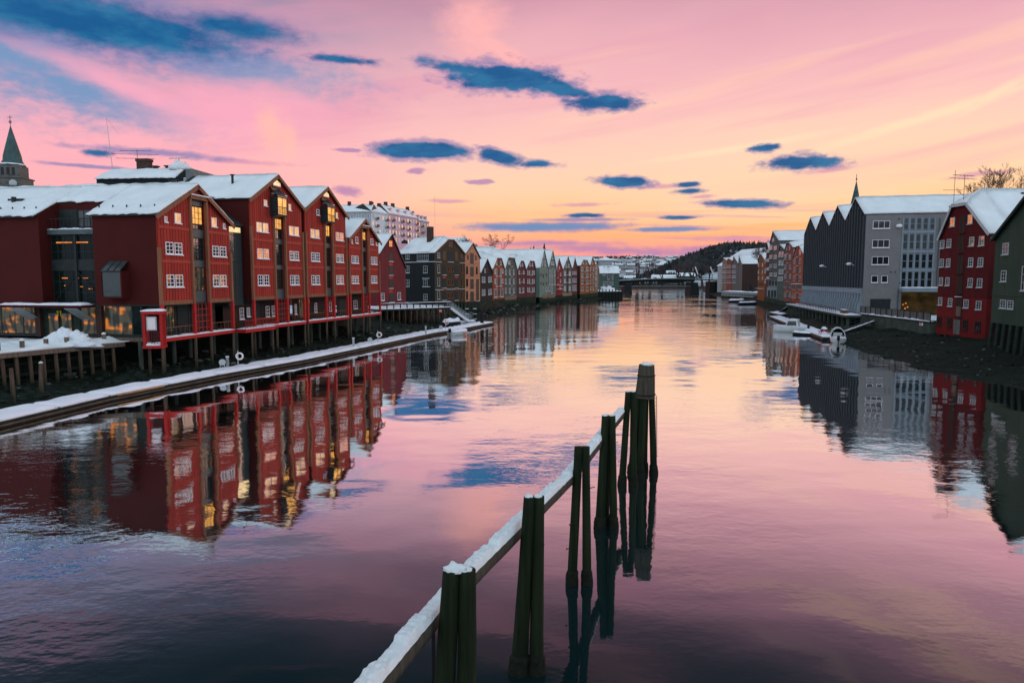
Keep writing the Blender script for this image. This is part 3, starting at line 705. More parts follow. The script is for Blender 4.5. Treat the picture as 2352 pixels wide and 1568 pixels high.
# ------------------------------------------------------------------ the four red wharf buildings
ZD = 3.58
def red_wharf(label, A, B, T, prof_px, zbot_px, strip, wins, bays, depth=26., ff=None, first=False, seed=0, oriel=None, apexwin=None, bands=(), ground=()):
    b = Bld('red_warehouse', label, A, B, ZD, 'warehouse', 'red timber warehouses')
    prof = [(b.uz(*p)[0], b.uz(*p)[1]-.25) for p in prof_px]; prof[0] = (0., prof[0][1]); prof[-1] = (b.w, prof[-1][1])
    ez = (prof[0][1]+prof[-1][1])/2; prof[0] = (0., ez); prof[-1] = (b.w, ez)
    zb = b.uz(*zbot_px)[1]; b.prof = prof; b.zlow = zb
    s0 = b.uz(*T(strip[0], 800))[0]; s1 = b.uz(*T(strip[1], 800))[0]
    top = heights(prof, s0)+.1
    wl = MB()
    wl.prism(clip(prof, 0, s0, zb), 0, 6.6 if first else depth)
    wl.prism(clip(prof, s1, b.w, zb), 0, depth)
    zhead = b.px(*T(strip[0]+10, strip[2]), 'y', 0).z
    wl.prism(clip(prof, s0, s1, zhead), 0.002, 6.6 if first else depth)
    wl.prism([(s0, zb), (s1, zb), (s1, zhead), (s0, zhead)], .35, depth if not first else 6.6)
    rw_ = random.Random(seed*17)
    wall = wl.build('wall', 'red', b.root)
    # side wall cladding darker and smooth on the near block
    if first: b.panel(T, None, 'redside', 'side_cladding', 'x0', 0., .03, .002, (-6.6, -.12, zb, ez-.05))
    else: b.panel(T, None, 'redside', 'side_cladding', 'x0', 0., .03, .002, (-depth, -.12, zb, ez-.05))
    # posts running down into the river
    for i, (x, yy) in enumerate(((.02, -.02), (s0, -.02), (s1, -.02), (b.w-.02, -.02))):
        ht = (ez if i in (0, 3) else zhead+.5)
        zt = ht-(3.2 if i in (0, 3) else 0)
        MB().box(x-.14, x+.14, -.2, .06, zb, zt).build('post', 'brownpost', b.root)
        MB().box(x-.15, x+.15, -.22, .04, .1, zb-.01).build('post', 'redbeam', b.root)
        m = MB(); m.tube([(x, -.08, .1), (x, -.08, -ZD-1)], .15, 8); m.build('pile', 'pile', b.root)
        m = MB(); m.tube([(x, 2.3, -.2), (x, 2.3, -ZD-1)], .2, 8); m.build('pile', 'concrete', b.root)
    MB().box(s0-.1, s1+.1, -.3, .0, zhead-.25, zhead+.1).build('lintel', 'brownpost', b.root)
    MB().box(s0-.15, s1+.15, -.42, .0, zhead+.105, zhead+.22).build('snow_ledge', 'snow', b.root)
    # central bay: glass and zinc panels between the posts
    for kind, y0, y1 in bays:
        z1 = b.px(*T(strip[0]+5, y0), 'y', .35).z; z0 = b.px(*T(strip[0]+5, y1), 'y', .35).z
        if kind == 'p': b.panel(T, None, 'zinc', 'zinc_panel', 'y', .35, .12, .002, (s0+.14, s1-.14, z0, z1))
        elif kind == 'd': b.panel(T, None, 'dark', 'dark_bay_panel', 'y', .35, .03, .002, (s0+.14, s1-.14, z0, z1))  # plain dark panel at the head of the bay
        else: b.win(T, None, 4, max(2, int((z1-z0)/.55)), {'g': 'glass', 'l': 'lit', 'w': 'glassw'}[kind], 'dark', 'y', .35, .06, .035, sill=False, rect=(s0+.14, s1-.14, z0+.01, z1-.01), name='bay_window')
    # white windows
    for wd in wins:
        T_, box, pr, pane = wd
        if pane == 'glass' and rw_.random() < .3: pane = rw_.choice(('glassp', 'glassw'))
        sm = (box[2]-box[0]) < 45 and not pr
        b.win(T_, box, 1 if sm and (box[2]-box[0]) < 30 else 2, 2 if sm else 3, pane, 'frame', pair=pr, fw=.08, mw=.055)
    for y in bands:
        for x0, x1 in ((.15, s0-.15), (s1+.15, b.w-.15)):
            z = b.uz(*T(strip[0], y))[1]; MB().box(x0, x1, -.05, -.002, z-.14, z+.14).build('band_board', 'redband', b.root)
    for x0, x1 in ((.15, s0-.15), (s1+.15, b.w-.15)): MB().box(x0, x1, -.08, -.002, zb-.02, zb+.36).build('band_board', 'brownpost', b.root)
    # ground floor: set back behind the colonnade
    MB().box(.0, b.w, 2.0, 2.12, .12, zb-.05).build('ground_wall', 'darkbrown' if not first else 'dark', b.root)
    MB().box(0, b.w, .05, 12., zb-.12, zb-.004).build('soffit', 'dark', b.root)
    MB().box(-.02, b.w+.02, .0, 12., -.25, .1).build('deck', 'timber', b.root)
    MB().box(-.1, b.w+.1, -.28, -.004, -.22, .10).build('edge_beam', 'redbeam', b.root)
    sn = MB(); sn.snowq((-.05, -.28, .1), (b.w, -.28, .1), (b.w, .5, .1), (-.05, .5, .1), .13, 40, 3, (1, 1, 1, 1), .6, seed, 1.3); sn.build('edge_snow', 'snow_pink', b.root, True)
    for gx0, gx1, kind in ground:
        x0, x1 = b.w*gx0, b.w*gx1
        if kind == 'w': b.win(T, None, max(1, int((x1-x0)/1.6)), 1, 'glassw', 'dark', 'y', 2.0, .07, .06, sill=False, rect=(x0, x1, .35, zb-.25), name='shop_window')
        elif kind == 'g': b.win(T, None, max(1, int((x1-x0)/1.6)), 1, 'glassp', 'dark', 'y', 2.0, .07, .06, sill=False, rect=(x0, x1, .35, zb-.25), name='shop_window')
        elif kind == 's': b.win(T, None, 2, 3, 'glass', 'frame', 'y', 2.0, .08, .05, rect=(x0, x1, .95, 2.25))
        else: b.panel(T, None, 'dark', 'door', 'y', 2.0, .05, .002, (x0, x1, .12, 2.5))
    # railing and the lattice screen in the middle bay
    r = MB(); r.box(.1, s0-.1, .05, .09, 1.0, 1.05).box(s1+.1, b.w-.1, .05, .09, 1.0, 1.05)
    for x0, x1 in ((.1, s0), (s1, b.w)):
        k = int((x1-x0)/.6)
        for i in range(1, k): r.box(x0+i*(x1-x0)/k-.012, x0+i*(x1-x0)/k+.012, .06, .08, .1, 1.0)
    r.build('railing', 'brownpost', b.root)
    r = MB()
    for i in range(1, 4): x = s0+(s1-s0)*i/4; r.box(x-.03, x+.03, -.1, -.05, .1, zb)
    for i in range(1, 5): z = .1+(zb-.1)*i/5; r.box(s0, s1, -.12, -.07, z-.03, z+.03)
    r.build('lattice_screen', 'redbeam', b.root)
    if apexwin:
        a0, a1, z0, z1 = b.ab(T, apexwin, 'y', 0); xm = (a0+a1)/2
        f = MB().prism([(a0-.08, z0-.08), (a1+.08, z0-.08), (a1+.08, z0+(z1-z0)*.55), (xm, z1+.12), (a0-.08, z0+(z1-z0)*.55)], -.07, -.004).build('window', 'frame', b.root)
        MB().prism([(a0, z0), (a1, z0), (a1, z0+(z1-z0)*.5), (xm, z1), (a0, z0+(z1-z0)*.5)], -.09, -.074).build('pane', 'lity', f)
    if oriel:
        a0, a1, z0, z1 = b.ab(T, oriel, 'y', -1.0)
        a0 -= .1; D_ = -1.0
        f = MB().box(a0-.1, a1+.1, D_-.05, -.004, z0-.2, z0).box(a0-.1, a1+.1, D_-.05, -.004, z1, z1+.12)
        f.box(a0-.1, a0, D_-.04, -.004, z0, z1).box(a1, a1+.1, D_-.04, -.004, z0, z1)
        o = f.build('oriel', 'dark', b.root)
        zm = z0+(z1-z0)*.45
        g = MB().box(a0+.004, a1-.004, D_+.02, D_+.05, z0+.004, z1-.004); g.build('pane', 'lit', o)
        m = MB().box((a0+a1)/2-.03, (a0+a1)/2+.03, D_-.03, D_+.015, z0, z1).box(a0, a1, D_-.035, D_+.012, zm-.04, zm+.04)
        for i in range(1, 9): x = a0+(a1-a0)*i/9; m.box(x-.012, x+.012, D_-.09, D_-.07, z0+.05, zm)
        for i in range(1, 5): z = z0+(zm-z0)*i/5; m.box(a0, a1, D_-.1, D_-.075, z-.012, z+.012)
        m.build('balcony_grille', 'dark', o)
        MB().prism([(0, 0), (1, 0), (1, .06), (0, .06)], 0, 1, lambda x, y, z: (a0-.08+(a1-a0+.16)*x, D_-.05+(.05-D_)*y, z1+.13+y*1.1+z)).build('sloped_glass', 'glassp', o)
        m = MB()
        for i in range(4): x = a0+(a1-a0)*i/3; m.add([(x-.03, D_-.05, z1+.2), (x+.03, D_-.05, z1+.2), (x+.03, 0, z1+1.31), (x-.03, 0, z1+1.31)], [(0, 1, 2, 3)])
        m.build('glazing_bar', 'dark', o)
    # roof
    if first:
        xm, zm = max(prof, key=lambda p: p[1])
        m = MB(); sn = MB(); ov = .35; sl = (zm-ez)/xm
        ze = ez-ov*sl; zr2 = ez; sr = (zm-ez)/(b.w-xm)
        for y0, y1, x0 in ((-.35, 6.9, -ov), (6.9, 12.4, 2.4), (12.4, 30, -ov)):
            z0 = ez+x0*sl
            m.slab([(x0, y0, z0), (x0, y1, z0), (xm, y1, zm), (xm, y0, zm)], -.16, 0)
            sn.snowq((x0, y0, z0), (x0, y1, z0), (xm, y1, zm), (xm, y0, zm), .22, 40 if y0 < 12 else 60, 9, (1, 1, 1, 0), .45, seed+y0, .9, .30)
        m.slab([(b.w+ov, -.35, ez-ov*sr), (b.w+ov, 30, ez-ov*sr), (xm, 30, zm), (xm, -.35, zm)], -.16, 0)
        sn.snowq((b.w+ov, -.35, ez-ov*sr), (b.w+ov, 30, ez-ov*sr), (xm, 30, zm), (xm, -.35, zm), .28, 40, 6, (1, 1, 1, 0), .4, 5)
        rf = m.build('roof', 'dark', b.root); sn.build('roof_snow', 'snow', rf, True)
        b.sl = sl
        sg = MB()
        for y0, y1 in ((.6, 6.3), (13, 22)):
            n = int((y1-y0)/1.15)
            for i in range(n+1): y = y0+(y1-y0)*i/n; sg.box(.55, .62, y-.05, y+.05, ez+.55*sl+.2, ez+.6*sl+.42)
        sg.build('snow_guard', 'dark', rf)
    else:
        gable_roof(b, prof, 0, depth, .3, .35, .19, nu=26, ragged=.12, seed=seed)
    bargeboards(b, [(prof[0][0]-.3, prof[0][1]-.2), *prof[1:-1], (prof[-1][0]+.3, prof[-1][1]-.2)], -.32)
    return b
A1, B1 = Zp(373, 779.6, ZD), Zp(534.6, 759, ZD)
b1 = red_wharf('nearest red gabled warehouse with glazed bay and long side wall beside the snowy quay', A1, B1, T1,
    [(358, 481), (448, 418.2), (531.4, 504.2)], (369, 700.3), (1665, 1806, 790),
    [(T1, (1455, 1190, 1605, 1305), True, 'glass'), (T2, (1395, 290, 1537, 392), True, 'glassw'), (T1, (1868, 1225, 1992, 1325), True, 'glass'), (T2, (1785, 292, 1900, 388), True, 'glassw'),
     (T1, (1535, 935, 1593, 1030), False, 'lit'), (T1, (1445, 965, 1472, 1018), False, 'glass'), (T1, (1860, 975, 1908, 1062), False, 'lit'), (T1, (1963, 1028, 1983, 1075), False, 'glass')],
    [('p', 795, 868), ('l', 872, 1032), ('g', 1034, 1075), ('p', 1078, 1150), ('g', 1152, 1352), ('p', 1354, 1412), ('w', 1415, 1625), ('p', 1627, 1728)],
    first=True, seed=1, bands=(1085, 1370), ground=((.03, .28, 'w'), (.29, .40, 'w'), (.44, .60, 'g'), (.63, .82, 'g'), (.84, .97, 'd')))
P3 = lambda px, py: Zp(px, py, ZD)
b2 = red_wharf('tallest red gabled warehouse, second from the left, with glowing oriel under the gable', P3(583, 753.3), P3(699, 739.9), T3,
    [(572.3, 448.2), (633.8, 396.2), (695.3, 470)], T3(560, 1175), (735, 828, 300),
    [(T3, (645, 332, 675, 388), False, 'lit'), (T3, (852, 368, 875, 425), False, 'lit'), (T3, (583, 520, 683, 610), True, 'lit'), (T3, (857, 553, 940, 638), True, 'lit'),
     (T3, (590, 742, 688, 830), True, 'lito'), (T3, (862, 763, 940, 843), True, 'glassw'), (T3, (595, 965, 690, 1052), True, 'glass'), (T3, (867, 967, 943, 1047), True, 'glass')],
    [('d', 310, 486), ('l', 490, 580), ('g', 582, 662), ('p', 665, 702), ('g', 704, 882), ('p', 884, 916), ('g', 918, 1086), ('p', 1088, 1165)],
    depth=11, seed=2, oriel=(768, 315, 842, 465), apexwin=(725, 165, 783, 222), bands=(683, 902), ground=((.03, .10, 's'), (.22, .40, 'g'), (.50, .57, 's'), (.62, .68, 's'), (.78, .86, 'd')))
b3 = red_wharf('red gabled warehouse, third from the left, glowing oriel and pale window under its apex', P3(706, 739), P3(798, 728.3), T3,
    [T3(1000, 385), T3(1170, 210), T3(1345, 445)], T3(1020, 1150), (1158, 1225, 380),
    [(T3, (1088, 412, 1112, 465), False, 'glass'), (T3, (1250, 440, 1268, 490), False, 'lit'), (T3, (1038, 578, 1112, 658), True, 'lit'), (T3, (1250, 605, 1315, 680), True, 'lito'),
     (T3, (1043, 775, 1115, 852), True, 'glass'), (T3, (1253, 788, 1316, 860), True, 'glassw'), (T3, (1046, 968, 1117, 1045), True, 'glass'), (T3, (1255, 968, 1316, 1040), True, 'glassw')],
    [('d', 390, 545), ('l', 548, 640), ('g', 642, 698), ('p', 700, 736), ('g', 738, 892), ('p', 894, 926), ('g', 928, 1077), ('p', 1080, 1146)],
    seed=3, oriel=(1187, 397, 1245, 520), apexwin=(1148, 262, 1190, 312), bands=(710, 905), ground=((.03, .07, 's'), (.12, .38, 'w'), (.48, .54, 's'), (.85, .91, 's')))
b4 = red_wharf('smallest and farthest of the four red warehouses, one glowing window under its gable', P3(804, 727.6), P3(872, 719.7), T3,
    [T3(1352, 640), T3(1487, 480), T3(1620, 662)], T3(1370, 1122), (1468, 1523, 560),
    [(T3, (1382, 668, 1392, 700), False, 'glass'), (T3, (1588, 690, 1598, 718), False, 'glass'), (T3, (1415, 645, 1438, 700), False, 'glass'), (T3, (1543, 660, 1565, 712), False, 'glass'),
     (T3, (1383, 803, 1442, 868), True, 'glass'), (T3, (1547, 813, 1598, 877), True, 'glass'), (T3, (1385, 972, 1443, 1036), True, 'glass'), (T3, (1548, 972, 1597, 1032), True, 'glass')],
    [('d', 565, 600), ('l', 602, 672), ('g', 674, 736), ('p', 738, 766), ('g', 768, 896), ('p', 898, 925), ('g', 927, 1066), ('p', 1068, 1125)],
    seed=4, bands=(745, 915), ground=((.05, .42, 'd'), (.50, .62, 's'), (.74, .82, 'd')))
# rear wing of the second building
zr = heights(b2.prof, b2.w*.5); ze2 = b2.prof[0][1]
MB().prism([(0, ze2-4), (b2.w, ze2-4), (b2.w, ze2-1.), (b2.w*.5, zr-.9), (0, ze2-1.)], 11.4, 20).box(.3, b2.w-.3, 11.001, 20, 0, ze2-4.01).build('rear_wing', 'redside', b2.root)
m = MB()
for y0, y1, dz in ((11.5, 13.4, -.5), (14.2, 20.3, -.9)):
    m.snowq((-.3, y0, ze2-.2+dz), (-.3, y1, ze2-.2+dz), (b2.w*.5, y1, zr+dz), (b2.w*.5, y0, zr+dz), .28, 14, 6, seed=y0)
m.build('rear_roof_snow', 'snow', b2.root, True)
MB().prism([(-.4, ze2+.0), (b2.w*.5, zr+.25), (b2.w*.5, zr-.6), (-.4, ze2-.9)], 11.02, 11.4).prism([(-.4, ze2-.4), (b2.w*.5, zr-.1), (b2.w*.5, zr-.9), (-.4, ze2-1.2)], 13.6, 14.0).build('fire_wall', 'dark', b2.root)
for y, h_ in ((4.2, 1.1), (12.6, .8)): MB().tube([(b2.w*.28, y, heights(b2.prof, b2.w*.28)-.3), (b2.w*.28, y, heights(b2.prof, b2.w*.28)+h_)], [.14, .14], 8).tube([(b2.w*.28, y, heights(b2.prof, b2.w*.28)+h_), (b2.w*.28, y, heights(b2.prof, b2.w*.28)+h_+.12)], .24, 8).build('vent', 'dark', b2.root)
for y in (17.0,): MB().tube([(2.2, y, b1.prof[0][1]+.6), (2.2, y, b1.prof[0][1]+1.9)], .22, 8).box(2.3, 3.6, y-.8, y+.8, b1.prof[0][1]+1.0, b1.prof[0][1]+1.75).build('vent', 'dark', b1.root)
# ---- rest of the first building: recessed glass hall and second red block behind
ez1 = b1.prof[0][1]; zt = b1.zlow
def blk(name, x0, x1, y0, y1, z0, z1, mat): return MB().box(x0, x1, y0, y1, z0, z1).build(name, mat, b1.root)
xm1, zm1 = max(b1.prof, key=lambda p: p[1])
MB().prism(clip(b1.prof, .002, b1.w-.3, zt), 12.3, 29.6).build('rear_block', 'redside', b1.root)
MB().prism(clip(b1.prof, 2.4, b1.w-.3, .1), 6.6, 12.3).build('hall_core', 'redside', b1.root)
def s0rect(y0, y1, z0, z1): return (-y1, -y0, z0, z1)
zf = [b1.px(*T1(620, y), 'x', 1.2).z for y in (1085, 1130, 1355, 1440)]
# terrace gallery
b1.win(T1, None, 5, 2, 'glassp', 'dark', 'x0', 2.4, .08, .07, sill=False, rect=s0rect(6.9, 10.2, zf[0]+.3, ez1+.55), name='gallery_window')
b1.panel(T1, None, 'dark', 'dark_panel', 'x0', 2.4, .08, .01, s0rect(10.25, 12.25, zf[0]+.2, ez1+.6))
blk('terrace', .9, 2.4, 6.62, 12.28, zf[0]-.45, zf[0], 'zinc')
m = MB()
m.box(.92, .96, 6.65, 12.25, zf[0]+1.0, zf[0]+1.05)
for i in range(14): y = 6.7+i*.42; m.box(.93, .95, y-.012, y+.012, zf[0], zf[0]+1.0)
m.build('terrace_railing', 'dark', b1.root)
m = MB(); m.snowq((.9, 6.62, zf[0]), (.9, 12.28, zf[0]), (1.5, 12.28, zf[0]), (1.5, 6.62, zf[0]), .12, 20, 3, amp=.9, seed=4); m.build('terrace_snow', 'snow', b1.root, True)
# glass hall front
for (z0, z1, nm) in ((zf[2]+.05, zf[0]-.5, 'lit'), (zt+.05, zf[3]-.05, 'glass')):
    b1.win(T1, None, 8, 3, 'glassd', 'dark', 'x0', 1.3, .06, .06, sill=False, rect=s0rect(6.65, 12.25, z0, z1), name='hall_window')
b1.panel(T1, None, 'dark', 'blue_spandrel', 'x0', 1.3, .15, .0, s0rect(6.65, 12.25, zf[3]-.05, zf[2]+.05))
blk('hall_back', 1.3, 2.4, 6.62, 12.28, zt, zf[0]-.46, 'dark')
m = MB()
for a, c in ((8.2, 9.6), (9.9, 11.6)): m.box(1.15, 1.19, a, c, zf[0]-1.25, zf[0]-1.13)
for a, c in ((8.4, 9.0), (10.6, 11.2), (9.4, 9.6)): m.box(1.15, 1.19, a, c, zf[3]-.8, zf[3]-.72)
for a, c, z in ((8.0, 8.4, 1.4), (9.0, 9.3, 1.6), (10.9, 11.0, 1.7)): m.box(1.15, 1.19, a, c, zt+z, zt+z+.07)
m.build('lamp', 'lito', b1.root)
m = MB(); m.box(1.02, 1.12, 9.4, 9.6, zt, zf[0]-.5)
m.tube([(1.05, 7.0, zt+.2), (1.05, 9.5, zf[3]), (1.05, 11.9, zt+.2)], .04, 5); m.build('brace', 'dark', b1.root)
# ground floor glass along the side wall
m = MB(); m.box(.35, .5, 0.2, 29., .1, .3).build('plinth', 'dark', b1.root)
blk('ground_core', .6, b1.w-.2, 2.2, 29.5, .1, zt-.01, 'dark')
for y0, y1, k, pane in ((.2, 3.3, 1, 'glassd'), (3.3, 6.3, 1, 'glassw'), (6.9, 8.7, 1, 'glassw'), (13.2, 15., 1, 'glassw'), (15, 17.4, 1, 'glassw'), (17.4, 20.2, 1, 'glassw'), (20.2, 24, 1, 'glassp')):
    b1.win(T1, None, k, 1, pane, 'dark', 'x0', .45, .07, .06, sill=False, rect=s0rect(y0, y1, .32, zt-.1), name='shop_window')
for y0 in (9.6, 11.0): b1.win(T1, None, 1, 1, 'glassw', 'darkgreen', 'x0', .40, .12, .05, sill=False, rect=s0rect(y0, y0+1.3, .14, 2.4), name='entrance_door')
b1.panel(T1, None, 'darkgreen', 'entrance_surround', 'x0', .45, .04, .01, s0rect(8.8, 13.1, .12, zt-.02))
for y in (6.45, 13.0): MB().box(-.05, .35, y-.28, y+.28, 0.1, zt-.01).build('pier', 'darkbrown', b1.root)
# entrance canopy
m = MB(); m.prism([(-1.6, 0), (-1.45, -.22), (.3, -.22), (.3, 0)], 6.9, 15.4).build('canopy', 'redside', b1.root).location = (0, 0, zt-.05)
m = MB(); m.snowq((-1.65, 6.85, zt-.045), (-1.65, 15.5, zt-.045), (.0, 15.5, zt-.045), (.0, 6.85, zt-.045), .2, 30, 4, amp=.3, seed=9); m.build('canopy_snow', 'snow_pink', b1.root, True)
for y in (8.1, 13.9):
    m = MB(); m.add([(-1.4, y-.7, zt-.3), (-1.4, y+.7, zt-.3), (.2, y+.4, zt-1.35), (.2, y-1.0, zt-1.35)], [(0, 1, 2, 3)]); m.slab([(-1.38, y-.7, zt-.34), (-1.38, y+.7, zt-.34), (.2, y+.4, zt-1.39), (.2, y-1.0, zt-1.39)], -.03, 0); m.build('canopy_wing', 'steel', b1.root)
m = MB()
for y in (11.05, 10.75): m.box(-.02, .02, y-.045, y+.045, zt-1.1, zt-.6)
for y in (11.16, 10.86): m.box(-.02, .02, y-.05, y+.05, zt-.76, zt-.68)
mm = m.build('house_number', 'yellow', b1.root); mm.location = (.30, 0, 0)
# box window on the side wall
a0, a1, z0, z1 = b1.ab(T2, (925, 270, 1090, 455), 'x0', 0)
f = MB().box(-1.1, -.034, -a0-.0, -a0+.12, z0-.25, z1+.1).box(-1.1, -.034, -a1-.12, -a1, z0-.25, z1+.1).box(-1.1, -.034, -a1-.1, -a0+.1, z0-.35, z0-.2).box(-1.1, -.034, -a1-.1, -a0+.1, z1, z1+.12)
f = f.build('box_window', 'redside', b1.root)
MB().box(-1.02, -.98, -a1+.003, -a0-.003, z0-.19, z1-.004).build('pane', 'glassp', f)
MB().add([(-1.12, -a1-.05, z1+.12), (-1.12, -a0+.05, z1+.12), (-.04, -a0+.05, z1+1.0), (-.04, -a1-.05, z1+1.0)], [(0, 1, 2, 3)]).slab([(-1.12, -a1-.05, z1+.1), (-1.12, -a0+.05, z1+.1), (-.04, -a0+.05, z1+.98), (-.04, -a1-.05, z1+.98)], -.02, 0).build('sloped_glass', 'glassp', f)
m = MB()
for i in range(4):
    y = -a1-.05+(a1-a0+.1)*i/3; m.tube([(-1.14, y, z1+.14), (-.04, y, z1+1.03)], .035, 5)
m.build('glazing_bar', 'dark', f)
# stair tower of glass between the first two
pa, pb = P3(541, 757.8), P3(576, 753.8)
tw = Bld('glass_stair_tower', 'narrow glazed stair tower squeezed between two red warehouses', pa, pb, ZD, 'tower')
off = .8
zc = tw.px(*T3(400, 550), 'y', off).z; z0 = tw.px(*T3(440, 1225), 'y', off).z
MB().box(0.0, tw.w, off+.06, 8, z0, zc).build('wall', 'dark', tw.root)
tw.win(T3, None, 2, 9, 'glassp', 'dark', 'y', off, .1, .05, sill=False, rect=(.1, tw.w-.05, z0+.05, zc-.05), name='glazing')
tw.panel(T3, None, 'lity', 'lit_ceiling', 'y', off, .075, .068, (.35, tw.w-.25, zc-.75, zc-.2))
MB().prism([(0, 0), (1, 0), (1, .12), (0, .12)], 0, 1, lambda x, y, z: (-.1+(tw.w+.2)*x, off-.25+3.2*y, zc+.0+y*2.2+z)).build('glass_roof', 'dark', tw.root)
MB().box(-.6, tw.w, off+3.4, 9, zc-1, zc+3.2).build('concrete_head', 'palecon', tw.root)
m = MB(); m.snowq((-.6, off+3.3, zc+3.2), (tw.w+.1, off+3.3, zc+3.2), (tw.w+.1, 9, zc+3.2), (-.6, 9, zc+3.2), .35, 8, 6, seed=3).blobby((.6, 6.0, zc+3.5), (1.0, 1.0, .35)).blobby((tw.w-.3, 6.0, zc+3.4), (.7, .8, .3)); m.build('head_snow', 'snow', tw.root, True)
MB().box(.2, tw.w, off+.8, off+.9, .1, z0).build('ground_wall', 'darkbrown', tw.root)
tw.win(T3, (503, 1240, 530, 1312), 2, 3, 'glass', 'frame', 'y', off+.8)
# balcony sticking out at its foot
m = MB(); m.box(-.5, 5.2, -1.6, -.35, -.25, .12); m.build('balcony', 'redbeam', tw.root)
m = MB(); m.snowq((-.5, -1.62, .12), (5.2, -1.62, .12), (5.2, -.4, .12), (-.5, -.4, .12), .12, 20, 4, seed=2); m.build('balcony_snow', 'snow_pink', tw.root, True)
m = MB(); m.box(-.5, 5.2, -1.6, -1.56, 1.05, 1.1).box(-.5, 5.2, -1.6, -1.57, .55, .58)
for i in range(21): x = -.5+i*.285; m.box(x-.013, x+.013, -1.6, -1.57, .12, 1.05)
m.build('balcony_railing', 'redbeam', tw.root)
for x in (.9, 4.9): MB().tube([(x, -1.4, -.2), (x, -1.4, -ZD-1)], .12, 7).build('pile', 'pile', tw.root)
# bicycle leaning on the balcony
bk = thing('bicycle', 'black bicycle leaning on the red balcony railing by the glass tower', 'bicycle', tw.wld((.15, -1.25, .2)), tw.ang)
for x in (0, 1.05):
    w = MB().ring((x, 0, .34), .33, .022, 'y', 18, 5)
    for k in range(8): a = k*math.pi/4; w.tube([(x, 0, .34), (x+.32*math.cos(a), 0, .34+.32*math.sin(a))], .004, 3)
    w.build('wheel', 'black', bk)
MB().tube([(0, 0, .34), (.36, 0, .84), (.9, 0, .86), (1.05, 0, .34)], .018, 5).tube([(.36, 0, .84), (.46, 0, .3), (.9, 0, .82)], .018, 5).tube([(0, 0, .34), (.46, 0, .3)], .015, 5).build('frame', 'dark', bk)
MB().box(.24, .48, -.06, .06, .9, .95).build('saddle', 'black', bk); MB().tube([(.9, -.25, 1.02), (.9, 0, 1.0), (.9, .25, 1.02)], .016, 5).tube([(.9, 0, .86), (.9, 0, 1.0)], .016, 5).build('handlebar', 'dark', bk)

# ------------------------------------------------------------------ display booth at the corner
kb = Bld('display_booth', 'red steel framed display booth hanging over the water at the quay corner', XY(325, 60.6), XY(371, 61.0), 2.95, 'booth')
hh = kb.px(345, 722, 'y', 0).z; wd = kb.w
for x in (0, wd-.22):
    for y in (0, 1.2): MB().box(x, x+.22, y, y+.2, 0, hh).build('frame_post', 'redbeam', kb.root)
for z in (-.05, hh): MB().box(-.05, wd+.05, -.06, 1.46, z, z+.25).build('frame_beam', 'redbeam', kb.root)
m = MB(); m.snowq((-.1, -.08, hh+.25), (wd+.1, -.08, hh+.25), (wd+.1, 1.5, hh+.25), (-.1, 1.5, hh+.25), .18, 8, 5, seed=1); m.build('top_snow', 'snow_pink', kb.root, True)
m = MB(); m.snowq((.24, -.05, .2), (wd-.24, -.05, .2), (wd-.24, 1.2, .2), (.24, 1.2, .2), .25, 10, 6, amp=1.0, seed=7); m.build('floor_snow', 'snow_pink', kb.root, True)
MB().box(.26, wd-.26, 1.3, 1.36, .3, hh).build('back_panel', 'deepred', kb.root)
MB().box(.28, wd-.5, .18, .24, hh*.52, hh*.93).build('board_frame', 'frameg', kb.root); MB().box(.38, wd-.6, .15, .178, hh*.55, hh*.90).build('notice_board', 'white', kb.root)
m = MB()
for z in (.7, 1.0, 1.35): m.box(.22, wd-.22, .05, .08, z, z+.035)
for i in range(1, 5): x = .2+i*(wd-.4)/5; m.box(x-.015, x+.015, .05, .08, .25, 1.4)
m.build('railing', 'dark', kb.root)
for x in (.35, wd-.2): MB().tube([(x, .6, -.05), (x, .6, -4)], .13, 8).build('pile', 'pile', kb.root)
# gate beside it
gt = Bld('metal_gate', 'low metal mesh gate between the quay and the red booth', Zp(262, 779, 3.4), Zp(318, 785, 3.2), 3.3, 'gate')
m = MB()
for x0, x1 in ((.1, gt.w*.5-.05), (gt.w*.5+.05, gt.w-.1)):
    for z in (.15, .5, 1.1): m.box(x0, x1, 0, .04, z, z+.04)
    k = 9
    for i in range(k+1): x = x0+(x1-x0)*i/k; m.box(x-.012, x+.012, 0.005, .035, .15, 1.1)
m.build('mesh_panel', 'dark', gt.root)
for x in (.05, gt.w*.5, gt.w-.05): MB().box(x-.035, x+.035, -.03, .05, 0, 1.2).build('gate_post', 'dark', gt.root)
MB().box(-.1, gt.w+.3, -.15, 2.5, -.3, -.05).build('footbridge', 'redside', gt.root)
m = MB(); m.snowq((-.1, -.15, -.05), (gt.w+.3, -.15, -.05), (gt.w+.3, 2.5, -.05), (-.1, 2.5, -.05), .12, 8, 5, seed=7); m.build('footbridge_snow', 'snow_pink', gt.root, True)

# ------------------------------------------------------------------ wooden quay
ZQ = 3.3
qa, qb = Vector((-43.2, 42.5)), Vector((-35.3, 62.0))
qd = Bld('wooden_quay', 'snow-covered timber quay on thin piles at the far left', qa, qb, ZQ, 'quay')
MB().box(-8, qd.w, 0, .45, -.32, .06).build('edge_timber', 'timber', qd.root)
MB().box(-8, qd.w, .46, 26, -.25, .0).build('deck', 'timber', qd.root)
m = MB(); m.snowq((-8, .02, .06), (qd.w+.6, .02, .06), (qd.w+.6, 7.0, .0), (-8, 7.0, .0), .30, 120, 14, (1, 1, 1, 0), .7, 3, .6); m.build('quay_snow', 'snow', qd.root, True)
m = MB(); m.snowq((-8, 7., .0), (qd.w+.6, 7., .0), (qd.w+.6, 26., 0), (-8, 26., .0), .12, 30, 14, (1, 1, 0, 1), .7, 6, .6); m.build('trodden_snow', 'snow_dirty', qd.root, True)
n = 26
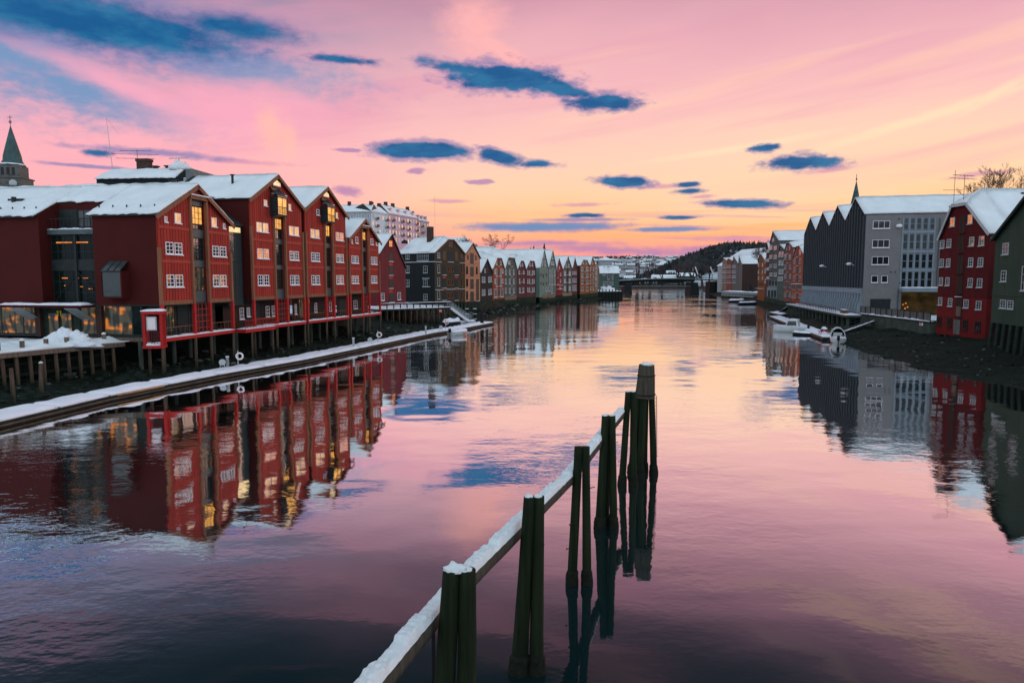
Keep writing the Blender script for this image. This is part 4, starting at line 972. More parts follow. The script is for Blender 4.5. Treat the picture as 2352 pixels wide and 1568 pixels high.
for i in range(n):
    x = -6+i*(qd.w+5)/(n-1)
    MB().tube([(x, .3, -.3), (x+.03, .25, -2), (x, .3, -4.6)], [.15, .14, .15], 9).build('pile', 'pile', qd.root)
for z in (-1.2, -2.1):
    MB().box(-8, qd.w, 1.9, 2.05, z, z+.22).build('waling', 'darkgreen', qd.root)
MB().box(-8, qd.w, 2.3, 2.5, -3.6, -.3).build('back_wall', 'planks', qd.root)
boll = None
for j, (x, y) in enumerate(((25, 1240), (535, 1190), (1035, 1130), (1470, 1090), (1870, 1045), (2250, 1005))):
    p = qd.px(*TG(x, y+30), 'y', .35)
    if boll is None:
        boll = thing('mooring_bollard', '', 'bollard', (0, 0, 0), 0, 'timber bollards along the snowy quay')
        MB().tube([(0, 0, -.2), (0, 0, .72)], [.19, .18], 10).build('post', 'timber', boll)
        MB().blobby((0, 0, .72), (.2, .2, .16), .25, seed=2).build('snow_cap', 'snow', boll, True); o = boll
    else: o = copy_tree(boll)
    o['label'] = ['bollard at the left frame edge of the snowy quay', 'second bollard from the left on the snowy quay', 'third bollard from the left on the quay, below the snow heap', 'fourth bollard from the left, at the right foot of the snow heap', 'fifth bollard from the left on the quay', 'last bollard of the quay, nearest the metal gate'][j]
    w = qd.wld((p.x, .75, .15)); o.location = w; o.rotation_euler = (0, 0, j*1.3)
sp_ = Zp(122, 800, 3.3)
m = MB()
for j, (dx, dy, rx, ry, h) in enumerate(((0, 3.2, 3.1, 1.9, 1.25), (-.7, 3.4, 1.4, 1.3, 1.55), (1.3, 3.0, 1.4, 1.3, 1.35), (-2.8, 3.0, 2.2, 1.6, .5), (3., 2.6, 1.6, 1.2, .45))):
    m.blobby((dx*.72, (dy+3.)*.72+.6, 0), (rx*.72, ry*.7, h*.95), .16, 26, 10, seed=j*3.1+1)
hp = m.build('snow_heap', 'snow_dirty', None, True, (sp_.x, sp_.y-3.2, 3.32)); tag(hp, 'big ploughed snow heap on the quay before the entrance', 'snow heap')
bx = Zp(20, 768, 3.4)
bh = thing('stacked_timber', 'low timber pile with snow on the quay at the left edge', 'timber', (bx.x-1.6, bx.y+1, 3.4), .1)
MB().box(-2, 2.2, -.5, .5, 0, .25).build('plank', 'timber', bh); m = MB(); m.snowq((-2, -.5, .25), (2.2, -.5, .25), (2.2, .5, .25), (-2, .5, .25), .22, 10, 4, seed=5); m.build('snow_cap', 'snow_pink', bh, True)
# two free-standing piles in front of the quay
mp = [Zp(33, 925, .3), Zp(95, 912, .3)]
tp = [(25, 845, -.1), (93, 834, 0)]
for j in range(2):
    o = thing('mooring_post', ['leaning bare mooring post before the quay, left of its snow-capped twin', 'mooring post with a small snow cap before the quay'][j], 'mooring post', (mp[j].x, mp[j].y, 0), 0, 'loose mooring posts')
    d = ray(tp[j][0], tp[j][1]); t = mp[j].y/d.y; top = Vector((d.x*t, mp[j].y, EYE+d.z*t))-Vector((mp[j].x, mp[j].y, 0))
    MB().tube([(0, 0, -1), (top.x*.5, 0, top.z*.5), tuple(top)], [.16, .15, .12], 9).build('post', 'pile', o)
    if j: MB().blobby(tuple(top), (.14, .14, .12), .3, seed=4).build('snow_cap', 'snow', o, True)

# ------------------------------------------------------------------ old houses further along the left bank
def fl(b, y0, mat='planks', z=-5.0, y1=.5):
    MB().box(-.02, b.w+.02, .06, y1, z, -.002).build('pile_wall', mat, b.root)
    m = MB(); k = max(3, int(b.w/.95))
    for i in range(k): x = .2+(b.w-.4)*i/(k-1); j = .12*math.sin(i*5.3); m.tube([(x, -.08, -.15-abs(j)), (x+j, -.14, z)], .17, 6)
    m.build('piling_row', 'mossy', b.root)
def oldhouse(name, label, A, B, zb, T, prof, wall, wins=(), doors=(), depth=18., hip=0, seed=0., skirt=None, base='planks', group='old timber warehouses', side=None, cat='warehouse', ov=.3, nu=12, frame='frame', reach=-5., eq=True, barge=None):
    b = Bld(name, label, A, B, zb, cat, group)
    P = [(b.uz(*T(*p))[0], b.uz(*T(*p))[1]-.2) for p in prof]
    P[0] = (0., P[0][1]); P[-1] = (b.w, P[-1][1])
    if eq: z = (P[0][1]+P[-1][1])/2; P[0] = (0., z); P[-1] = (b.w, z)
    b.prof = P
    if hip and len(P) == 4:
        z = (P[1][1]+P[2][1])/2; P[1] = (P[1][0], z); P[2] = (P[2][0], z)
        s0 = (P[1][1]-P[0][1])/(P[1][0]-P[0][0]); s1 = (P[3][1]-P[2][1])/(P[3][0]-P[2][0])
        xr = (P[2][1]-P[1][1]+s0*P[1][0]-s1*P[2][0])/(s0-s1); zr = P[1][1]+s0*(xr-P[1][0])
        MB().prism([(0, 0), (b.w, 0)]+[(x, z-.02) for x, z in reversed(P)], 0, depth).prism([(P[1][0], P[1][1]-.15), (P[2][0], P[2][1]-.15), (xr, zr-.3)], hip+.2, depth-.02).build('wall', wall, b.root)
    else:
        MB().prism([(0, 0), (b.w, 0)]+[(x, z-.02) for x, z in reversed(P)], 0, depth).build('wall', wall, b.root)
    if side: MB().box(-.04, -.004, .1, depth, 0, P[0][1]-.05).build('side_cladding', side, b.root)
    gable_roof(b, P, 0, depth, ov, .25, .18, hip=hip, nu=nu, seed=seed)
    if barge: bargeboards(b, [P[0], *P[1:-1], P[-1]], -.22, barge, .25, .07)
    for w in wins:
        x0, y0, x1, y1 = w[:4]; o = w[4] if len(w) > 4 else {}
        b.win(T, (x0, y0, x1, y1), o.get('c', 2), o.get('r', 3), o.get('p', 'glass'), o.get('f', frame), pair=o.get('pair', False), fw=o.get('fw', .075), mw=.04)
    for d in doors:
        b.panel(T, d[:4], d[4] if len(d) > 4 else 'dark', 'loading_door', 'y', 0, .05, .002)
        if not (len(d) > 5): b.ledge(T, d[0]-2, d[2]+2, d[3], 'y', 0, 'snow', 'snow_ledge', .1, .2)
    if skirt:
        a0, a1, z0, z1 = b.ab(T, skirt, 'y', -.1); MB().box(max(a0, -.1), min(a1, b.w+.1), -.16, -.004, z0, z1).build('skirt', 'skirt', b.root)
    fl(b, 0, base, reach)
    return b
Z_ = ZD
b5 = oldhouse('maroon_warehouse', 'maroon steep-gabled warehouse with one lit top window, left of the black house', XY(872.5, 140), XY(933, 151), 3.58, T4,
    [(350, 690), (468, 483), (625, 838)], 'maroon', [(360, 1118, 395, 1192), (533, 1110, 567, 1185)],
    [(443, 697, 483, 787), (443, 830, 483, 933), (443, 965, 483, 1070), (443, 1118, 493, 1215)], 22, seed=11, eq=False, ov=.2, nu=20, barge='darkbrown')
b5.win(T4, (443, 563, 480, 635), 2, 2, 'lito', 'maroon')
for y0, y1 in ((800, 828), (944, 968), (1083, 1112)): b5.panel(T4, (443, y0, 482, y1), 'redbeam', 'red_hatch')
b6 = oldhouse('black_and_brown_house', 'big dark house with black side wall and olive brown gable behind the pier railing', XY(999.7, 162), XY(1068.6, 170), 3.58, T4,
    [(930, 680), (1062, 545), (1122, 545), (1245, 690)], 'brownwall',
    [(1070, 575, 1110, 630, {'f': 'brownpost', 'r': 1}), (950, 690, 978, 748, {'f': 'frameg'}), (1008, 680, 1040, 765, {'pair': 1, 'c': 1, 'f': 'brownpost'}), (1138, 685, 1165, 770, {'pair': 1, 'c': 1, 'f': 'brownpost'}), (1198, 708, 1216, 755, {'f': 'brownpost'})] +
    [(x0, y0+dy, x1, y1+dy, {'f': f, 'c': 1}) for dy in (0, 137, 274) for x0, y0, x1, y1, f in ((952, 820, 978, 905, 'frameg'), (1060, 838, 1083, 893, 'brownpost'), (1098, 838, 1120, 893, 'brownpost'), (1197, 825, 1216, 908, 'brownpost'))],
    [(1060, 680, 1118, 793)]+[(x0, 825+dy, x1, 930+dy) for dy in (0, 137, 265) for x0, x1 in ((1005, 1043), (1133, 1168))], 13, hip=2.2, seed=12, side='blackwall', nu=22, barge='brownpost')
for dy in (0, 137):
    for x0, x1 in ((1008, 1042), (1135, 1168)): b6.panel(T4, (x0, 940+dy, x1, 972+dy), 'redband', 'red_hatch')
for bx_, k in (((620, 695, 660, 760), 2), ((740, 685, 860, 775), 6), ((805, 830, 850, 905), 2), ((620, 830, 660, 905), 2), ((805, 975, 850, 1050), 2), ((620, 975, 660, 1050), 2), ((808, 1125, 850, 1190), 2)):
    b6.win(T4, bx_, k, 2, 'glassp', 'frameg', 'x0', -.045)
for x0, x1, y in ((600, 930, 790), (800, 870, 965), (625, 665, 908), (800, 880, 1052)): b6.ledge(T4, x0, x1, y, 'x0', -.045)
for x0, x1, y in ((932, 990, 793), (1185, 1240, 803), (932, 1010, 1083), (1045, 1130, 1078), (1170, 1238, 1075)): b6.ledge(T4, x0, x1, y, 'y', 0, h=.09)
MB().box(3.4, 4.6, 5.0, 6.2, b6.prof[1][1]-1, b6.prof[1][1]+3.2).build('chimney', 'chimney', b6.root)
MB().blobby((-0.5+1.2, 11.2, b6.prof[0][1]+2.4), (.9, .9, .9), .1).build('roof_hatch', 'black', b6.root)
b7 = oldhouse('pale_timber_house', 'pale orange horizontally boarded house with narrow black windows', XY(1069, 171), XY(1103, 181), 3.58, T4,
    [(1245, 690), (1320, 578), (1405, 738)], 'palewood',
    [(x0, y0, x1, y1, {'c': 1, 'r': 1, 'f': 'dark'}) for x0, y0, x1, y1 in ((1263, 715, 1280, 762), (1347, 720, 1362, 765), (1253, 835, 1273, 915), (1357, 838, 1373, 915), (1253, 967, 1273, 1045), (1253, 1098, 1273, 1178))],
    [(1297, 697, 1333, 812, 'dark', 0), (1297, 840, 1333, 942, 'dark', 0), (1297, 970, 1333, 1073, 'dark', 0), (1297, 1100, 1335, 1210, 'dark', 0), (1358, 970, 1388, 1200)], 18, seed=13, eq=False, barge='dark')
b8 = oldhouse('black_gabled_house', 'small sooty black gabled house with steep snowy roof', XY(1103.6, 183), XY(1131.3, 197), 3.4, T5,
    [(10, 670), (120, 405), (222, 640)], 'blackwall',
    [(33, 740, 55, 838), (68, 740, 90, 838), (145, 738, 168, 836), (180, 738, 204, 826), (33, 965, 55, 1068), (68, 965, 90, 1062), (147, 960, 168, 1055), (182, 955, 204, 1048), (80, 598, 93, 665, {'c': 1})], [(108, 545, 130, 680, 'black', 0)], 18, seed=14, barge='dark')
b9 = oldhouse('orange_brown_warehouse', 'orange brown warehouse with tall white windows and clipped gable', XY(1131.8, 197), XY(1158.6, 210), 3.3, T5,
    [(230, 580), (295, 400), (372, 400), (435, 590)], 'orange',
    [(283, 455, 302, 530), (358, 455, 378, 530), (255, 605, 274, 690), (279, 595, 303, 735), (356, 595, 380, 735), (388, 605, 410, 675), (255, 775, 274, 860), (279, 770, 303, 915), (357, 770, 382, 910), (385, 775, 407, 850), (250, 955, 303, 1100, {'c': 4}), (358, 950, 410, 1090, {'c': 4})],
    [(320, 455, 345, 560), (322, 640, 346, 735), (322, 800, 346, 910), (325, 975, 346, 1090)], 24, hip=5., seed=15)
b10 = oldhouse('sage_green_warehouse', 'sage green warehouse with drainpipe down the middle and wide clipped gable', XY(1159.2, 210.5), XY(1187, 224), 3.2, T5,
    [(438, 590), (490, 385), (598, 405), (645, 590)], 'sage',
    [(495, 462, 510, 520), (514, 462, 530, 520)]+[(x0, y0+dy, x1, y1+dy) for dy in (0, 162, 325) for x0, y0, x1, y1 in ((442, 612, 462, 705), (514, 612, 532, 705), (582, 612, 603, 700))],
    [(545, 455, 572, 565)]+[(547, 640+dy, 574, 735+dy) for dy in (0, 162, 325)], 26, hip=6, seed=16, skirt=(438, 1095, 640, 1142))
for dy in (0, 162, 325): b10.panel(T5, (545, 595+dy, 565, 622+dy), 'skirt', 'hatch')
p0 = b10.px(*T5(541, 440)); MB().box(p0.x-.06, p0.x+.06, -.12, -.004, -2, p0.z).build('drainpipe', 'steel', b10.root)
b11 = oldhouse('plum_warehouse', 'narrow plum warehouse with white loading beam, left of its wider plum twin', XY(1188, 224.5), XY(1207, 233.5), 3.2, T5,
    [(660, 600), (713, 450), (765, 455), (800, 585)], 'plum',
    [(706, 500, 718, 560), (745, 497, 757, 556), (680, 630, 702, 695), (762, 630, 780, 692), (690, 775, 706, 855), (763, 775, 781, 850), (690, 935, 713, 1022, {'c': 3}), (751, 930, 776, 1018, {'c': 3})],
    [(723, 500, 742, 545), (724, 640, 742, 690), (724, 785, 742, 840), (718, 940, 745, 1030)], 26, hip=6, seed=17)
b12 = oldhouse('plum_warehouse', 'wider plum warehouse with dense white windows, left of the tall pale green gables', XY(1207.6, 234), XY(1229.8, 245.3), 3.1, T5,
    [(815, 590), (873, 450), (950, 455), (985, 600)], 'plum',
    [(871, 490, 886, 555), (917, 490, 932, 555)]+[(x0, y0+dy, x0+14, y1+dy) for dy in (0, 152, 300) for x0, y0, y1 in ((836, 630, 705), (866, 630, 705), (918, 630, 705), (946, 632, 702))],
    [(893, 500, 910, 550)]+[(890, 625+dy, 912, 720+dy) for dy in (0, 152, 300)], 26, hip=6, seed=18)
b13 = oldhouse('pale_green_warehouse', 'tall pale green warehouse with needle gable, the left of a joined pair', XY(1239.3, 246), XY(1258.4, 256.5), 2.8, T5,
    [(1055, 578), (1127, 245), (1200, 575)], 'mint',
    [(1117, 318, 1133, 405), (1092, 460, 1107, 550), (1140, 460, 1158, 550), (1105, 690, 1128, 760, {'f': 'mint'}), (1160, 930, 1187, 995), (1105, 840, 1128, 900, {'f': 'mint'})],
    [(1112, 530, 1134, 590), (1068, 680, 1088, 735, 'dark', 0), (1160, 680, 1180, 735, 'dark', 0), (1068, 835, 1088, 885, 'dark', 0), (1160, 835, 1180, 885, 'dark', 0)], 24, seed=19, skirt=(1100, 1062, 1196, 1118), side='mint', ov=.1)
b14 = oldhouse('sea_green_warehouse', 'sea green warehouse, slightly lower right half of the joined needle gables', XY(1258.7, 256.6), XY(1276.5, 267), 2.8, T5,
    [(1200, 575), (1277, 258), (1335, 560)], 'mint2',
    [(1267, 345, 1285, 430), (1250, 475, 1305, 530, {'c': 4}), (1262, 612, 1281, 735), (1262, 762, 1281, 885), (1260, 905, 1281, 1030), (1212, 905, 1238, 995)] +
    [(x0, y0, x0+18, y0+118) for x0 in (1223, 1307) for y0 in (615, 765)], [(1262, 545, 1281, 592)], 24, seed=20, skirt=(1200, 1055, 1320, 1112), ov=.1)
b15 = oldhouse('crimson_house', 'narrow crimson gabled house with snow-topped porch', XY(1277.5, 267.5), XY(1291.3, 274.5), 3.1, T5,
    [(1345, 560), (1387, 400), (1448, 600)], 'crimson',
    [(1349, 555, 1359, 600), (1394, 555, 1407, 600), (1412, 670, 1429, 725), (1409, 785, 1428, 840), (1407, 905, 1428, 955)], [(1366, 545, 1384, 640), (1366, 665, 1384, 760), (1366, 780, 1384, 870)], 20, seed=21, eq=False)
b15.ledge(T5, 1340, 1445, 890, d=.5); b15.ledge(T5, 1340, 1440, 962, d=.8)
b16 = oldhouse('grey_green_warehouse', 'grey green gabled warehouse with a dark loading column down its middle', XY(1292, 275), XY(1313, 286), 2.8, T5,
    [(1453, 600), (1547, 370), (1620, 590)], 'greywall',
    [(x0, y0, x0+30, y1, {'c': 3, 'pair': 1}) for x0 in (1483, 1567) for y0, y1 in ((645, 720), (780, 850), (908, 983))]+[(1508, 515, 1530, 575), (1555, 515, 1573, 575), (1541, 425, 1551, 455, {'c': 1})],
    [(1532, 515, 1552, 572), (1530, 590, 1558, 1030, 'darkbrown', 0)], 20, seed=22, base='planks')
b16.panel(T5, (1453, 1030, 1620, 1072), 'beige', 'skirt')
for y in (710, 845): b16.ledge(T5, 1520, 1580, y, d=.4)
b17 = oldhouse('dark_red_warehouse', 'slim dark red warehouse squeezed between grey green and ochre ones', XY(1314, 287), XY(1325, 294), 3., T5,
    [(1625, 590), (1668, 385), (1700, 545)], 'plum',
    [(x0, y0, x0+14, y1) for x0 in (1630, 1656, 1684) for y0, y1 in ((645, 700), (765, 840), (885, 985))], (), 20, seed=23)
b18 = oldhouse('ochre_warehouse', 'ochre brown warehouse with clipped gable and many small windows', XY(1332, 301), XY(1353, 318), 2.8, T5,
    [(1762, 545), (1815, 435), (1885, 440), (1925, 530)], 'ochre',
    [(1811, 455, 1832, 515), (1862, 457, 1881, 515)]+[(x0, y0, x0+36, y1, {'c': 4}) for x0 in (1785, 1870) for y0, y1 in ((565, 640), (680, 755), (797, 870), (920, 985))],
    [(1830, y, 1862, y+60) for y in (590, 705, 825)]+[(1838, 465, 1856, 540)], 20, hip=5, seed=24, side='darkbrown')
b19 = oldhouse('ochre_warehouse', 'narrow ochre brown warehouse with pointed gable, right of the clipped one', XY(1354, 320), XY(1366, 331), 2.8, T5,
    [(1930, 530), (1978, 375), (2015, 510)], 'ochre',
    [(1966, 455, 1988, 515)]+[(x0, y0, x0+18, y1) for x0 in (1940, 1990) for y0, y1 in ((568, 640), (685, 755), (800, 868), (915, 975))], [(1965, y, 1986, y+50) for y in (620, 735, 850)], 20, seed=25)
b20 = oldhouse('beige_warehouse', 'last beige warehouse of the left row, rows of small white windows', XY(1367, 333), XY(1373, 341), 3., T5,
    [(2018, 510), (2045, 480), (2068, 515)], 'beige',
    [(x0, y0, x0+14, y1) for x0 in (2022, 2046) for y0, y1 in ((550, 600), (640, 700), (740, 800), (840, 900))], (), 16, seed=26)
# green house facing upstream with its own quay
g21 = oldhouse('dark_green_house', 'dark green house with broad snowy roof ending the left row of houses', XY(1377.5, 388), XY(1421, 388), 3.2, T5,
    [(2100, 675), (2120, 674), (2430, 674), (2440, 675)], 'sage', [(2172, 825, 2210, 890), (2237, 822, 2297, 895, {'c': 4}), (2325, 822, 2350, 890), (2168, 685, 2212, 715, {'r': 1}), (2250, 685, 2290, 785), (2325, 685, 2350, 785)], (), .5, seed=27, reach=-4)
w = g21.w; ze = g21.px(*T5(2200, 675)).z; zr = ze+3.9
MB().prism([(0, 0), (9, 0), (9, ze), (4.5, zr), (0, ze)], 0, w, lambda x, y, z: (y, x+.01, z)).build('wall', 'sage', g21.root)
m = MB(); sn = MB()
for y0, y1 in ((-.4, 4.5), (9.4, 4.5)):
    q = [(-.3, y0, ze-.3), (w+.3, y0, ze-.3), (w+.3, y1, zr), (-.3, y1, zr)]; m.slab(q, -.1, 0); sn.snowq(*q, .3, 14, 5, (1, 1, 1, 0), seed=y0)
r_ = m.build('roof', 'dark', g21.root); sn.build('roof_snow', 'snow', r_, True)
for x0, x1, y in ((2180, 2205, 575), (2240, 2290, 572), (2262, 2285, 635)):
    p = g21.px(*T5(x0, y), 'y', 1.5); MB().box(p.x, p.x+(x1-x0)*.032, 1.3, 1.9, p.z, p.z+.35).build('skylight', 'glass', r_)
# block behind it
sb = thing('hip_roofed_block', 'low grey block with snowy hipped roof behind the green house', 'building', (*XY(1392, 600), 3.1), .1)
MB().box(-5, 5, 0, 10, 0, 23).build('wall', 'greyrender', sb)
m = MB(); q = [(-5.6, -1, 23), (5.6, -1, 23), (5.6, 11, 23), (-5.6, 11, 23)]; m.add(q+[(-1, 5, 26), (1, 5, 26)], [(0, 1, 5, 4), (1, 2, 5), (2, 3, 4, 5), (3, 0, 4), (0, 3, 2, 1)]); m.build('roof', 'snow', sb)
# right extension of pale green block (side wing with steps)
# ------------------------------------------------------------------ pier in front of the maroon and black houses
pr = Bld('timber_pier', 'timber pier with snowy railing before the maroon and black houses', Zp(873, 711, 3.5), Zp(1037, 705.5, 3.5), 3.5, 'pier')
L_ = pr.w
MB().box(0, L_, 0, 28, -.28, .0).build('deck', 'darkgreen', pr.root)
m = MB(); m.snowq((0, -.05, .002), (L_, -.05, .002), (L_, 28, .002), (0, 28, .002), .18, 50, 20, seed=3, amp=.6); m.build('deck_snow', 'snow_pink', pr.root, True)
m = MB(); m.box(0, L_, .1, .2, 1.0, 1.1).box(0, L_, .12, .17, .62, .68).box(0, L_, .12, .17, .32, .38); m.build('handrail', 'dark', pr.root)
m = MB(); m.snowq((0, .06, 1.1), (L_, .06, 1.1), (L_, .24, 1.1), (0, .24, 1.1), .09, 40, 2, amp=.5, seed=6); m.build('rail_snow', 'snow_pink', pr.root, True)
for i in range(12): x = .1+(L_-.2)*i/11; MB().box(x-.08, x+.08, .08, .24, 0, 1.08).build('rail_post', 'dark', pr.root)
for i in range(13):
    x = .3+(L_-.6)*i/12
    for y in (.2, 3.): MB().tube([(x, y, -.28), (x+.05, y, -4.6)], .14, 7).build('pile', 'pile', pr.root)
m = MB()
for x in (L_*.72, L_*.95): m.tube([(x, .1, -.4), (x-1.6, .1, -3.6)], .07, 6).tube([(x-1.4, .1, -.4), (x+.2, .1, -3.6)], .07, 6)
m.build('brace', 'pile', pr.root)
a0, a1, z0, z1 = pr.ab(T4, (968, 1290, 1000, 1320), 'y', -.1)
sg = thing('warning_sign', 'small red and white warning sign hanging below the pier edge', 'sign', pr.wld((a0, -.12, z0)), pr.ang)
MB().box(0, a1-a0, 0, .03, 0, z1-z0).build('board', 'redbeam', sg)
m = MB()
for i in range(4): x = (a1-a0)*(.12+.21*i); m.box(x, x+(a1-a0)*.12, -.012, -.002, (z1-z0)*.5, (z1-z0)*.85); m.box(x, x+(a1-a0)*.15, -.012, -.002, (z1-z0)*.18, (z1-z0)*.28)
m.build('lettering', 'white', sg)
# gangway down to the pontoon
def gangway(name, label, P, Q, w=1.2, rails=3, snow='snow_pink', mat='frameg', strip=1.):
    P = Vector(P); Q = Vector(Q); o = thing(name, label, 'gangway', tuple(P), 0); d = Q-P; n = Vector((d.y, -d.x, 0)).normalized()*w/2
    m = MB(); m.slab([tuple(-n), tuple(n), tuple(d+n), tuple(d-n)], -.12, 0); m.build('walkway', mat, o)
    n3 = n if n.y < 0 else -n; a3 = n3*(1-2*strip)
    m = MB(); m.snowq(tuple(n3), tuple(a3), tuple(d+a3), tuple(d+n3), .1, 3, 14, amp=.8, seed=2); m.build('walkway_snow', snow, o, True)
    for s in (-1, 1):
        m = MB()
        for k in range(1, rails+1): m.tube([tuple(n*s+Vector((0, 0, k*1.05/rails))), tuple(d+n*s+Vector((0, 0, k*1.05/rails)))], .03, 5)
        for i in range(9): q = d*i/8+n*s; m.tube([tuple(q), tuple(q+Vector((0, 0, 1.05)))], .025, 5)
        m.build('handrail', mat, o)
    return o
Pg = pr.wld((L_, .8, .1)); Qg = Zp(1078, 738, .8)
gangway('gangway', 'narrow railed gangway sloping from the timber pier to the pontoon', Pg, Qg, 1.0, 3)

# ------------------------------------------------------------------ left pontoon
pl = [Vector(p) for p in ((-34.5, 22), (-31.2, 40.8), (-29.9, 50.2), (-26.7, 61.5), (-22.4, 73.5), (-12.7, 111), (-8.6, 122), (-3.7, 138.6))]
pt = thing('floating_pontoon', 'long snow-covered floating pontoon along the left bank', 'pontoon', (pl[1].x, pl[1].y, 0), 0)
O_ = Vector((pl[1].x, pl[1].y))
def offl(line, o):
    r = []
    for i, p in enumerate(line):
        d = (line[min(i+1, len(line)-1)]-line[max(i-1, 0)]).normalized(); r.append(p+Vector((-d.y, d.x))*o)
    return r
inn = offl(pl, 2.5); o1 = offl(pl, -.12)
m = MB(); rl = MB(); sn = MB()
for i in range(len(pl)-1):
    q = [(*(pl[i]-O_), 0), (*(pl[i+1]-O_), 0), (*(inn[i+1]-O_), 0), (*(inn[i]-O_), 0)]
    m.slab(q, -.4, .40)
    q2 = [(*(o1[i]-O_), 0), (*(o1[i+1]-O_), 0), (*(pl[i+1]-O_), 0), (*(pl[i]-O_), 0)]
    rl.slab(q2, .12, .20)
    L = (pl[i+1]-pl[i]).length; k = max(1, round(L/6.2))
    for j in range(k):
        f0, f1 = j/k, (j+1)/k; gap = .10/L
        A_ = pl[i].lerp(pl[i+1], f0+gap); B_ = pl[i].lerp(pl[i+1], f1-gap); C_ = inn[i].lerp(inn[i+1], f1); D_ = inn[i].lerp(inn[i+1], f0)
        sn.snowq((*(A_-O_), .404), (*(B_-O_), .404), (*(C_-O_), .404), (*(D_-O_), .404), .27, 14, 8, (1, 1, 1, 1), .30, i*3.+j, .7, -.0)
m.build('float', 'pontside', pt); rl.build('rub_rail', 'pontrail', pt); sn.build('pontoon_snow', 'snow_pink', pt, True)
fr = pl[2].lerp(pl[3], .05)-O_; m = MB(); d_ = (pl[3]-pl[2]).normalized(); n_ = Vector((d_.y, -d_.x))
# pale new plank on the rail
q = [fr+n_*.13, fr+d_*4.6+n_*.13, fr+d_*4.6, fr]; m.slab([(*v, 0) for v in q], .34, .46); m.build('new_plank', 'newplank', pt)
def onpont(px, py): p = Zp(px, py, .75); return (p.x, p.y, .6)
def lifering(px, py, h, label, red=False):
    o = thing('lifebuoy_stand', label, 'lifebuoy', onpont(px, py), .15, 'lifebuoy stands on the pontoon')
    MB().tube([(0, 0, 0), (0, 0, h)], .05, 7).build('pole', 'frameg', o)
    MB().ring((.18, -.1, h*.66), .30, .085, 'y', 20, 8).build('ring', 'white', o, True)
    if red:
        m = MB()
        for a in (.6, 2.2, 3.7, 5.3): m.tube([(.18+.3*math.cos(a-.22), -.1, h*.66+.3*math.sin(a-.22)), (.18+.3*math.cos(a+.22), -.1, h*.66+.3*math.sin(a+.22))], .10, 8)
        m.build('red_band', 'redp', o)
    return o
lifering(547, 838, 1.55, 'white lifebuoy on its pole, nearest on the left pontoon')
lifering(868, 784, 1.6, 'lifebuoy on its pole at the middle of the left pontoon')
lifering(1671*.6125*1.0+0.0, 755, 1.9, 'red and white lifebuoy on a tall pole by the moored boats', True)
def reel(px, py, label):
    o = thing('hose_reel', label, 'hose reel', onpont(px, py), .15, 'hose reels on the pontoon')
    MB().tube([(0, -.06, .62), (0, .06, .62)], .30, 18).build('drum', 'frameg', o)
    MB().tube([(-.2, 0, 0), (-.2, 0, .6)], .03, 6).tube([(.2, 0, 0), (.2, 0, .6)], .03, 6).build('leg', 'frameg', o)
reel(511, 843, 'round grey hose reel on legs, nearest on the left pontoon'); reel(850, 788, 'small round hose reel beside the middle lifebuoy'); reel(1013, 758, 'farthest round hose reel, near the moored boats')
def ppost(px, py, h, label):
    o = thing('service_post', label, 'post', onpont(px, py), .15, 'service posts on the pontoon')
    MB().box(-.12, .12, -.1, .1, 0, h).build('post', 'steel', o); MB().box(-.14, .14, -.12, .12, h+.002, h+.08).build('lamp_head', 'frame', o)
ppost(523, 841, 1.05, 'square service post between hose reel and nearest lifebuoy'); ppost(812, 794, 1.1, 'service post standing alone halfway along the pontoon'); ppost(978, 765, 1.15, 'farthest service post on the left pontoon')
# pile guide at the pontoon end
c0 = Zp(1081, 741, .3)
dg = thing('guide_pile_frame', 'tall black guide pile frame with snowy crossbars at the pontoon end', 'mooring frame', (c0.x, c0.y+1.2, 0), .1)
S_ = c0.y/FPX
hgt = (742-711)*S_+.3
for x in (-.75, .75, ): MB().box(x-.22, x+.22, -.3, .3, -1, hgt).build('pile', 'black', dg)
MB().box(-.42, .42, -.1, .1, -.5, hgt-.6).build('centre_panel', 'zinc', dg)
m = MB()
for k in range(4):
    z = hgt-k*1.05; 
    for x in (-.8, .8): m.box(x-.35, x+.35, -.36, .3, z+.003, z+.1)
m.build('snow_bar', 'snow', dg)
bp = thing('mooring_post', 'single thick black pile at the tip of the left pontoon', 'mooring post', (*Zp(1107, 749, 0).xy, 0), 0, 'loose mooring posts')
MB().tube([(0, 0, -1), (0, 0, 3.2)], [.36, .33], 12).build('post', 'black', bp)
# snowed-in motor boat and dinghies at the pontoon
def hullmesh(L, Wd, H, ns=9):
    m = MB(); st = []
    for i in range(ns):
        t = i/(ns-1); w = Wd/2*(1-.93*max(0, (t-.5)/.5)**3.); sh = H*(1+.28*t*t); keel = -.25+.35*max(0, t-.7)**1.5*2
        st.append([(L*(t-.5), y*w, z) for y, z in ((-1, sh), (-.92, sh*.45), (-.55, keel*.4), (0, keel), (.55, keel*.4), (.92, sh*.45), (1, sh))])
    for s in st: m.v += s
    for i in range(ns-1):
        for j in range(6): m.f.append((i*7+j, i*7+j+1, (i+1)*7+j+1, (i+1)*7+j))
    m.f.append(tuple(range(7))); m.f.append(tuple((ns-1)*7+j for j in range(6, -1, -1)))
    m.deck = [[s[0], s[6]] for s in st]
    return m
def deckm(m, z=-.03, ins=.0):
    d = MB()
    for a, b in m.deck: d.v += [(a[0], a[1]*(1-ins), a[2]+z), (b[0], b[1]*(1-ins), b[2]+z)]
    for i in range(len(m.deck)-1): d.f.append((2*i, 2*i+1, 2*i+3, 2*i+2))
    return d
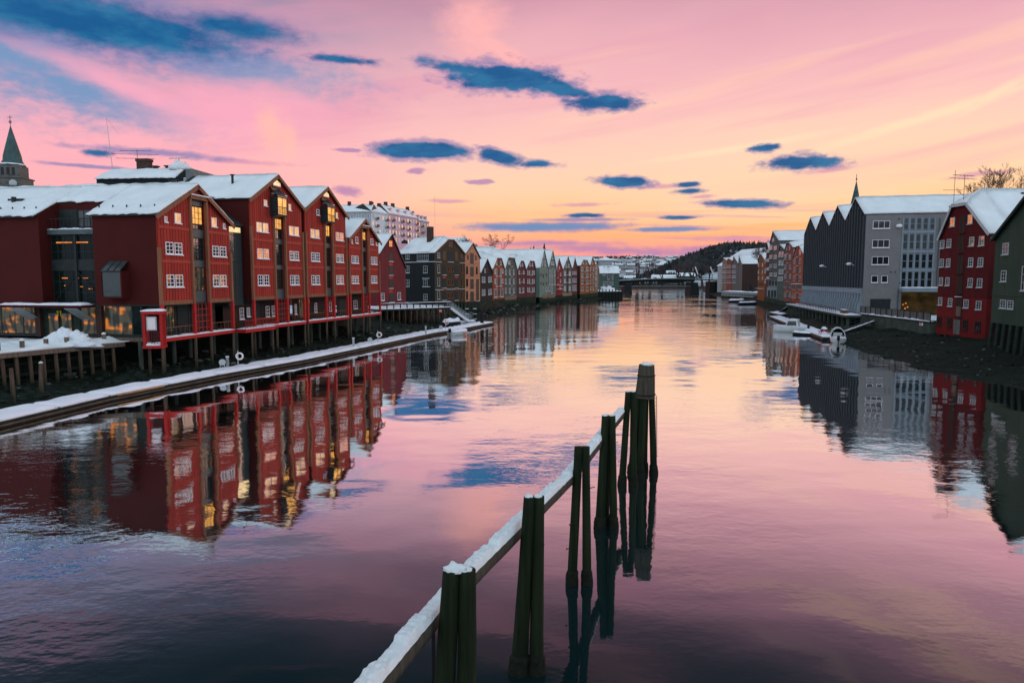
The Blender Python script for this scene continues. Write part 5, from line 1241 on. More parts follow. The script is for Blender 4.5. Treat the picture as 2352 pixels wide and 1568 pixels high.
def snowcap(m, t=.2, k=4, amp=.5, seed=0.):
    d = MB(); n = len(m.deck)
    for i, (a, b) in enumerate(m.deck):
        for j in range(k+1):
            f = j/k; e = 1 if 0 < j < k and 0 < i < n-1 else .2
            y = a[1]+(b[1]-a[1])*f; d.v.append((a[0], y, a[2]+t*e*(1+amp*noise.noise(Vector((a[0]*1.3+seed, y*1.3, seed))))))
    for i in range(n-1):
        for j in range(k): q = i*(k+1)+j; d.f.append((q, q+1, q+k+2, q+k+1))
    return d
def outboard(par, x, h=.2, s=1.):
    o = MB().box(x-.35*s, x, -.16*s, .16*s, h+.35*s, h+.95*s).tube([(x-.16*s, 0, h+.4*s), (x-.2*s, 0, -.1)], .05*s, 6)
    o.build('outboard_motor', 'black', par)
bt = thing('motor_boat', 'snow-buried motor boat with an orange stripe tied to the left pontoon', 'boat', (*Zp(1054, 769, 0).xy, 0), .95)
h = hullmesh(4.2, 1.7, .5); h.build('hull', 'hull', bt, True); snowcap(h, .38, 5, .6, 3).build('snow_cover', 'snow_pink', bt, True); outboard(bt, -2.1, .2, 1.)
m = MB(); m.tube([(.2, -.88, .32), (1.0, -.82, .35), (1.6, -.55, .4)], .11, 6); m.build('orange_fender', 'orangep', bt)
bt = thing('covered_dinghy', 'snow-covered dinghy with rounded cover behind the pontoon', 'boat', (*Zp(1038, 748, 0).xy, 0), .5)
h = hullmesh(3.8, 1.6, .6); h.build('hull', 'dark', bt, True); snowcap(h, .75, 5, .6, 8).build('snow_cover', 'snow_pink', bt, True)
bt = thing('rowing_boat', 'slim pale rowing boat with raised bow left of the guide pile frame', 'boat', (*Zp(1072, 746, 0).xy, 0), .6)
h = hullmesh(4.2, 1.5, .6); h.build('hull', 'hull', bt, True); snowcap(h, .25, 4, .4, 2).build('snow_cover', 'snow_pink', bt, True)

# ------------------------------------------------------------------ backdrop on the left
bbk = Bld('black_roofed_block', 'long black attic block with snowy roof rising behind the first warehouse', XY(237.6, 98), XY(458, 96.5), 3.1, 'building')
Tm = T1; z0, z1 = bbk.px(*T1(912, 640)).z, bbk.px(*T1(1000, 560), 'y', 3.).z
xe = bbk.px(*T1(1558, 640)).x; xr0 = bbk.px(*T1(1000, 560), 'y', 3.).x; xr1 = bbk.px(*T1(1632, 545), 'y', 3.).x
MB().box(0, xe, 0, 8, 0, z0).prism([(0, 0), (4, 0), (4, 1)], 0, .01).build('wall', 'blackwall', bbk.root)
m = MB(); m.add([(0, -.1, z0), (xe, -.1, z0), (xr1, 3, z1), (xr0, 3, z1), (0, 8, z0), (xe, 8, z0)], [(0, 1, 2, 3), (4, 0, 3), (5, 4, 3, 2), (1, 5, 2), (0, 4, 5, 1)]); rr = m.build('roof', 'dark', bbk.root)
m = MB(); m.snowq((-.1, -.35, z0), (xe+.1, -.35, z0), (xr1, 3, z1), (xr0, 3, z1), .3, 40, 6, (1, 1, 1, 1), .4, 2, .9, .25); m.build('roof_snow', 'snow', rr, True)
xc = bbk.px(*T1(1648, 600)).x; zc2 = bbk.px(*T1(1700, 550)).z
MB().box(xc, bbk.w, -.3, 7, 0, zc2).build('concrete_block', 'palecon', bbk.root); MB().prism([(xe, 0), (xc, 0), (xc, zc2), (xe, z0)], -.15, 6).build('gable_wall', 'blackwall', bbk.root)
bbk.win(T1, (1622, 628, 1643, 660), 1, 1, 'glass', 'frame', 'y', -.15); bbk.win(T1, (1682, 640, 1702, 668), 1, 1, 'glass', 'frame', 'y', -.3)
m = MB(); p = bbk.px(*T1(1272, 560), 'y', 3.); m.box(p.x-.9, p.x+.9, 2.6, 3.6, z1-.3, z1+1.1); m.box(p.x-1, p.x+1, 2.5, 3.7, z1+1.1, z1+1.5); m.build('chimney', 'chimney', bbk.root)
for X in (1372, 1482): p = bbk.px(*T1(X, 555), 'y', 3.); MB().box(p.x-.3, p.x+.3, 2.8, 3.3, z1-.2, z1+.35).box(p.x-.45, p.x+.45, 2.65, 3.45, z1+.35, z1+.5).build('vent', 'dark', bbk.root)
p = bbk.px(*T1(1580, 540), 'y', 3.); MB().blobby((p.x, 3, z1-.2), (1.5, 1.4, 1.3), .2).build('snow_hump', 'snow', bbk.root, True); MB().tube([(p.x, 3, z1+1), (p.x, 3, z1+1.5)], .08, 6).tube([(p.x-1.5, 3, z1+1.5), (p.x+1.5, 3, z1+1.55)], .06, 6).build('satellite_arm', 'frameg', bbk.root)
def antenna(name, label, loc, h, bars, rz=0., grp='rooftop aerials'):
    o = thing(name, label, 'aerial', loc, rz, grp); MB().tube([(0, 0, 0), (0, 0, h)], .032, 5).build('mast', 'dark', o)
    if bars:
        m = MB()
        for z, l in bars: m.tube([(-l*.55, 0, h*z), (l*.45, 0, h*z)], .025, 4); [m.tube([(-l*.5+l*.9*i/5, -.3, h*z), (-l*.5+l*.9*i/5, .3, h*z)], .015, 3) for i in range(6)]
        m.build('element', 'dark', o)
    return o
p = bbk.wld(bbk.px(*T1(1216, 560), 'y', 3.)); antenna('aerial', 'many-armed aerial on the black attic roof at left', tuple(p-Vector((0, 0, .4))), 3.3, ((.95, 4.4), (.80, 6.6), (.62, 5.4)), 0.1)
p = bbk.wld(bbk.px(*T1(996, 565), 'y', 3.)); fp = thing('flagpole', 'tall bare flagpole on the black attic roof', 'flagpole', tuple(p-Vector((0, 0, .4))), 0); MB().tube([(0, 0, 0), (-.6, 0, 8.1)], [.06, .03], 5).build('pole', 'frameg', fp); MB().tube([(-.6, 0, 7.9), (1.1, 0, 5.6)], .012, 3).build('halyard', 'dark', fp)
# church with spire
def at3(px, py, Y):
    d = ray(px, py); t = Y/d.y; return Vector((d.x*t, Y))
cc = at3(29, 385, 150); s = 150/FPX
ch = thing('stone_church', 'grey stone church tower with green copper spire at the left edge', 'church', (cc.x, cc.y, 3), .2)
def zz(y): return (643-y)*s+9-3
MB().box(-4.7, 2.8, -3, 5, 0, zz(433)).box(-2.6, 2.6, -2.2, 3, zz(433), zz(416)).build('tower', 'stone', ch)
MB().box(-16, 6, 2, 14, 0, zz(455)).build('nave', 'stone', ch)
m = MB(); m.snowq((-16, 1.5, zz(455)), (6.4, 1.5, zz(455)), (6.4, 8, zz(437)), (-16, 8, zz(437)), .3, 10, 4); m.build('nave_snow', 'snow', ch)
MB().box(-2.85, 2.85, -2.5, 3.2, zz(416), zz(413.5)).build('cornice', 'stone', ch)
MB().box(-2.05, 2.05, -1.8, 2.3, zz(413.5), zz(387)).build('belfry', 'stone', ch)
for x in (-1.2, -.1, .9): MB().box(x-.28, x+.28, -1.86, -1.79, zz(409), zz(393)).build('louvre', 'dark', ch)
m = MB().tube([(0, .2, zz(387)), (0, .2, zz(385.5)), (0, .2, zz(376)), (0, .2, zz(366)), (0, .2, zz(300))], [2.55, 2.4, 1.9, 1.8, .1], 8); m.build('spire', 'copper', ch)
m = MB().ring((0, .2, zz(384.5)), 2.25, .16, 'z', 16, 5); m.build('spire_snow', 'snow', ch)
MB().tube([(0, .2, zz(300)), (0, .2, zz(276))], .06, 5).tube([(-.5, .2, zz(280)), (.5, .2, zz(280))], .05, 4).ring((0, .2, zz(290)), .22, .08, 'y', 8, 4).build('weather_cross', 'dark', ch)
MB().tube([(.9, -2.21, zz(428)), (.9, -2.35, zz(428))], .75, 16).build('clock_face', 'frameg', ch)
# ------------------------------------------------------------------ apartment rows on the hill
hill_ = MB(); hill_.blobby((-75, 350, 3), (95, 75, 22), .1, 26, 8, 4); struct(hill_.build('hill', 'snow_dirty', None, True))
def apart(label, A, B, eave_px, mat, cols, litp, roofc='snow', ridge=3.4, rows=4, dorm=0, chim=(.2,)):
    b = Bld('apartment_block', label, A, B, 12, 'apartment building', 'apartment blocks on the hill')
    ze = b.px(*eave_px).z; b.ze = ze
    MB().box(0, b.w, 0, 12, 0, ze).build('wall', mat, b.root)
    m = MB(); m.prism([(0, 0), (1, 0), (1, 1), (0, 1)], 0, 1) if 0 else None
    m.add([(-.2, -.4, ze), (b.w+.2, -.4, ze), (b.w+.2, 4.2, ze+ridge), (-.2, 4.2, ze+ridge), (-.2, 12.4, ze), (b.w+.2, 12.4, ze)], [(0, 1, 2, 3), (5, 4, 3, 2), (0, 3, 4), (1, 5, 2), (0, 4, 5, 1)])
    r_ = m.build('roof', 'dark', b.root)
    m = MB(); m.snowq((-.1, -.35, ze+.02), (b.w+.1, -.35, ze+.02), (b.w-.1, 4.15, ze+ridge+.02), (.1, 4.15, ze+ridge+.02), .25, 14, 4, amp=.6, seed=A[0]); m.build('roof_snow', 'snow', r_, True)
    MB().box(-.05, b.w+.05, -.3, -.002, ze-.5, ze-.05).build('cornice', mat, b.root)
    random.seed(int(A[0]*7)+3)
    for r in range(rows):
        for c in range(cols):
            x = b.w*(c+.5)/cols; z1 = ze-1.0-r*3.2; l = random.random() < litp
            b.win(TI, None, 2, 2, random.choice(('lit', 'lito', 'lity')) if l else 'glassp', 'frame' if random.random() < .5 else 'frameg', 'y', 0, .12, .08, rect=(x-.52, x+.52, z1-1.9, z1), sill=False)
            if c % 3 == 1 and r < 3 and litp > .4: MB().box(x-1.1, x+1.1, -.9, -.01, z1-2.2, z1-2.05).box(x-1.1, x+1.1, -.9, -.85, z1-2.05, z1-1.2).build('balcony', 'dark', b.root)
    for k in range(dorm):
        x = b.w*(k+.5)/dorm; MB().box(x-.8, x+.8, .35, 3.2, ze+.35, ze+2.2).prism([(x-1, ze+2.2), (x+1, ze+2.2), (x, ze+2.7)], .3, 3.3).build('dormer', mat, b.root)
        b.win(TI, None, 2, 1, 'lito' if litp > .4 else 'glass', 'frame', 'y', .35, .1, .07, rect=(x-.5, x+.5, ze+.8, ze+2.0), sill=False)
    for k in chim: x = b.w*k; MB().box(x-.6, x+.6, 3.4, 4.8, ze+ridge-.6, ze+ridge+1.5).build('chimney', 'chimney', b.root)
    return b
apart('grey end block of the hilltop apartment row', XY(770, 302), XY(856.3, 300), TH(400, 355), 'greyrender', 7, 0, chim=(.35, .92))
apart('pale blue block of the hilltop apartment row', XY(856.6, 300), XY(894.4, 313), TH(980, 385), 'whiterender', 5, .55, dorm=0, chim=(.5, .95))
apart('pink block of the hilltop apartment row, most windows lit', XY(894.8, 313.5), XY(930, 327), TH(1380, 430), 'pinkrender', 5, .8, dorm=2, chim=(.35, .8), ridge=4.2)
apart('rose block right of the pink one on the hilltop', XY(930.3, 327.3), XY(961.8, 340), TH(1720, 490), 'pinkrender', 5, .8, dorm=2, chim=(.8,), ridge=4.0)
apart('mauve last block of the hilltop apartment row', XY(962.2, 340.3), XY(987, 353), TH(2030, 585), 'mauverender', 4, .8, dorm=3, chim=(.2,), ridge=3.)
# small white house with chimneys between row and trees
wh = smallhouse('white_house', 0, 0, 3, 6, 8, 18.5, 1.2, 'snow-roofed house with dark chimney behind the brown gable', None, 'greyrender'); wh.location = (*XY(1046, 240), 3)
q = XY(1001, 300); antenna('aerial', 'tall thin mast behind the brown house roof', (q.x, q.y, 20), 25, (), 0)

# ------------------------------------------------------------------ trees
def tree(label, loc, H, spread, seed, name='bare_tree', weep=0., depth=5, group='bare trees along the river', th=1., mat='barkfar'):
    rnd = random.Random(seed); o = thing(name, label, 'tree', loc, rnd.random()*6, group); tr = MB(); tw_ = MB()
    def grow(p, d, L, r, k):
        n = 3; pts = [p]; q = p; dd = d.copy()
        for i in range(n):
            dd = (dd+Vector((rnd.uniform(-1, 1), rnd.uniform(-1, 1), rnd.uniform(-.5, .8)))*.16+Vector((0, 0, -weep*(depth-k < 3)*.22))).normalized(); q = q+dd*L/n; pts.append(q)
        r1 = r*.62; (tr if k < 3 else tw_).tube(pts, [r+(r1-r)*i/n for i in range(n+1)], 6 if k < 2 else 3, False)
        if k >= depth: return
        for c in range(rnd.choice((2, 3, 3)) if k < depth-1 else 4):
            a = rnd.uniform(0, 6.283); s = spread*rnd.uniform(.55, 1.15); ax = dd.cross(Vector((math.cos(a), math.sin(a), .3))).normalized()
            nd = (Matrix.Rotation(s, 3, ax) @ dd); nd.z += .12; b_ = pts[rnd.choice((2, 3, 3))]
            grow(b_, nd.normalized(), L*rnd.uniform(.62, .82), max(r1*.75, .012*th), k+1)
    grow(Vector((0, 0, 0)), Vector((0, 0, 1)), H*.28, H*.022*th, 0)
    tr.build('trunk', mat, o, True); tw_.build('crown', 'twig', o)
    return o
def at(px, py, Y, z=None):
    d = ray(px, py); t = Y/d.y; return Vector((d.x*t, Y, EYE+d.z*t))
p = at(1072, 575, 230); tree('broad bare tree behind the brown gable and pale timber house', (p.x, p.y, 7), 20.5, .56, 5, depth=7, th=2.4)
p = at(1092, 575, 236); tree('second bare tree, right part of the clump behind the pale timber house', (p.x, p.y, 6), 18.5, .58, 15, depth=7, th=2.4)
p = at(1146, 580, 300); tree('weeping birch standing alone above the black and orange roofs', (p.x, p.y, 6), 25, .5, 11, 'weeping_birch', weep=1., depth=7, th=2.6)
p = at(1195, 586, 330); tree('tiny bare tree on the skyline right of the weeping birch', (p.x, p.y, 10), 15, .5, 21, depth=6, th=2.5)
p = at(2290, 440, 105); tree('bare tree above the right roof, left of its twin', (p.x, p.y, 14), 12.5, .6, 31, depth=7, th=1.2)
p = at(2335, 440, 108); tree('bare tree at the right frame edge above the roof', (p.x, p.y, 14), 13, .6, 37, depth=7, th=1.2)
p = at(82, 435, 120); tree('small bare tree beside the stone church', (p.x, p.y, 15), 11.5, .5, 41, depth=5)
p = at(1748, 575, 300); tree('bare tree rising left of the tall grey warehouse on the right bank', (p.x, p.y, 8), 20, .5, 43, depth=7, th=2.4)
def firtree(label, loc, h, r, seed, grp='fir trees behind the left row'):
    random.seed(seed); o = thing('fir_tree', label, 'tree', loc, 0, grp); MB().tube([(0, 0, 0), (0, 0, h*.9)], [h*.02, .03], 6).build('trunk', 'barkfar', o)
    m = MB()
    for i in range(420):
        f = random.random()**.8; z = h*(.12+.88*f); R_ = r*(1-f)*random.uniform(.6, 1.15)+.05; a = random.random()*6.283; w = r*.13
        x, y = R_*math.cos(a), R_*math.sin(a); m.add([(x*.2, y*.2, z+.1*h*.3), (x-w*math.sin(a), y+w*math.cos(a), z-.03*h), (x+w*math.sin(a), y-w*math.cos(a), z-.03*h)], [(0, 1, 2)])
    m.build('crown', 'fir', o); return o
for j, (px, py, hpx, Y, lb) in enumerate(((1219, 585, 15, 330, 'left fir of the pair over the plum roofs'), (1226, 584, 17, 332, 'right fir of the pair over the plum roofs'), (1250, 582, 20, 340, 'pointed fir just behind the pale green needle gable'), (1262, 588, 10, 345, 'smallest fir, right of the pale green needle gable'))):
    p = at(px, py, Y); hh = hpx*Y/FPX; firtree(lb, (p.x, p.y, p.z-hh*1.2), hh*2.3, hh*.55, j+60)

# ------------------------------------------------------------------ bridge
YB = 462
bl, br_ = Vector(XY(1419, YB)), Vector(XY(1668, YB+4))
bg_ = Bld('iron_bridge', 'low black iron lattice bridge across the far river', bl, br_, 0, 'bridge')
w = bg_.w; zt_ = 9+(643-640)*YB/FPX; 
def dkz(x): return 7.9+2.1*math.sin(math.pi*min(1, max(0, (x/w)*.78+.10)))
n = 40
m = MB()
for i in range(n): x0, x1 = w*i/n, w*(i+1)/n; m.slab([(x0, 0, dkz(x0)), (x1, 0, dkz(x1)), (x1, 9, dkz(x1)), (x0, 9, dkz(x0))], -.6, 0)
dk_ = m.build('deck', 'bridge', bg_.root)
m = MB()
for i in range(n): x0, x1 = w*i/n, w*(i+1)/n; m.slab([(x0, -.1, dkz(x0)), (x1, -.1, dkz(x1)), (x1, 9, dkz(x1)), (x0, 9, dkz(x0))], .004, .22)
m.build('deck_snow', 'snow', dk_)
ws = w*.70
for y in (-.15, 9.0):
    m = MB()
    for i in range(28):
        x0, x1 = ws*i/28, ws*(i+1)/28; zb0 = 5.2; 
        m.tube([(x0, y, zb0), (x1, y, zb0)], .4, 4, False)
        m.tube([(x0, y, zb0), (x1, y, dkz(x1)-.4)], .2, 4, False).tube([(x0, y, dkz(x0)-.4), (x1, y, zb0)], .2, 4, False)
        m.tube([(x0, y, dkz(x0)-.8), (x1, y, dkz(x1)-.8)], .9, 4, False)
    m.build('lattice_girder', 'bridge', bg_.root)
    m = MB()
    for i in range(n): x0, x1 = w*i/n, w*(i+1)/n; m.tube([(x0, y, dkz(x0)+1.1), (x1, y, dkz(x1)+1.1)], .05, 4, False).tube([(x0, y, dkz(x0)), (x0, y, dkz(x0)+1.1)], .05, 4, False)
    m.build('railing', 'bridge', bg_.root)
m = MB(); m.box(0, ws, -.5, .0, 4.9, 5.0); m.build('girder_snow', 'snow', bg_.root)
for px, wd, mt in ((1442, 2.6, 'concrete'), (1594, 3.2, 'bridge')):
    x = bg_.px(px, 650).x; MB().prism([(x-wd-.6, -3), (x+wd+.6, -3), (x+wd*.7, 7.4), (x-wd*.7, 7.4)], -1.5, 10).build('pier', 'bridge', bg_.root)
for px in (1636, 1652): x = bg_.px(px, 650).x; MB().box(x-1.6, x+1.6, 0, 9, -1, 8).build('pier', 'bridge', bg_.root)
x = bg_.px(1443, 650).x; MB().box(x-1.4, x+1.4, -.9, -.75, 5.2, 6.6).build('orange_plate', 'orangep', bg_.root)
for j, px in enumerate((1597, 1632)):
    p = bg_.wld((bg_.px(px, 640).x, -.2, 9.3)); o = thing('bridge_barrier', ['left bascule barrier tower on the bridge deck', 'right bascule barrier tower on the bridge deck'][j], 'barrier', tuple(p), 0, 'barriers on the bridge')
    MB().box(-1.2, -.9, 0, .3, 0, 6).box(.9, 1.2, 0, .3, 0, 6).box(-1.2, 1.2, 0, .3, 4.6, 6.2).build('portal', 'bridge', o)
    MB().tube([(-.4, -.3, 8.6), (1.6, -.3, 3.4)], .35, 6).build('counterweight', 'white', o)
# snowy park buildings beyond the bridge
for j, (px, Y, w_, d_, h_, lb) in enumerate(((1521, 800, 12, 30, 6, 'long low green-grey hall beyond the bridge, left one'), (1573, 790, 11, 20, 5, 'low grey hall beyond the bridge, right one'), (1478, 760, 8, 10, 4, 'twin-gabled white cottage beyond the bridge'), (1500, 770, 7, 9, 6, 'steep-roofed cottage right of the white cottage'), (1445, 960, 12, 16, 5, 'snow-roofed villa above the left bridge end'), (1542, 850, 9, 14, 4, 'snow-roofed house on the slope above the halls'))):
    q = XY(px, Y); smallhouse('park_hall' if j < 2 else 'cottage', q.x, q.y, hz(q.x, q.y)+1, w_, d_, h_, 1.45 if j < 2 or j > 3 else .2, lb, None, 'darkgreen' if j < 2 else 'farwall')
for j, px in enumerate((1463, 1475, 1492, 1520, 1558, 1566, 1588, 1612, 1627)):
    q = XY(px, 610 if j else 560); tree('bare riverside tree behind the bridge', (q.x, q.y, 3), random.Random(j).uniform(24, 30), .48, 70+j, depth=5, group='bare trees behind the bridge', th=2.4)

# ------------------------------------------------------------------ right bank: saw-tooth warehouse
st = Bld('sawtooth_warehouse', 'long dark slatted warehouse with four snowy gables and grey brick end wall', (71.8, 168.9), (60.4, 118), 3.3, 'warehouse')
pf = [st.uz(*T7(x, y)) for x, y in ((965, 640), (1008, 570), (1060, 700), (1130, 528), (1188, 660), (1268, 467), (1338, 613), (1435, 398), (1520, 550))]
W4 = st.w/4; ztop = sum(p[1] for p in pf[1::2])/4; zv = sum(p[1] for p in pf[2::2])/4
pf = []
for i in range(4): pf += [(W4*i, zv), (W4*(i+.5), ztop)]
pf.append((st.w, zv)); DP = 34
zband = st.px(*T7(1500, 1255)).z
m = MB()
for i in range(4):
    x0 = W4*i+.004*i; m.prism([(x0, zband), (x0+W4-.004, zband), (x0+W4-.004, zv), (x0+W4/2, ztop), (x0, zv)], .02, DP)
m.build('wall', 'slats', st.root)
sl_ = MB()
for i in range(29):
    x = .5+i*(st.w-1)/28; z1 = min(heights(pf, x-.4), heights(pf, x+.4))-.1; sl_.box(x-.42, x+.42, -.25, .018, zband+.02, z1)
s_o = sl_.build('slat_screen', 'slat', st.root)
MB().box(0, st.w, .35, DP, 0, zband-.003).build('lower_wall', 'zinc', st.root)  # darker panel tone puts shade into the gaps between fins
m = MB().box(0, st.w, -.25, .34, zband-.9, zband-.005)
for i in range(29):
    x = .3+i*(st.w-.9)/28; m.box(x, x+.75, -.2, .34, .0, zband-.903); m.prism([(0, 0), (1.1, 0), (.55, 1.6), (0, 2.6)], 0, .5, lambda y, t, z, x=x: (x+.1+t, -.2-y*.5, z))
m.build('concrete_fin', 'greyfin', st.root)
m = MB(); sn = MB()
for (p, q) in zip(pf, pf[1:]):
    lo, hi = (p, q) if q[1] > p[1] else (q, p)
    m.slab([(p[0], -.2, p[1]), (p[0], DP, p[1]), (q[0], DP, q[1]), (q[0], -.2, q[1])], .0, .12)
    sn.snowq((lo[0], -.2, lo[1]+.12), (lo[0], DP, lo[1]+.12), (hi[0], DP, hi[1]+.12), (hi[0], -.2, hi[1]+.12), .3, 30, 6, (1, 1, 0, 0), .3, lo[0])
r_ = m.build('roof', 'dark', st.root); sn.build('roof_snow', 'snow', r_, True)
MB().box(st.w+.002, st.w+.3, .03, DP, 0, zv-.05).build('brick_end_wall', 'greybrick', st.root)
c1 = st.w+.3
for bx_, k in (((145, 448, 268, 502), 3), ((140, 587, 263, 643), 3), ((137, 710, 258, 768), 3), ((133, 850, 178, 900), 1), ((207, 850, 250, 900), 1)): st.win(T8, bx_, k, 1, 'glass', 'frame', 'x1', c1, .06, .05)
for y0, y1, pane in ((425, 510, 'glassp'), (545, 655, 'glassp'), (690, 795, 'glass'), (820, 935, 'glass')):
    for x in (372, 419, 466, 515, 564): zz0, zz1 = st.ab(T8, (x, y0, x+36, y1), 'x1', c1)[2:]; aa = st.ab(T8, (x+1, 428, x+36, 430), 'x1', c1)[:2]; st.win(T8, None, 1, 2, pane, 'greyfin', 'x1', c1, .07, .08, sill=False, name='curtain_window', rect=(*aa, zz0, zz1))
zc0, zc1 = st.ab(T8, (408, 422, 409, 934), 'x1', c1)[2:]
for x in (363, 410, 457, 504, 553, 600): a = (*st.ab(T8, (x, 428, x+9, 430), 'x1', c1)[:2], zc0, zc1); MB().box(c1+.002, c1+.09, a[0], a[1], a[2], a[3]).build('mullion', 'greyfin', st.root)
for y in (528, 672, 808): a = st.ab(T8, (360, y-8, 600, y+8), 'x1', c1); MB().box(c1+.002, c1+.12, a[0], a[1], a[2], a[3]).build('spandrel', 'greyfin', st.root)
a = st.ab(T8, (338, 940, 640, 968), 'x1', c1); MB().box(c1+.002, c1+1.6, a[0], a[1], a[2], a[3]).build('canopy', 'greyfin', st.root); m = MB(); m.snowq((c1, a[0], a[3]), (c1+1.6, a[0], a[3]), (c1+1.6, a[1], a[3]), (c1, a[1], a[3]), .16, 4, 14, seed=3); m.build('canopy_snow', 'snow_pink', st.root, True)
M['dimwarm'] = lit('dim_warm_interior', (.075, .045, .010), .45, .95, .5)
a = (*st.ab(T8, (350, 1040, 640, 1041), 'x1', c1)[:2], 0, st.ab(T8, (350, 972, 351, 1041), 'x1', c1)[3]); MB().box(c1+.002, c1+.05, a[0], a[1], 0, a[3]).build('passage_opening', 'dimwarm', st.root)
for x, y in ((385, 1052), (365, 1062), (398, 1080), (380, 1090)): a = st.ab(T8, (x-5, y-4, x+5, y+4), 'x1', c1+.05); MB().box(c1+.052, c1+.1, *a).build('passage_lamp', 'lito', st.root)
a = st.ab(T8, (125, 1020, 268, 1120), 'x1', c1); MB().box(c1+.002, c1+.06, a[0], a[1], 0, a[3]).build('steel_gate', 'dark', st.root)
for x, y, T in ((1160, 1035, T7), (1432, 1015, T7)):
    p = st.px(*T(x, y), 'y', -.5); MB().tube([(p.x, -.22, p.z-.3), (p.x, -1.2, p.z)], .05, 5).blobby((p.x, -1.1, p.z-.05), (.35, .5, .25), .1, flat=False).build('floodlight', 'frame', st.root)
a = st.ab(T8, (322, 470, 345, 485), 'x1', c1); MB().blobby((c1+.3, (a[0]+a[1])/2, a[2]), (.4, .5, .3), .1, flat=False).build('wall_lamp', 'frame', st.root)
for X_, y0_, y1_ in ((322, 950, 1100), (620, 430, 930)):
    a = st.ab(T8, (X_, (y0_+y1_)/2, X_+7, (y0_+y1_)/2+1), 'x1', c1); zz = st.ab(T8, (X_, y0_, X_+7, y1_), 'x1', c1); MB().box(c1+.002, c1+.12, a[0], a[1], zz[2], zz[3]).build('drainpipe', 'zinc', st.root)
for X_, Y_ in ((335, 432), (275, 823), (308, 823), (340, 905)):
    a = st.ab(T8, (X_-5, Y_-4, X_+5, Y_+4), 'x1', c1); MB().box(c1+.002, c1+.1, *a).build('vent', 'dark', st.root)
q = XY(1954, 260); sp2 = thing('church_spire', 'needle-thin green church spire behind the saw-tooth roofs', 'church', (q.x, q.y, 3.2))
zt2 = at(1954, 418, 260).z-3.2
MB().box(-5, 5, -5, 5, 0, 22).build('tower', 'stone', sp2); MB().tube([(0, 0, 22), (0, 0, zt2)], [4.2, .15], 8).build('spire', 'copper', sp2); MB().tube([(0, 0, zt2-.2), (0, 0, zt2+2.8)], .1, 5).ring((0, 0, zt2+1.), .2, .15, 'y', 8, 4).build('finial', 'dark', sp2)
# walkway on concrete piles
wk = Bld('river_walkway', 'snowy railed walkway on concrete piles under the saw-tooth warehouse', (68.8, 171.5), (57.0, 117.0), 3.0, 'walkway')
MB().box(0, wk.w+.5, 0, 3.2, -.35, 0).build('deck', 'concrete', wk.root)
m = MB(); m.snowq((0, -.05, 0), (wk.w+.5, -.05, 0), (wk.w+.5, 3.1, 0), (0, 3.1, 0), .16, 80, 5, amp=.6, seed=4); m.build('walkway_snow', 'snow_pink', wk.root, True)
m = MB().box(0, wk.w*.88, .03, .11, 1.02, 1.10); m.build('handrail', 'pontrail', wk.root)
m = MB(); k = 34
for i in range(k): x = wk.w*.88*i/(k-1)+.05; m.box(x-.035, x+.035, .04, .1, 0, 1.02)
for z in (.4, .72): m.box(0, wk.w*.88, .06, .08, z, z+.02)
m.build('railing', 'dark', wk.root)
for i in range(17):
    x = .8+i*(wk.w-1)/16
    for y in (.4, 3.5): MB().box(x-.22, x+.22, y, y+.4, -5, -.35).build('concrete_pile', 'concrete', wk.root)
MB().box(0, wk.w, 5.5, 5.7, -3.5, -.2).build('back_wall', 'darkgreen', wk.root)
wt = wk.wld((wk.w-4.2, 1.0, .1)); sk = thing('timber_stack', 'short stack of pale planks on the snowy walkway', 'timber', tuple(wt), wk.ang)
for i in range(4): MB().box(-1.3, 1.3, -.4, .4, i*.16+.01, i*.16+.145).build('plank', 'pontrail', sk)
m = MB(); m.snowq((-1.3, -.4, .65), (1.3, -.4, .65), (1.3, .4, .65), (-1.3, .4, .65), .12, 6, 3); m.build('snow_cap', 'snow_pink', sk, True)

# ------------------------------------------------------------------ red and green wooden warehouses at the right edge
rd = Bld('red_river_warehouse', 'tall dark red warehouse leaning over the right bank, with a column of loading doors', XY(2151, 92), XY(2265, 82), 1.8, 'warehouse')
pr_ = [rd.uz(*p) for p in (T8(618, 570), T8(738, 335), T8(850, 312), T8(1003, 530))]
ez_ = (pr_[0][1]+pr_[3][1])/2; pr_ = [(0, ez_), pr_[1], pr_[2], (rd.w, ez_)]; kz = (pr_[1][1]+pr_[2][1])/2; pr_[1] = (pr_[1][0], kz); pr_[2] = (pr_[2][0], kz)
zbr = rd.px(*T8(800, 1010)).z
MB().prism([(0, zbr), (rd.w, zbr)]+[(x, z-.03) for x, z in reversed(pr_)], 0, 28).build('wall', 'deepred', rd.root)
MB().box(.03, rd.w-.03, .04, 28, 0, zbr-.003).build('brick_storey', 'deepred2', rd.root)
gable_roof(rd, pr_, 0, 28, .35, .35, .3, hip=2.8, nu=24, seed=31)
bargeboards(rd, pr_, -.34, 'frameg', .3, .08)
s0_ = (pr_[1][1]-ez_)/(pr_[1][0]); s1_ = (ez_-pr_[2][1])/(rd.w-pr_[2][0]); xr_ = (pr_[2][1]-pr_[1][1]+s0_*pr_[1][0]-s1_*pr_[2][0])/(s0_-s1_)
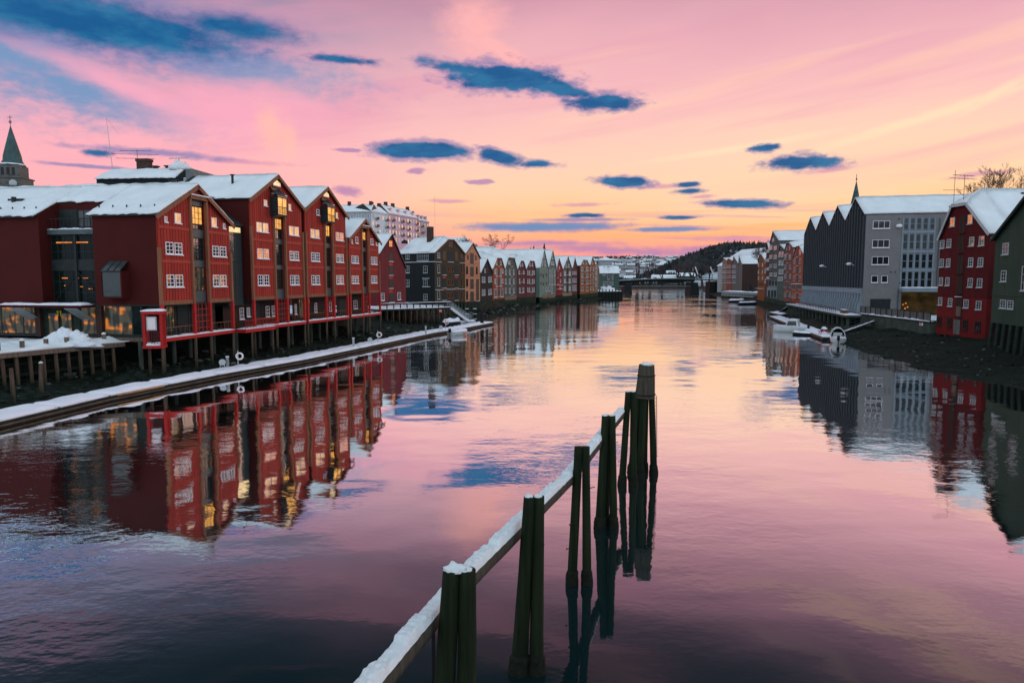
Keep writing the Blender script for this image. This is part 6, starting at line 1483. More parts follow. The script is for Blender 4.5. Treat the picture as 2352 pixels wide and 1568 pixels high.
for x0, y0, x1, y1, o in ((715, 425, 745, 487, 'pink'), (845, 402, 876, 467, 'pink'), (643, 590, 668, 648, 'g'), (691, 582, 719, 641, 'g'), (856, 567, 887, 630, 'w'), (927, 561, 962, 628, 'w'),
    (639, 727, 664, 785, 'g'), (686, 725, 712, 784, 'p'), (849, 718, 880, 783, 'g'), (919, 718, 954, 783, 'p'), (634, 863, 657, 920, 'g'), (681, 863, 706, 922, 'g'), (845, 868, 876, 933, 'g'), (913, 870, 947, 936, 'g'),
    (628, 1008, 652, 1066, 'g'), (700, 1014, 727, 1075, 'g'), (814, 1025, 846, 1087, 'g'), (905, 1035, 941, 1100, 'g')):
    rd.win(T8, (x0, y0, x1, y1), 2, 3, {'pink': 'lito', 'g': 'glass', 'w': 'glassw', 'p': 'glassp'}[o], 'frameg', fw=.09, mw=.05)
for x0, y0, x1, y1 in ((620, 1148, 645, 1213), (693, 1152, 720, 1225), (806, 1170, 838, 1247), (896, 1183, 932, 1264)): rd.win(T8, (x0, y0, x1, y1), 2, 1, 'glass', 'darkbrown', fw=.14, mw=.09); 
for x0, y0, x1, y1 in ((785, 415, 820, 535), (773, 560, 812, 680), (768, 705, 806, 835), (764, 850, 800, 985), (756, 1012, 795, 1155)):
    rd.panel(T8, (x0, y0, x1, y1), 'darkbrown', 'loading_door', 'y', 0, .05, .002); rd.ledge(T8, x0-3, x1+3, y1+4, h=.08, d=.25, mat='darkbrown')
rd.panel(T8, (743, 1170, 782, 1283), 'greyweath', 'boarded_door', 'y', 0, .07, .002)
rd.ledge(T8, 760, 800, 1006, h=.08, d=.3); rd.panel(T8, (762, 1075, 790, 1150), 'timber', 'ladder', 'y', 0, .12, .06)
for x in range(8): MB().tube([(.4+x*(rd.w-.8)/7, .3, 0), (.4+x*(rd.w-.8)/7, .3, -3)], .14, 7).build('pile', 'pile', rd.root)
MB().box(.1, rd.w, 2.2, 2.5, -3, -.02).build('foundation_wall', 'darkgreen', rd.root)
ha = rd.wld(rd.px(*T8(808, 320), 'y', .2)); antenna('aerial', 'aerial on the gable top of the dark red riverside warehouse', tuple(ha), 3.6, ((.97, 3.4), (.86, 4.4)), .3)
q = at(*T8(738, 300), 104); antenna('aerial', 'thin aerial behind the red warehouse roof, left of the other', (q.x, q.y, q.z-2), 6.5, ((.55, 3.0),), 0)
tl = MB()
for r in range(4):
    for c in range(26-r*3):
        x = xr_+.9+r*.42; zz_ = kz+s0_*(xr_-pr_[1][0])+s1_*(x-xr_); tl.box(x, x+.30, 7+c*.5+r*1.2, 7.34+c*.5+r*1.2, zz_+.22, zz_+.42)
tl.build('bare_roof_tiles', 'tile', rd.root)
gr = Bld('dark_green_warehouse', 'dark green boarded warehouse cut off by the right frame edge', (53.5, 76.2), (49.2, 59.2), 4.3, 'warehouse')
pg = [gr.uz(*T8(1030, 575)), gr.uz(*T8(1254, 290))]
slp = (pg[1][1]-pg[0][1])/(pg[1][0]-pg[0][0]); xm = gr.w/2; pgf = [(0, pg[0][1]), (xm, pg[0][1]+slp*xm), (gr.w, pg[0][1])]
MB().prism([(0, 0), (gr.w, 0)]+[(x, z-.03) for x, z in reversed(pgf)], 0, 24).build('wall', 'greenwall', gr.root)
gable_roof(gr, pgf, 0, 24, .4, .4, .28, nu=20, seed=33); bargeboards(gr, pgf, -.38, 'darkgreen', .35, .1)
for x0, y0, x1, y1, m_ in ((1102, 612, 1140, 693, 'glassp'), (1090, 812, 1123, 893, 'glass'), (1083, 1025, 1120, 1090, 'glassp'), (1136, 1030, 1175, 1095, 'glassp'), (1245, 780, 1275, 960, 'glass')): gr.win(T8, (x0, y0, x1, y1), 2, 3, m_, 'frameg', fw=.08, mw=.04)
MB().box(0, gr.w, -.06, -.002, gr.px(*T8(1150, 995)).z-.08, gr.px(*T8(1150, 995)).z+.08).build('band_board', 'greenwall', gr.root)
MB().box(.1, gr.w, .3, 1, -6.5, -.01).build('pile_wall', 'planks', gr.root)
for i in range(12): x = .3+i*(gr.w-.6)/11; MB().tube([(x, .05, .0), (x-.2, -.25, -6)], .2, 8).build('pile', 'darkgreen', gr.root)

# stone wall with fence between the warehouses
fw_ = Bld('fenced_river_wall', 'old stone river wall topped with a plank fence, left of the dark red warehouse', (59.5, 116.6), (57.3, 93.5), 1.0, 'wall')
MB().box(0, fw_.w, 0, 1.5, -1, 2.1).build('stone_wall', 'concrete', fw_.root)
MB().box(0, fw_.w, -.12, 1.6, 2.103, 2.3).build('coping', 'darkgreen', fw_.root)
m = MB()
for i in range(int(fw_.w/.2)): x = i*.2; m.box(x, x+.17, .1, .14, 2.45, 3.45)
m.build('plank_panel', 'greyweath', fw_.root)
m = MB()
for i in range(13): x = i*fw_.w/12; m.box(x-.05, x+.05, .0, .1, 2.3, 3.6)
m.box(0, fw_.w, .02, .08, 3.5, 3.58); m.build('fence_frame', 'dark', fw_.root)
m = MB(); m.snowq((0, -.14, 2.3), (fw_.w, -.14, 2.3), (fw_.w, .6, 2.3), (0, .6, 2.3), .16, 40, 4, amp=1.4, seed=12); m.build('ledge_snow', 'snow_pink', fw_.root, True)
a = fw_.ab(T8, (487, 1183, 512, 1217), 'y', 0)
o = thing('red_notice_sign', 'small white and red notice on the stone river wall', 'sign', fw_.wld((a[0], -.02, a[2])), fw_.ang)
MB().box(0, a[1]-a[0], 0, .02, 0, a[3]-a[2]).build('board', 'white', o); ww, hh = a[1]-a[0], a[3]-a[2]
MB().box(ww*.15, ww*.4, -.015, -.002, hh*.15, hh*.85).box(ww*.6, ww*.72, -.015, -.002, hh*.2, hh*.85).box(ww*.72, ww*.85, -.015, -.002, hh*.6, hh*.85).build('lettering', 'redbeam', o)
random.seed(5)
p = Zp(*T8(440, 1100), 3.3); hp = MB().blobby((0, 0, 0), (3.4, 1.8, 1.0), .35, 26, 10, 3.3).build('snow_heap', 'snow_dirty', None, True, (p.x+2.2, p.y+1.0, 3.2)); tag(hp, 'snow heap behind the plank fence before the warm passage', 'snow heap')
# steps and snow at corner
for j, (x, y, r) in enumerate(((560, 1110, .9), (300, 1205, .5), (345, 1200, .45))): pass

# ------------------------------------------------------------------ right pontoon, gangways
rp = [Vector(Zp(*T9(375, 458), .5).xy), Vector(Zp(*T9(830, 640), .5).xy), Vector(Zp(*T9(1240, 800), .5).xy)]
rpt = thing('floating_pontoon', 'snow-covered pontoon with boats below the saw-tooth warehouse', 'pontoon', (rp[0].x, rp[0].y, 0))
inn = offl(rp, 2.6); m = MB(); sn = MB(); rl = MB(); O2 = rp[0]; oo = offl(rp, -.1)
for i in range(2):
    q = [(*(v-O2), 0) for v in (rp[i], rp[i+1], inn[i+1], inn[i])]; m.slab(q, -.4, .45); sn.snowq(*[(v[0], v[1], .454) for v in q], .28, 22, 6, (i == 0, i == 1, 1, 1), .35, i)
    q = [(*(v-O2), 0) for v in (oo[i], oo[i+1], rp[i+1], rp[i])]; rl.slab(q, .18, .36)
m.build('float', 'pontside', rpt); rl.build('rub_rail', 'pontrail', rpt); sn.build('pontoon_snow', 'snow_pink', rpt, True)
f2 = [Zp(*T9(x, y), .5) for x, y in ((372, 395), (560, 432), (655, 425), (520, 383))]
o = thing('landing_float', 'small separate snow-topped float beyond the right pontoon', 'pontoon', (f2[0].x, f2[0].y, 0)); m = MB(); m.slab([(v.x-f2[0].x, v.y-f2[0].y, 0) for v in f2], -.4, .45); m.build('float', 'pontside', o)
m = MB(); m.snowq(*[(v.x-f2[0].x, v.y-f2[0].y, .454) for v in f2], .28, 6, 6); m.build('float_snow', 'snow_pink', o, True)
gangway('gangway', 'short snowy gangway from the walkway end down to the small float', Zp(*T9(765, 258), 3.0), Zp(*T9(548, 395), .7), 1.5, 2, mat='dark')
gangway('gangway', 'long railed gangway from the fenced wall down to the right pontoon', Zp(*T9(2215, 470), 2.9), Zp(*T9(1430, 745), .7), 1.3, 2, mat='dark', strip=.3)
pq = Zp(*T9(1265, 745), .75); pt_ = thing('picnic_table', 'snow-laden picnic table with a red cushion on the right pontoon', 'picnic table', (pq.x, pq.y, .72), wk.ang)
MB().box(-.9, .9, -.38, .38, .7, .76).build('table_top', 'brownpost', pt_)
for y in (-.8, .62): MB().box(-.9, .9, y, y+.2, .42, .47).build('seat', 'brownpost', pt_)
for x in (-.6, .6): MB().tube([(x, -.7, 0), (x, -.2, .7)], .05, 5).tube([(x, .7, 0), (x, .2, .7)], .05, 5).tube([(x, -.75, .4), (x, .75, .4)], .04, 5).build('leg', 'redbeam', pt_)
MB().blobby((0, 0, .76), (.95, .45, .32), .15, seed=3).build('snow_cap', 'snow_pink', pt_, True); MB().blobby((-.95, -.1, .62), (.14, .16, .3), .1, flat=False).build('red_cushion', 'redp', pt_, True)
# cabin boat
def snowy_bow(h, par, s=.16): snowcap(h, s, 4, .5, 1.).build('snow_cover', 'snow_pink', par, True)
p = Zp(*T9(790, 728), 0); cb = thing('cabin_boat', 'white cabin boat with windscreen moored to the right pontoon', 'boat', (p.x-.4, p.y+1.2, 0), 1.85+math.pi*0)
cb.rotation_euler = (0, 0, 2.55)
h = hullmesh(5.6, 2.2, .95); h.build('hull', 'hull', cb, True); snowcap(h, .10, 4, .5, 2).build('snow_cover', 'snow_pink', cb, True)
MB().prism([(-1.5, .95), (.7, .95), (.2, 2.15), (-1.3, 2.15)], -.8, .8).build('cabin', 'hull', cb)
MB().prism([(-1.2, 1.2), (.45, 1.2), (.12, 1.95), (-1.1, 1.95)], -.83, -.802).prism([(-1.2, 1.2), (.45, 1.2), (.12, 1.95), (-1.1, 1.95)], .802, .83).build('cabin_window', 'glassp', cb)
MB().add([(.66, -.7, 1.15), (.66, .7, 1.15), (.30, .65, 2.05), (.30, -.65, 2.05)], [(0, 1, 2, 3)]).build('windscreen', 'glassp', cb)
m = MB(); m.snowq((-1.4, -.85, 2.153), (.25, -.85, 2.153), (.25, .85, 2.153), (-1.4, .85, 2.153), .16, 6, 5); m.build('cabin_snow', 'snow_pink', cb, True)
MB().tube([(-2.6, -.95, .9), (2.2, -.6, 1.1)], .05, 5).build('rub_strake', 'dark', cb); outboard(cb, -2.8, .3)
p = Zp(*T9(935, 770), 0); dgy = thing('covered_dinghy', 'low dinghy under snow between cabin boat and right pontoon', 'boat', (p.x, p.y+.6, 0), 2.6)
h = hullmesh(3.0, 1.3, .28); h.build('hull', 'dark', dgy, True); snowcap(h, .34, 5, .7, 5).build('snow_cover', 'snow_pink', dgy, True)
p = Zp(*T9(1560, 905), 0); ob = thing('open_motor_boat', 'white motor boat with arched canvas hood and outboard, stern towards the camera', 'boat', (p.x+.4, p.y+2.4, 0), 1.18)
h = hullmesh(5.6, 2.1, .75); h.build('hull', 'hull', ob, True); snowcap(h, .12, 4, .6, 6).build('snow_cover', 'snow_pink', ob, True)
m = MB()
for x in (-1.5, .4):
    m.tube([(x, .95*math.cos(t*math.pi/8), .9+1.25*math.sin(t*math.pi/8)) for t in range(9)], .05, 6)
m.build('hood_frame', 'hull', ob)
m = MB(); k = 10
for t in range(k+1):
    a_ = math.pi*t/k; m.v += [(-1.2, .9*math.cos(a_), .9+1.18*math.sin(a_)), (.9, .82*math.cos(a_), .9+1.05*math.sin(a_))]
for t in range(k): m.f.append((2*t, 2*t+1, 2*t+3, 2*t+2))
m.f.append(tuple(2*t+1 for t in range(k+1))); m.build('canvas_hood', 'canvas', ob)
m = MB()
for t in range(3, 8):
    a_ = math.pi*t/k
    m.v += [(-1.25, .95*math.cos(a_), .9+1.26*math.sin(a_)+.02), (.9, .86*math.cos(a_), .9+1.10*math.sin(a_)+.02)]
for t in range(4): m.f.append((2*t, 2*t+1, 2*t+3, 2*t+2))
m.build('hood_snow', 'snow_pink', ob); MB().box(-.9, -.3, -.6, .6, .9, 1.45).build('seat', 'frameg', ob); outboard(ob, -2.8, .1, 1.1)
MB().blobby((-2.2, .8, .5), (.2, .25, .4), .1, flat=False).build('orange_fender', 'orangep', ob, True)
p = Zp(1918, 786, 0); o = thing('mooring_pile', 'short dark pile at the stern of the hooded motor boat', 'mooring post', (p.x, p.y, 0)); MB().tube([(0, 0, -1), (0, 0, 1.3)], .11, 7).build('post', 'pile', o)
for j, (px, py, L, lb) in enumerate(((1692, 694, 6.5, 'snow-covered boat moored far along the right bank, left of the flat one'), (1718, 699, 7.5, 'flat snow-covered boat far along the right bank'))):
    p = Zp(px, py, 0); o = thing('snowy_boat', lb, 'boat', (p.x, p.y, 0), .1+j*.2, 'far moored boats'); h = hullmesh(L, 2.2, .6); h.build('hull', 'dark', o, True); snowcap(h, .8-.3*j, 5, .4, j).build('snow_cover', 'snow_pink', o, True)
def rope(label, P, Q, sag=.3):
    P = Vector(P); Q = Vector(Q); o = thing('mooring_rope', label, 'rope', tuple(P)); MB().tube([tuple((Q-P)*t/8-Vector((0, 0, sag*math.sin(math.pi*t/8)))) for t in range(9)], .025, 4).build('rope', 'rope', o)
rope('mooring rope from the cabin boat to the wall behind', Zp(*T9(780, 535), 1.2), Zp(*T9(1180, 485), 1.8)); rope('mooring rope from the hooded boat bow to the bank', Zp(*T9(1740, 835), .8), Zp(*T9(2000, 795), .9)); rope('mooring rope running from the picnic table to the long gangway', Zp(*T9(1200, 670), .8), Zp(*T9(1560, 630), 1.5))

# ------------------------------------------------------------------ right bank, far row
def rh(name, label, px0, Y0, px1, Y1, prof, wall, wins=(), doors=(), zb=2.4, depth=22, **k):
    return oldhouse(name, label, XY(px0, Y0), XY(px1, Y1), zb, T7, prof, wall, wins, doors, depth, group='warehouses on the right bank', **k)
r1 = rh('vermilion_warehouse', 'vivid vermilion warehouse beside the dark saw-tooth wall', 1817.6, 197, 1844.5, 178, [(832, 930), (880, 838), (915, 838), (975, 960)], 'orangedeep',
   [(x0, y0, x1, y1, {'c': 2}) for x0, x1 in ((852, 868), (906, 924)) for y0, y1 in ((875, 930), (960, 1015), (1045, 1100), (1130, 1185))]+[(x0, y0, x1, y1, {'c': 4}) for x0, x1 in ((836, 872), (896, 934)) for y0, y1 in ((1215, 1270), (1308, 1352))],
   [(882, 870+i*87, 897, 950+i*87) for i in range(6)], hip=4, seed=41, ov=.2, frame='beigef')
r1.ledge(T7, 832, 940, 1215)
r2 = rh('dusty_red_warehouse', 'dusty red warehouse between vermilion and green ones on the right bank', 1798.8, 213, 1817.4, 198.5, [(755, 860), (790, 805), (815, 805), (845, 860)], 'pinkred',
   [(x0, y0, x0+20, y1, {'c': 3}) for x0 in (762, 806) for y0, y1 in ((925, 975), (1025, 1070), (1115, 1160), (1195, 1250), (1290, 1340))]+[(778, 840, 788, 880), (808, 838, 818, 878)], [(790, 840+i*90, 802, 920+i*90) for i in range(6)], hip=4, seed=42, frame='beigef')
r3 = rh('moss_green_warehouse', 'narrow moss green warehouse with balconies on the right bank', 1784.8, 227, 1798.4, 214, [(692, 880), (725, 822), (760, 880)], 'sage',
   [(x0, y0, x0+16, y0+45) for x0 in (708, 735) for y0 in (900, 985, 1070)]+[(700, 1145, 745, 1180, {'c': 5})], (), seed=43)
r4 = rh('tall_grey_warehouse', 'tall grey warehouse with balconies and pale concrete base on the right bank', 1763.7, 246, 1784.5, 228, [(610, 800), (655, 690), (695, 800)], 'greywall',
   [(x0, y0, x0+26, y0+32, {'c': 2}) for x0 in (616, 660) for y0 in (845, 932, 1020, 1105)]+[(644, 770, 660, 795)], (), seed=44)
for y in (880, 970, 1055, 1142): a = r4.ab(T7, (618, y, 642, y+26), 'y', 0); MB().box(a[0], a[1], -1.1, -.01, a[2], a[2]+.15).box(a[0], a[1], -1.1, -1.05, a[2]+.16, a[3]).build('balcony', 'frameg', r4.root)
r4.panel(T7, (598, 1245, 690, 1352), 'greyfin', 'concrete_base', 'y', 0, .25, .002)
for x0 in (608, 640, 668): r4.win(T7, (x0, 1180, x0+22, 1240), 2, 1, 'glass', 'frameg'); r4.panel(T7, (x0, 1275, x0+20, 1345), 'darkgreen', 'garage_bay', 'y', 0, .28, .255)
r5 = rh('dark_red_warehouse', 'slim dark red warehouse wedged left of the tall grey one', 1755.6, 263, 1763.4, 250, [(560, 930), (598, 800), (612, 860)], 'plum', [(572, y, 580, y+45) for y in (960, 1060, 1160)], (), seed=45)
r6 = rh('rust_brown_warehouse', 'rust brown warehouse with lower galleries, standing at the water', 1738.4, 286, 1755.3, 266, [(492, 1000), (520, 920), (540, 920), (566, 985)], 'ochre', [(x, y, x+6, y+30) for x in (505, 545) for y in (1010, 1080, 1140)], [(524, 950, 534, 1000, 'dark', 0), (524, 1040, 534, 1090, 'dark', 0)], zb=.6, hip=3, seed=46)
for x in range(5): r6.panel(T7, (495+x*13, 1203, 504+x*13, 1232), 'black', 'gallery_opening')
r6.ledge(T7, 490, 560, 1258, d=.5)
r7 = rh('weathered_warehouse', 'weathered grey warehouse with a broad snowy roof and blank brown side wall', 1693.6, 352, 1701.8, 335, [(298, 1000), (320, 925), (335, 1040)], 'greyweath', (), (), zb=3.2, depth=22, seed=47)
zr7 = r7.prof[1][1]
# its blank side
m = MB(); m.box(r7.w+.004, r7.w+.06, .1, 21.8, 0, r7.prof[-1][1]-.1); m.build('side_wall', 'darkbrown', r7.root)
for j, (a, b_, Ya, Yb, pf_, wl, lb, nm) in enumerate(((1679.5, 1693.2, 378, 356, [(242, 1010), (268, 938), (298, 1020)], 'greyweath', 'narrow weathered grey warehouse with pointed gable', 'weathered_warehouse'),
    (1667, 1679, 398, 380, [(190, 990), (212, 960), (235, 985)], 'pinkred', 'faded red brown warehouse near the bridge', 'faded_red_warehouse'),
    (1656, 1666.6, 418, 400, [(142, 985), (165, 955), (190, 985)], 'beige', 'beige brown warehouse nearest the bridge on the right bank', 'beige_warehouse'))):
    rh(nm, lb, a, Ya, b_, Yb, pf_, wl, [(pf_[0][0]+8+i*14, y, pf_[0][0]+16+i*14, y+25, {'c': 1, 'r': 2}) for i in range(3) for y in (1030, 1080, 1130, 1180)], (), zb=3, depth=26, seed=48+j)
q = XY(1675, 430); big = smallhouse('large_snowy_hall', q.x+18, q.y, 3.1, 34, 42, 15, .2, 'large hall with wide snowy roof rising behind the weathered warehouses', None, 'greyrender')
pf2 = Bld('lattice_jetty', 'grey lattice-sided jetty before the weathered warehouses', XY(1656, 345), XY(1738, 300), 1.0, 'jetty')
m = MB().box(0, pf2.w, 0, 6, 2.0, 2.3); m.build('deck', 'greyweath', pf2.root); m = MB(); m.snowq((0, -.1, 2.3), (pf2.w, -.1, 2.3), (pf2.w, 6, 2.3), (0, 6, 2.3), .35, 30, 4, amp=1.); m.build('jetty_snow', 'snow_pink', pf2.root, True)
m = MB().box(0, pf2.w, -.1, 0, 1.7, 1.95).box(0, pf2.w, -.1, 0, .3, .5)
for i in range(24): x0, x1 = pf2.w*i/24, pf2.w*(i+1)/24; m.tube([(x0, -.05, .4), (x1, -.05, 1.8)], .08, 4).tube([(x1, -.05, .4), (x0, -.05, 1.8)], .08, 4)
m.build('lattice', 'frameg', pf2.root)
for i in range(6): x = 1+i*(pf2.w-2)/5; MB().tube([(x, .5, 2), (x+.3, .5, -2)], .2, 6).build('pile', 'pile', pf2.root)
MB().blobby((pf2.w*.68, 3, 2.3), (2.0, 1.5, 3.6), .1).build('tank', 'black', pf2.root, True)
# left far jetty with snow and barge
lj = Bld('snowy_jetty', 'black timber jetty heaped with snow before the dark green house', XY(1376, 342), XY(1428, 352), 0, 'jetty')
MB().box(0, lj.w, 0, 14, -1, 3.2).build('pile_front', 'planks', lj.root)
m = MB(); m.snowq((0, -.1, 3.2), (lj.w, -.1, 3.2), (lj.w, 14, 3.2), (0, 14, 3.2), .5, 20, 6, amp=.8); m.blobby((lj.w*.6, 4, 3.3), (4.5, 3, 2.2), .4, 18, 8, 2); m.build('jetty_snow', 'snow', lj.root, True)
for i in range(8): x = i*lj.w/7; MB().tube([(x, -.1, -1), (x, -.1, 4.4)], .22, 6).build('post', 'black', lj.root)

# ------------------------------------------------------------------ foreground: fender piles and log boom
def cluster(label, feet, tops, r0, r1, cap, seed=0, name='mooring_dolphin', extra=None):
    cx = sum(f[0] for f in feet)/len(feet); cy = sum(f[1] for f in feet)/len(feet); o = thing(name, label, 'mooring piles', (cx, cy, 0), 0, 'pile clusters of the log boom')
    for i, (f, t) in enumerate(zip(feet, tops)):
        m = MB(); k = 22; n = 18; base = len(m.v); f = Vector((f[0]-cx, f[1]-cy, 0)); t = Vector((t[0]-cx, t[1]-cy, t[2])); d = (t-f)
        f2 = f-d*(1.6/t.z)
        for a in range(k+1):
            u = a/k; p = f2.lerp(t, u); r = r0[i]+(r1[i]-r0[i])*u
            for j in range(n):
                th = 2*math.pi*j/n; q = r*(1+.05*noise.noise(Vector((math.cos(th)*1.5+seed+i*3, math.sin(th)*1.5, p.z*.35)))+.035*noise.noise(Vector((math.cos(th)*5, math.sin(th)*5+seed, p.z*1.5))))
                m.v.append((p.x+q*math.cos(th), p.y+q*math.sin(th), p.z))
        for a in range(k):
            for j in range(n): m.f.append((a*n+j, a*n+(j+1) % n, (a+1)*n+(j+1) % n, (a+1)*n+j))
        m.f.append(tuple(k*n+j for j in range(n-1, -1, -1)))
        m.build('pile', 'pilefg', o, True)
        m = MB(); kz_ = 9; m.v = []
        for a in range(kz_+1):
            zz_ = -.3+.75*a/kz_; p = f+d*(zz_/t.z); r = r0[i]+(r1[i]-r0[i])*max(0, zz_/t.z)
            for j in range(20):
                th = 2*math.pi*j/20; e_ = .012+.035*max(0, 1-a/kz_)+.03*noise.noise(Vector((math.cos(th)*4+i*3+seed, math.sin(th)*4, zz_*6))); q = r*1.05+max(-.02, e_)
                if a == kz_: q = r*.9
                m.v.append((p.x+q*math.cos(th), p.y+q*math.sin(th), p.z))
        for a in range(kz_):
            for j in range(20): m.f.append((a*20+j, a*20+(j+1) % 20, (a+1)*20+(j+1) % 20, (a+1)*20+j))
        m.build('weed_collar', 'weed', o)
        if cap: 
            m = MB(); m.blobby((t.x-.02, t.y, t.z-.005), (r1[i]*.8, r1[i]*.8, .06), .2, 14, 5, seed+i); m.build('snow_cap', 'snow', o, True)
    return o
TZ = 4.15
C2 = cluster('second nearest pile pair of the boom, snow on its top', [(.16, 15.0), (.56, 15.0)], [(.40, 15., TZ), (.605, 15.0, TZ)], (.215, .185), (.135, .125), True, 2)
C3 = cluster('slim splayed pile pair at the bend of the log boom, with bolts', [(1.78, 19.6), (2.23, 19.6)], [(1.95, 19.6, TZ), (2.16, 19.6, TZ)], (.155, .145), (.125, .115), False, 5)
C4 = cluster('third farthest pile cluster, thick left leg and slim right leg', [(3.20, 24.2), (3.42, 24.5), (3.71, 24.2)], [(3.36, 24.2, TZ), (3.46, 24.45, TZ-.04), (3.60, 24.2, TZ)], (.19, .18, .15), (.13, .12, .12), True, 7)
C5 = cluster('second farthest pile pair, directly before the tall dolphin', [(4.86, 29.5), (5.36, 29.5)], [(5.08, 29.5, TZ), (5.30, 29.5, TZ)], (.17, .18), (.13, .13), True, 9)
C1 = cluster('nearest and largest pile pair at the bottom of the picture, snow heap on top', [(-1.30, 11.1), (-.79, 11.1)], [(-1.01, 11.1, TZ), (-.755, 11.1, TZ)], (.235, .20), (.152, .145), True, 1)
m = MB(); m.blobby((.10, .0, TZ-.02), (.22, .13, .13), .22, 20, 8, 3.); m.build('snow_cap', 'snow', C1, True)
C6 = cluster('tall tapering dolphin of many piles bound at the head, farthest of the boom', [(5.62, 31.4), (5.95, 31.1), (6.25, 31.7), (6.62, 31.2), (5.9, 31.9)], [(6.0, 31.4, 5.0), (6.15, 31.2, 5.0), (6.25, 31.5, 5.0), (6.42, 31.3, 5.0), (6.15, 31.6, 5.0)], (.19, .19, .18, .17, .18), (.14, .14, .13, .13, .13), False, 11)
hx, hy = 0, 0
m = MB(); cx, cy = C6.location.x, C6.location.y
m.tube([(6.18-cx, 31.4-cy, 3.55), (6.22-cx, 31.4-cy, 4.3), (6.24-cx, 31.4-cy, 5.09)], [.47, .42, .36], 12); m.build('head_planking', 'log', C6)
MB().ring((6.18-cx, 31.4-cy, 3.72), .475, .03, 'z', 20, 5).build('iron_band', 'black', C6); MB().ring((6.23-cx, 31.4-cy, 4.6), .41, .02, 'z', 20, 5).build('iron_band', 'black', C6)
m = MB(); m.blobby((6.24-cx, 31.4-cy, 5.08), (.3, .3, .10), .5, 16, 6, 3); m.build('snow_cap', 'snow', C6, True)
m = MB()
for i in range(34): m.ring((6.66-cx+.002*i, 31.15-cy, 3.65-i*.085), .035, .012, 'y' if i % 2 else 'x', 8, 4)
m.build('chain', 'black', C6)
for c, lst in ((C3, ((-.24, -.12, 1.9), (.14, -.17, 1.85), (-.33, -.2, 1.2), (.34, -.13, 3.0))), (C2, ((.30, -.1, 3.1),)), (C4, ((.30, -.13, 3.2),)), (C5, ((-.36, -.1, 1.1), (.36, -.12, 3.3)))):
    for x, y, z in lst: MB().tube([(x-.07, y-.04, z-.03), (x+.07, y-.04, z)], .014, 5).tube([(x-.09, y-.04, z-.035), (x-.065, y-.04, z-.03)], .03, 6).build('bolt', 'black', c)
# log boom: beams with snow
bpts = [(-3.55, 4.0), (-1.16, 12.15), (-.05, 15.4), (1.68, 19.7), (3.20, 24.4), (4.92, 29.9)]
bz = 3.32
for i, (a, b_, l) in enumerate(((0, 1, 'nearest boom log running out of the bottom of the picture'), (1, 3, 'long middle boom log between nearest pair and the bend'), (3, 5, 'farthest boom log from the bend to the tall dolphin'))):
    A_ = Vector(bpts[a]); B_ = Vector(bpts[b_]); d = (B_-A_).normalized(); n_ = Vector((d.y, -d.x)); o = thing('boom_log', 'snow-topped '+l, 'log', (A_.x, A_.y, bz), math.atan2(d.y, d.x), 'logs of the boom')
    L = (B_-A_).length; m = MB(); k = 26; P = 12; m.v = []
    mid_ = [Vector(bpts[j]) for j in range(a, b_+1)]
    for s in range(k+1):
        u = L*s/k-(.12 if s == 0 else 0)
        for j in range(P):
            th = 2*math.pi*(j+.5)/P; rx = .15+.012*noise.noise(Vector((u*1.1, j*.9, i))); cs, sn_ = math.cos(th), math.sin(th)
            e = 1/max(abs(cs), abs(sn_))**.55; m.v.append((u, rx*cs*e, -.16+rx*1.1*sn_*e))
    for s in range(k):
        for j in range(P): m.f.append((s*P+j, s*P+(j+1) % P, (s+1)*P+(j+1) % P, (s+1)*P+j))
    m.f += [tuple(range(P)), tuple(k*P+j for j in range(P-1, -1, -1))]
    m.build('log', 'log', o, True)
    # snow: a tall uneven ridge, broken here and there
    m = MB(); kk = int(L*24); Q = 13
    for s in range(kk+1):
        u = L*s/kk; h = .145+.03*noise.noise(Vector((u*1.3, i*5., 0)))+.03*noise.noise(Vector((u*5.2, i*3., 2)))+.03*noise.noise(Vector((u*13, i, 5)))
        st_ = noise.noise(Vector((u*.9, 7.7, i))); h *= (1. if st_ > -.22 else .45); w_ = .15+.016*noise.noise(Vector((u*5, 1., i)))
        if s in (0, kk): h *= .25
        for j in range(Q):
            f = -1+2*j/(Q-1); hh_ = h*(1-abs(f)**6*.55)*(1+.25*noise.noise(Vector((u*9, f*2.8, i*2)))); m.v.append((u, f*w_, max(.0, hh_) if 0 < j < Q-1 else -.03))
    for s in range(kk):
        for j in range(Q-1): q = s*Q+j; m.f.append((q, q+1, q+Q+1, q+Q))
    m.build('log_snow', 'snow', o, True)
st_ = thing('hanging_strap', 'dark strap hanging from the nearest boom log left of its pile pair', 'strap', (-1.36, 11.3, 0)); MB().box(-.03, .03, -.012, .012, -.5, 3.1).build('strap', 'black', st_)

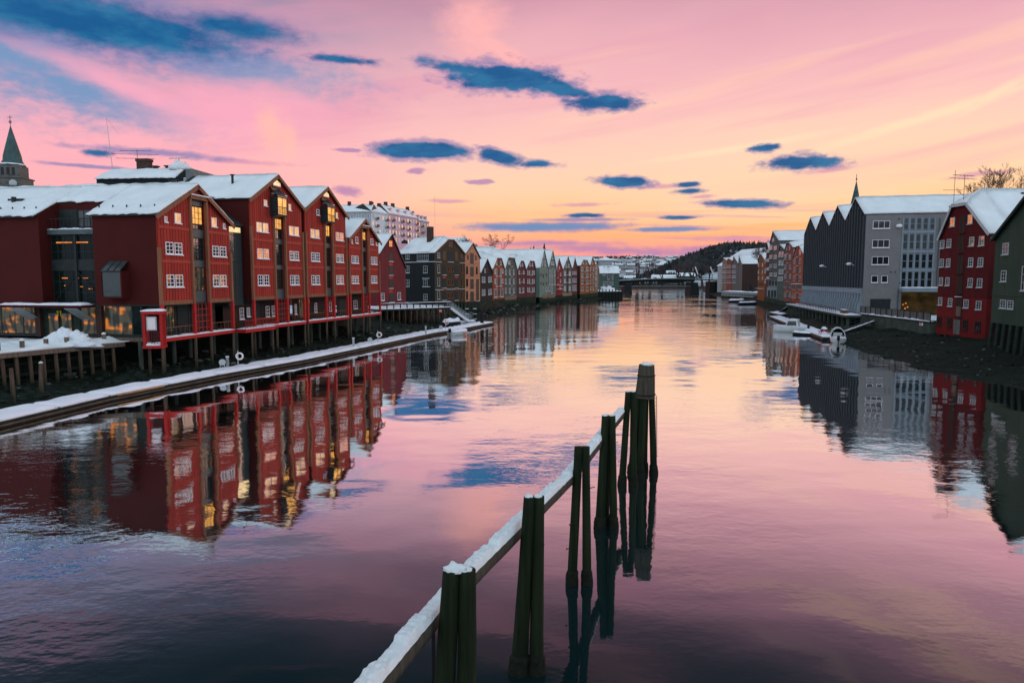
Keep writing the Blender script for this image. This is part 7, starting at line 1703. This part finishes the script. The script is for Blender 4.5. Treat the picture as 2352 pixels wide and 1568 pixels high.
# ------------------------------------------------------------------ rocks along the tidal banks
from mathutils.bvhtree import BVHTree
def scatter(line, sgn, lo, hi, n, name, label, mats, ylim, smin=.12, smax=.42):
    bms = [(o, BVHTree.FromPolygons([tuple(v.co) for v in o.data.vertices], [tuple(p.vertices) for p in o.data.polygons])) for o in bpy.data.objects if o.name.startswith('river_bank')]
    for (mat, frac) in mats:
        m = MB()
        for i in range(int(n*frac)):
            k = random.randrange(len(line)-1); f = random.random(); p = Vector(line[k]).lerp(Vector(line[k+1]), f)
            if not ylim[0] < p.y < ylim[1]: continue
            d = (Vector(line[k+1])-Vector(line[k])).normalized(); nn = Vector((d.y, -d.x))*sgn; q = p+nn*random.uniform(lo, hi); z = None
            for o, t in bms:
                h = t.ray_cast(Vector((q.x, q.y, 20)), Vector((0, 0, -1)))
                if h[0] is not None: z = h[0].z if z is None else max(z, h[0].z)
            if z is None or z < -.15 or z > 3.0: continue
            s_ = random.uniform(smin, smax)*(1+(random.random() < .06)); m.blobby((q.x, q.y, z-.05), (s_, s_*random.uniform(.6, 1.2), s_*.6), .25, 7, 3, i*.37)
        tag(m.build(name, mat, None), label[0 if mat == 'rock' else 1], 'rocks', kind='stuff')
random.seed(11)
dn = [(52, 40), (53, 60), (54, 76), (57, 92), (58.5, 108), (60.5, 118)]
scatter(dn, -1, 0, 12, 2600, 'shore_rocks', ('dark wet rocks strewn over the right tidal bank', 'pale icy stones along the right waterline'), (('rock', .92), ('icy', .08)), (35, 125), .05, .2)
scatter(Lline[1:8], 1, -5, 6, 1300, 'shore_rocks', ('dark wet rocks under the red warehouses', 'pale stones on the mud below the red warehouses'), (('rock', .92), ('icy', .08)), (45, 150), .12, .5)
scatter(Lline[8:18], 1, 0, 6, 900, 'shore_rocks', ('dark rocks below the farther left warehouses', 'pale stones below the farther left warehouses'), (('rock', .9), ('icy', .1)), (150, 345), .2, .7)
# a few big boulders by the corner booth
for j, (px, py) in enumerate(((300, 857), (318, 862), (285, 862))):
    q = Zp(px, py, .5); o = MB().blobby((0, 0, 0), (1.1-.2*j, .9, .8-.15*j), .25, 14, 7, j*2.).build('boulder', 'rock', None, True, (q.x, q.y, .25)); tag(o, ['largest of the three boulders on the mud below the red booth', 'right boulder of the three below the red booth', 'left and smallest boulder below the red booth'][j], 'boulder', 'boulders below the booth')
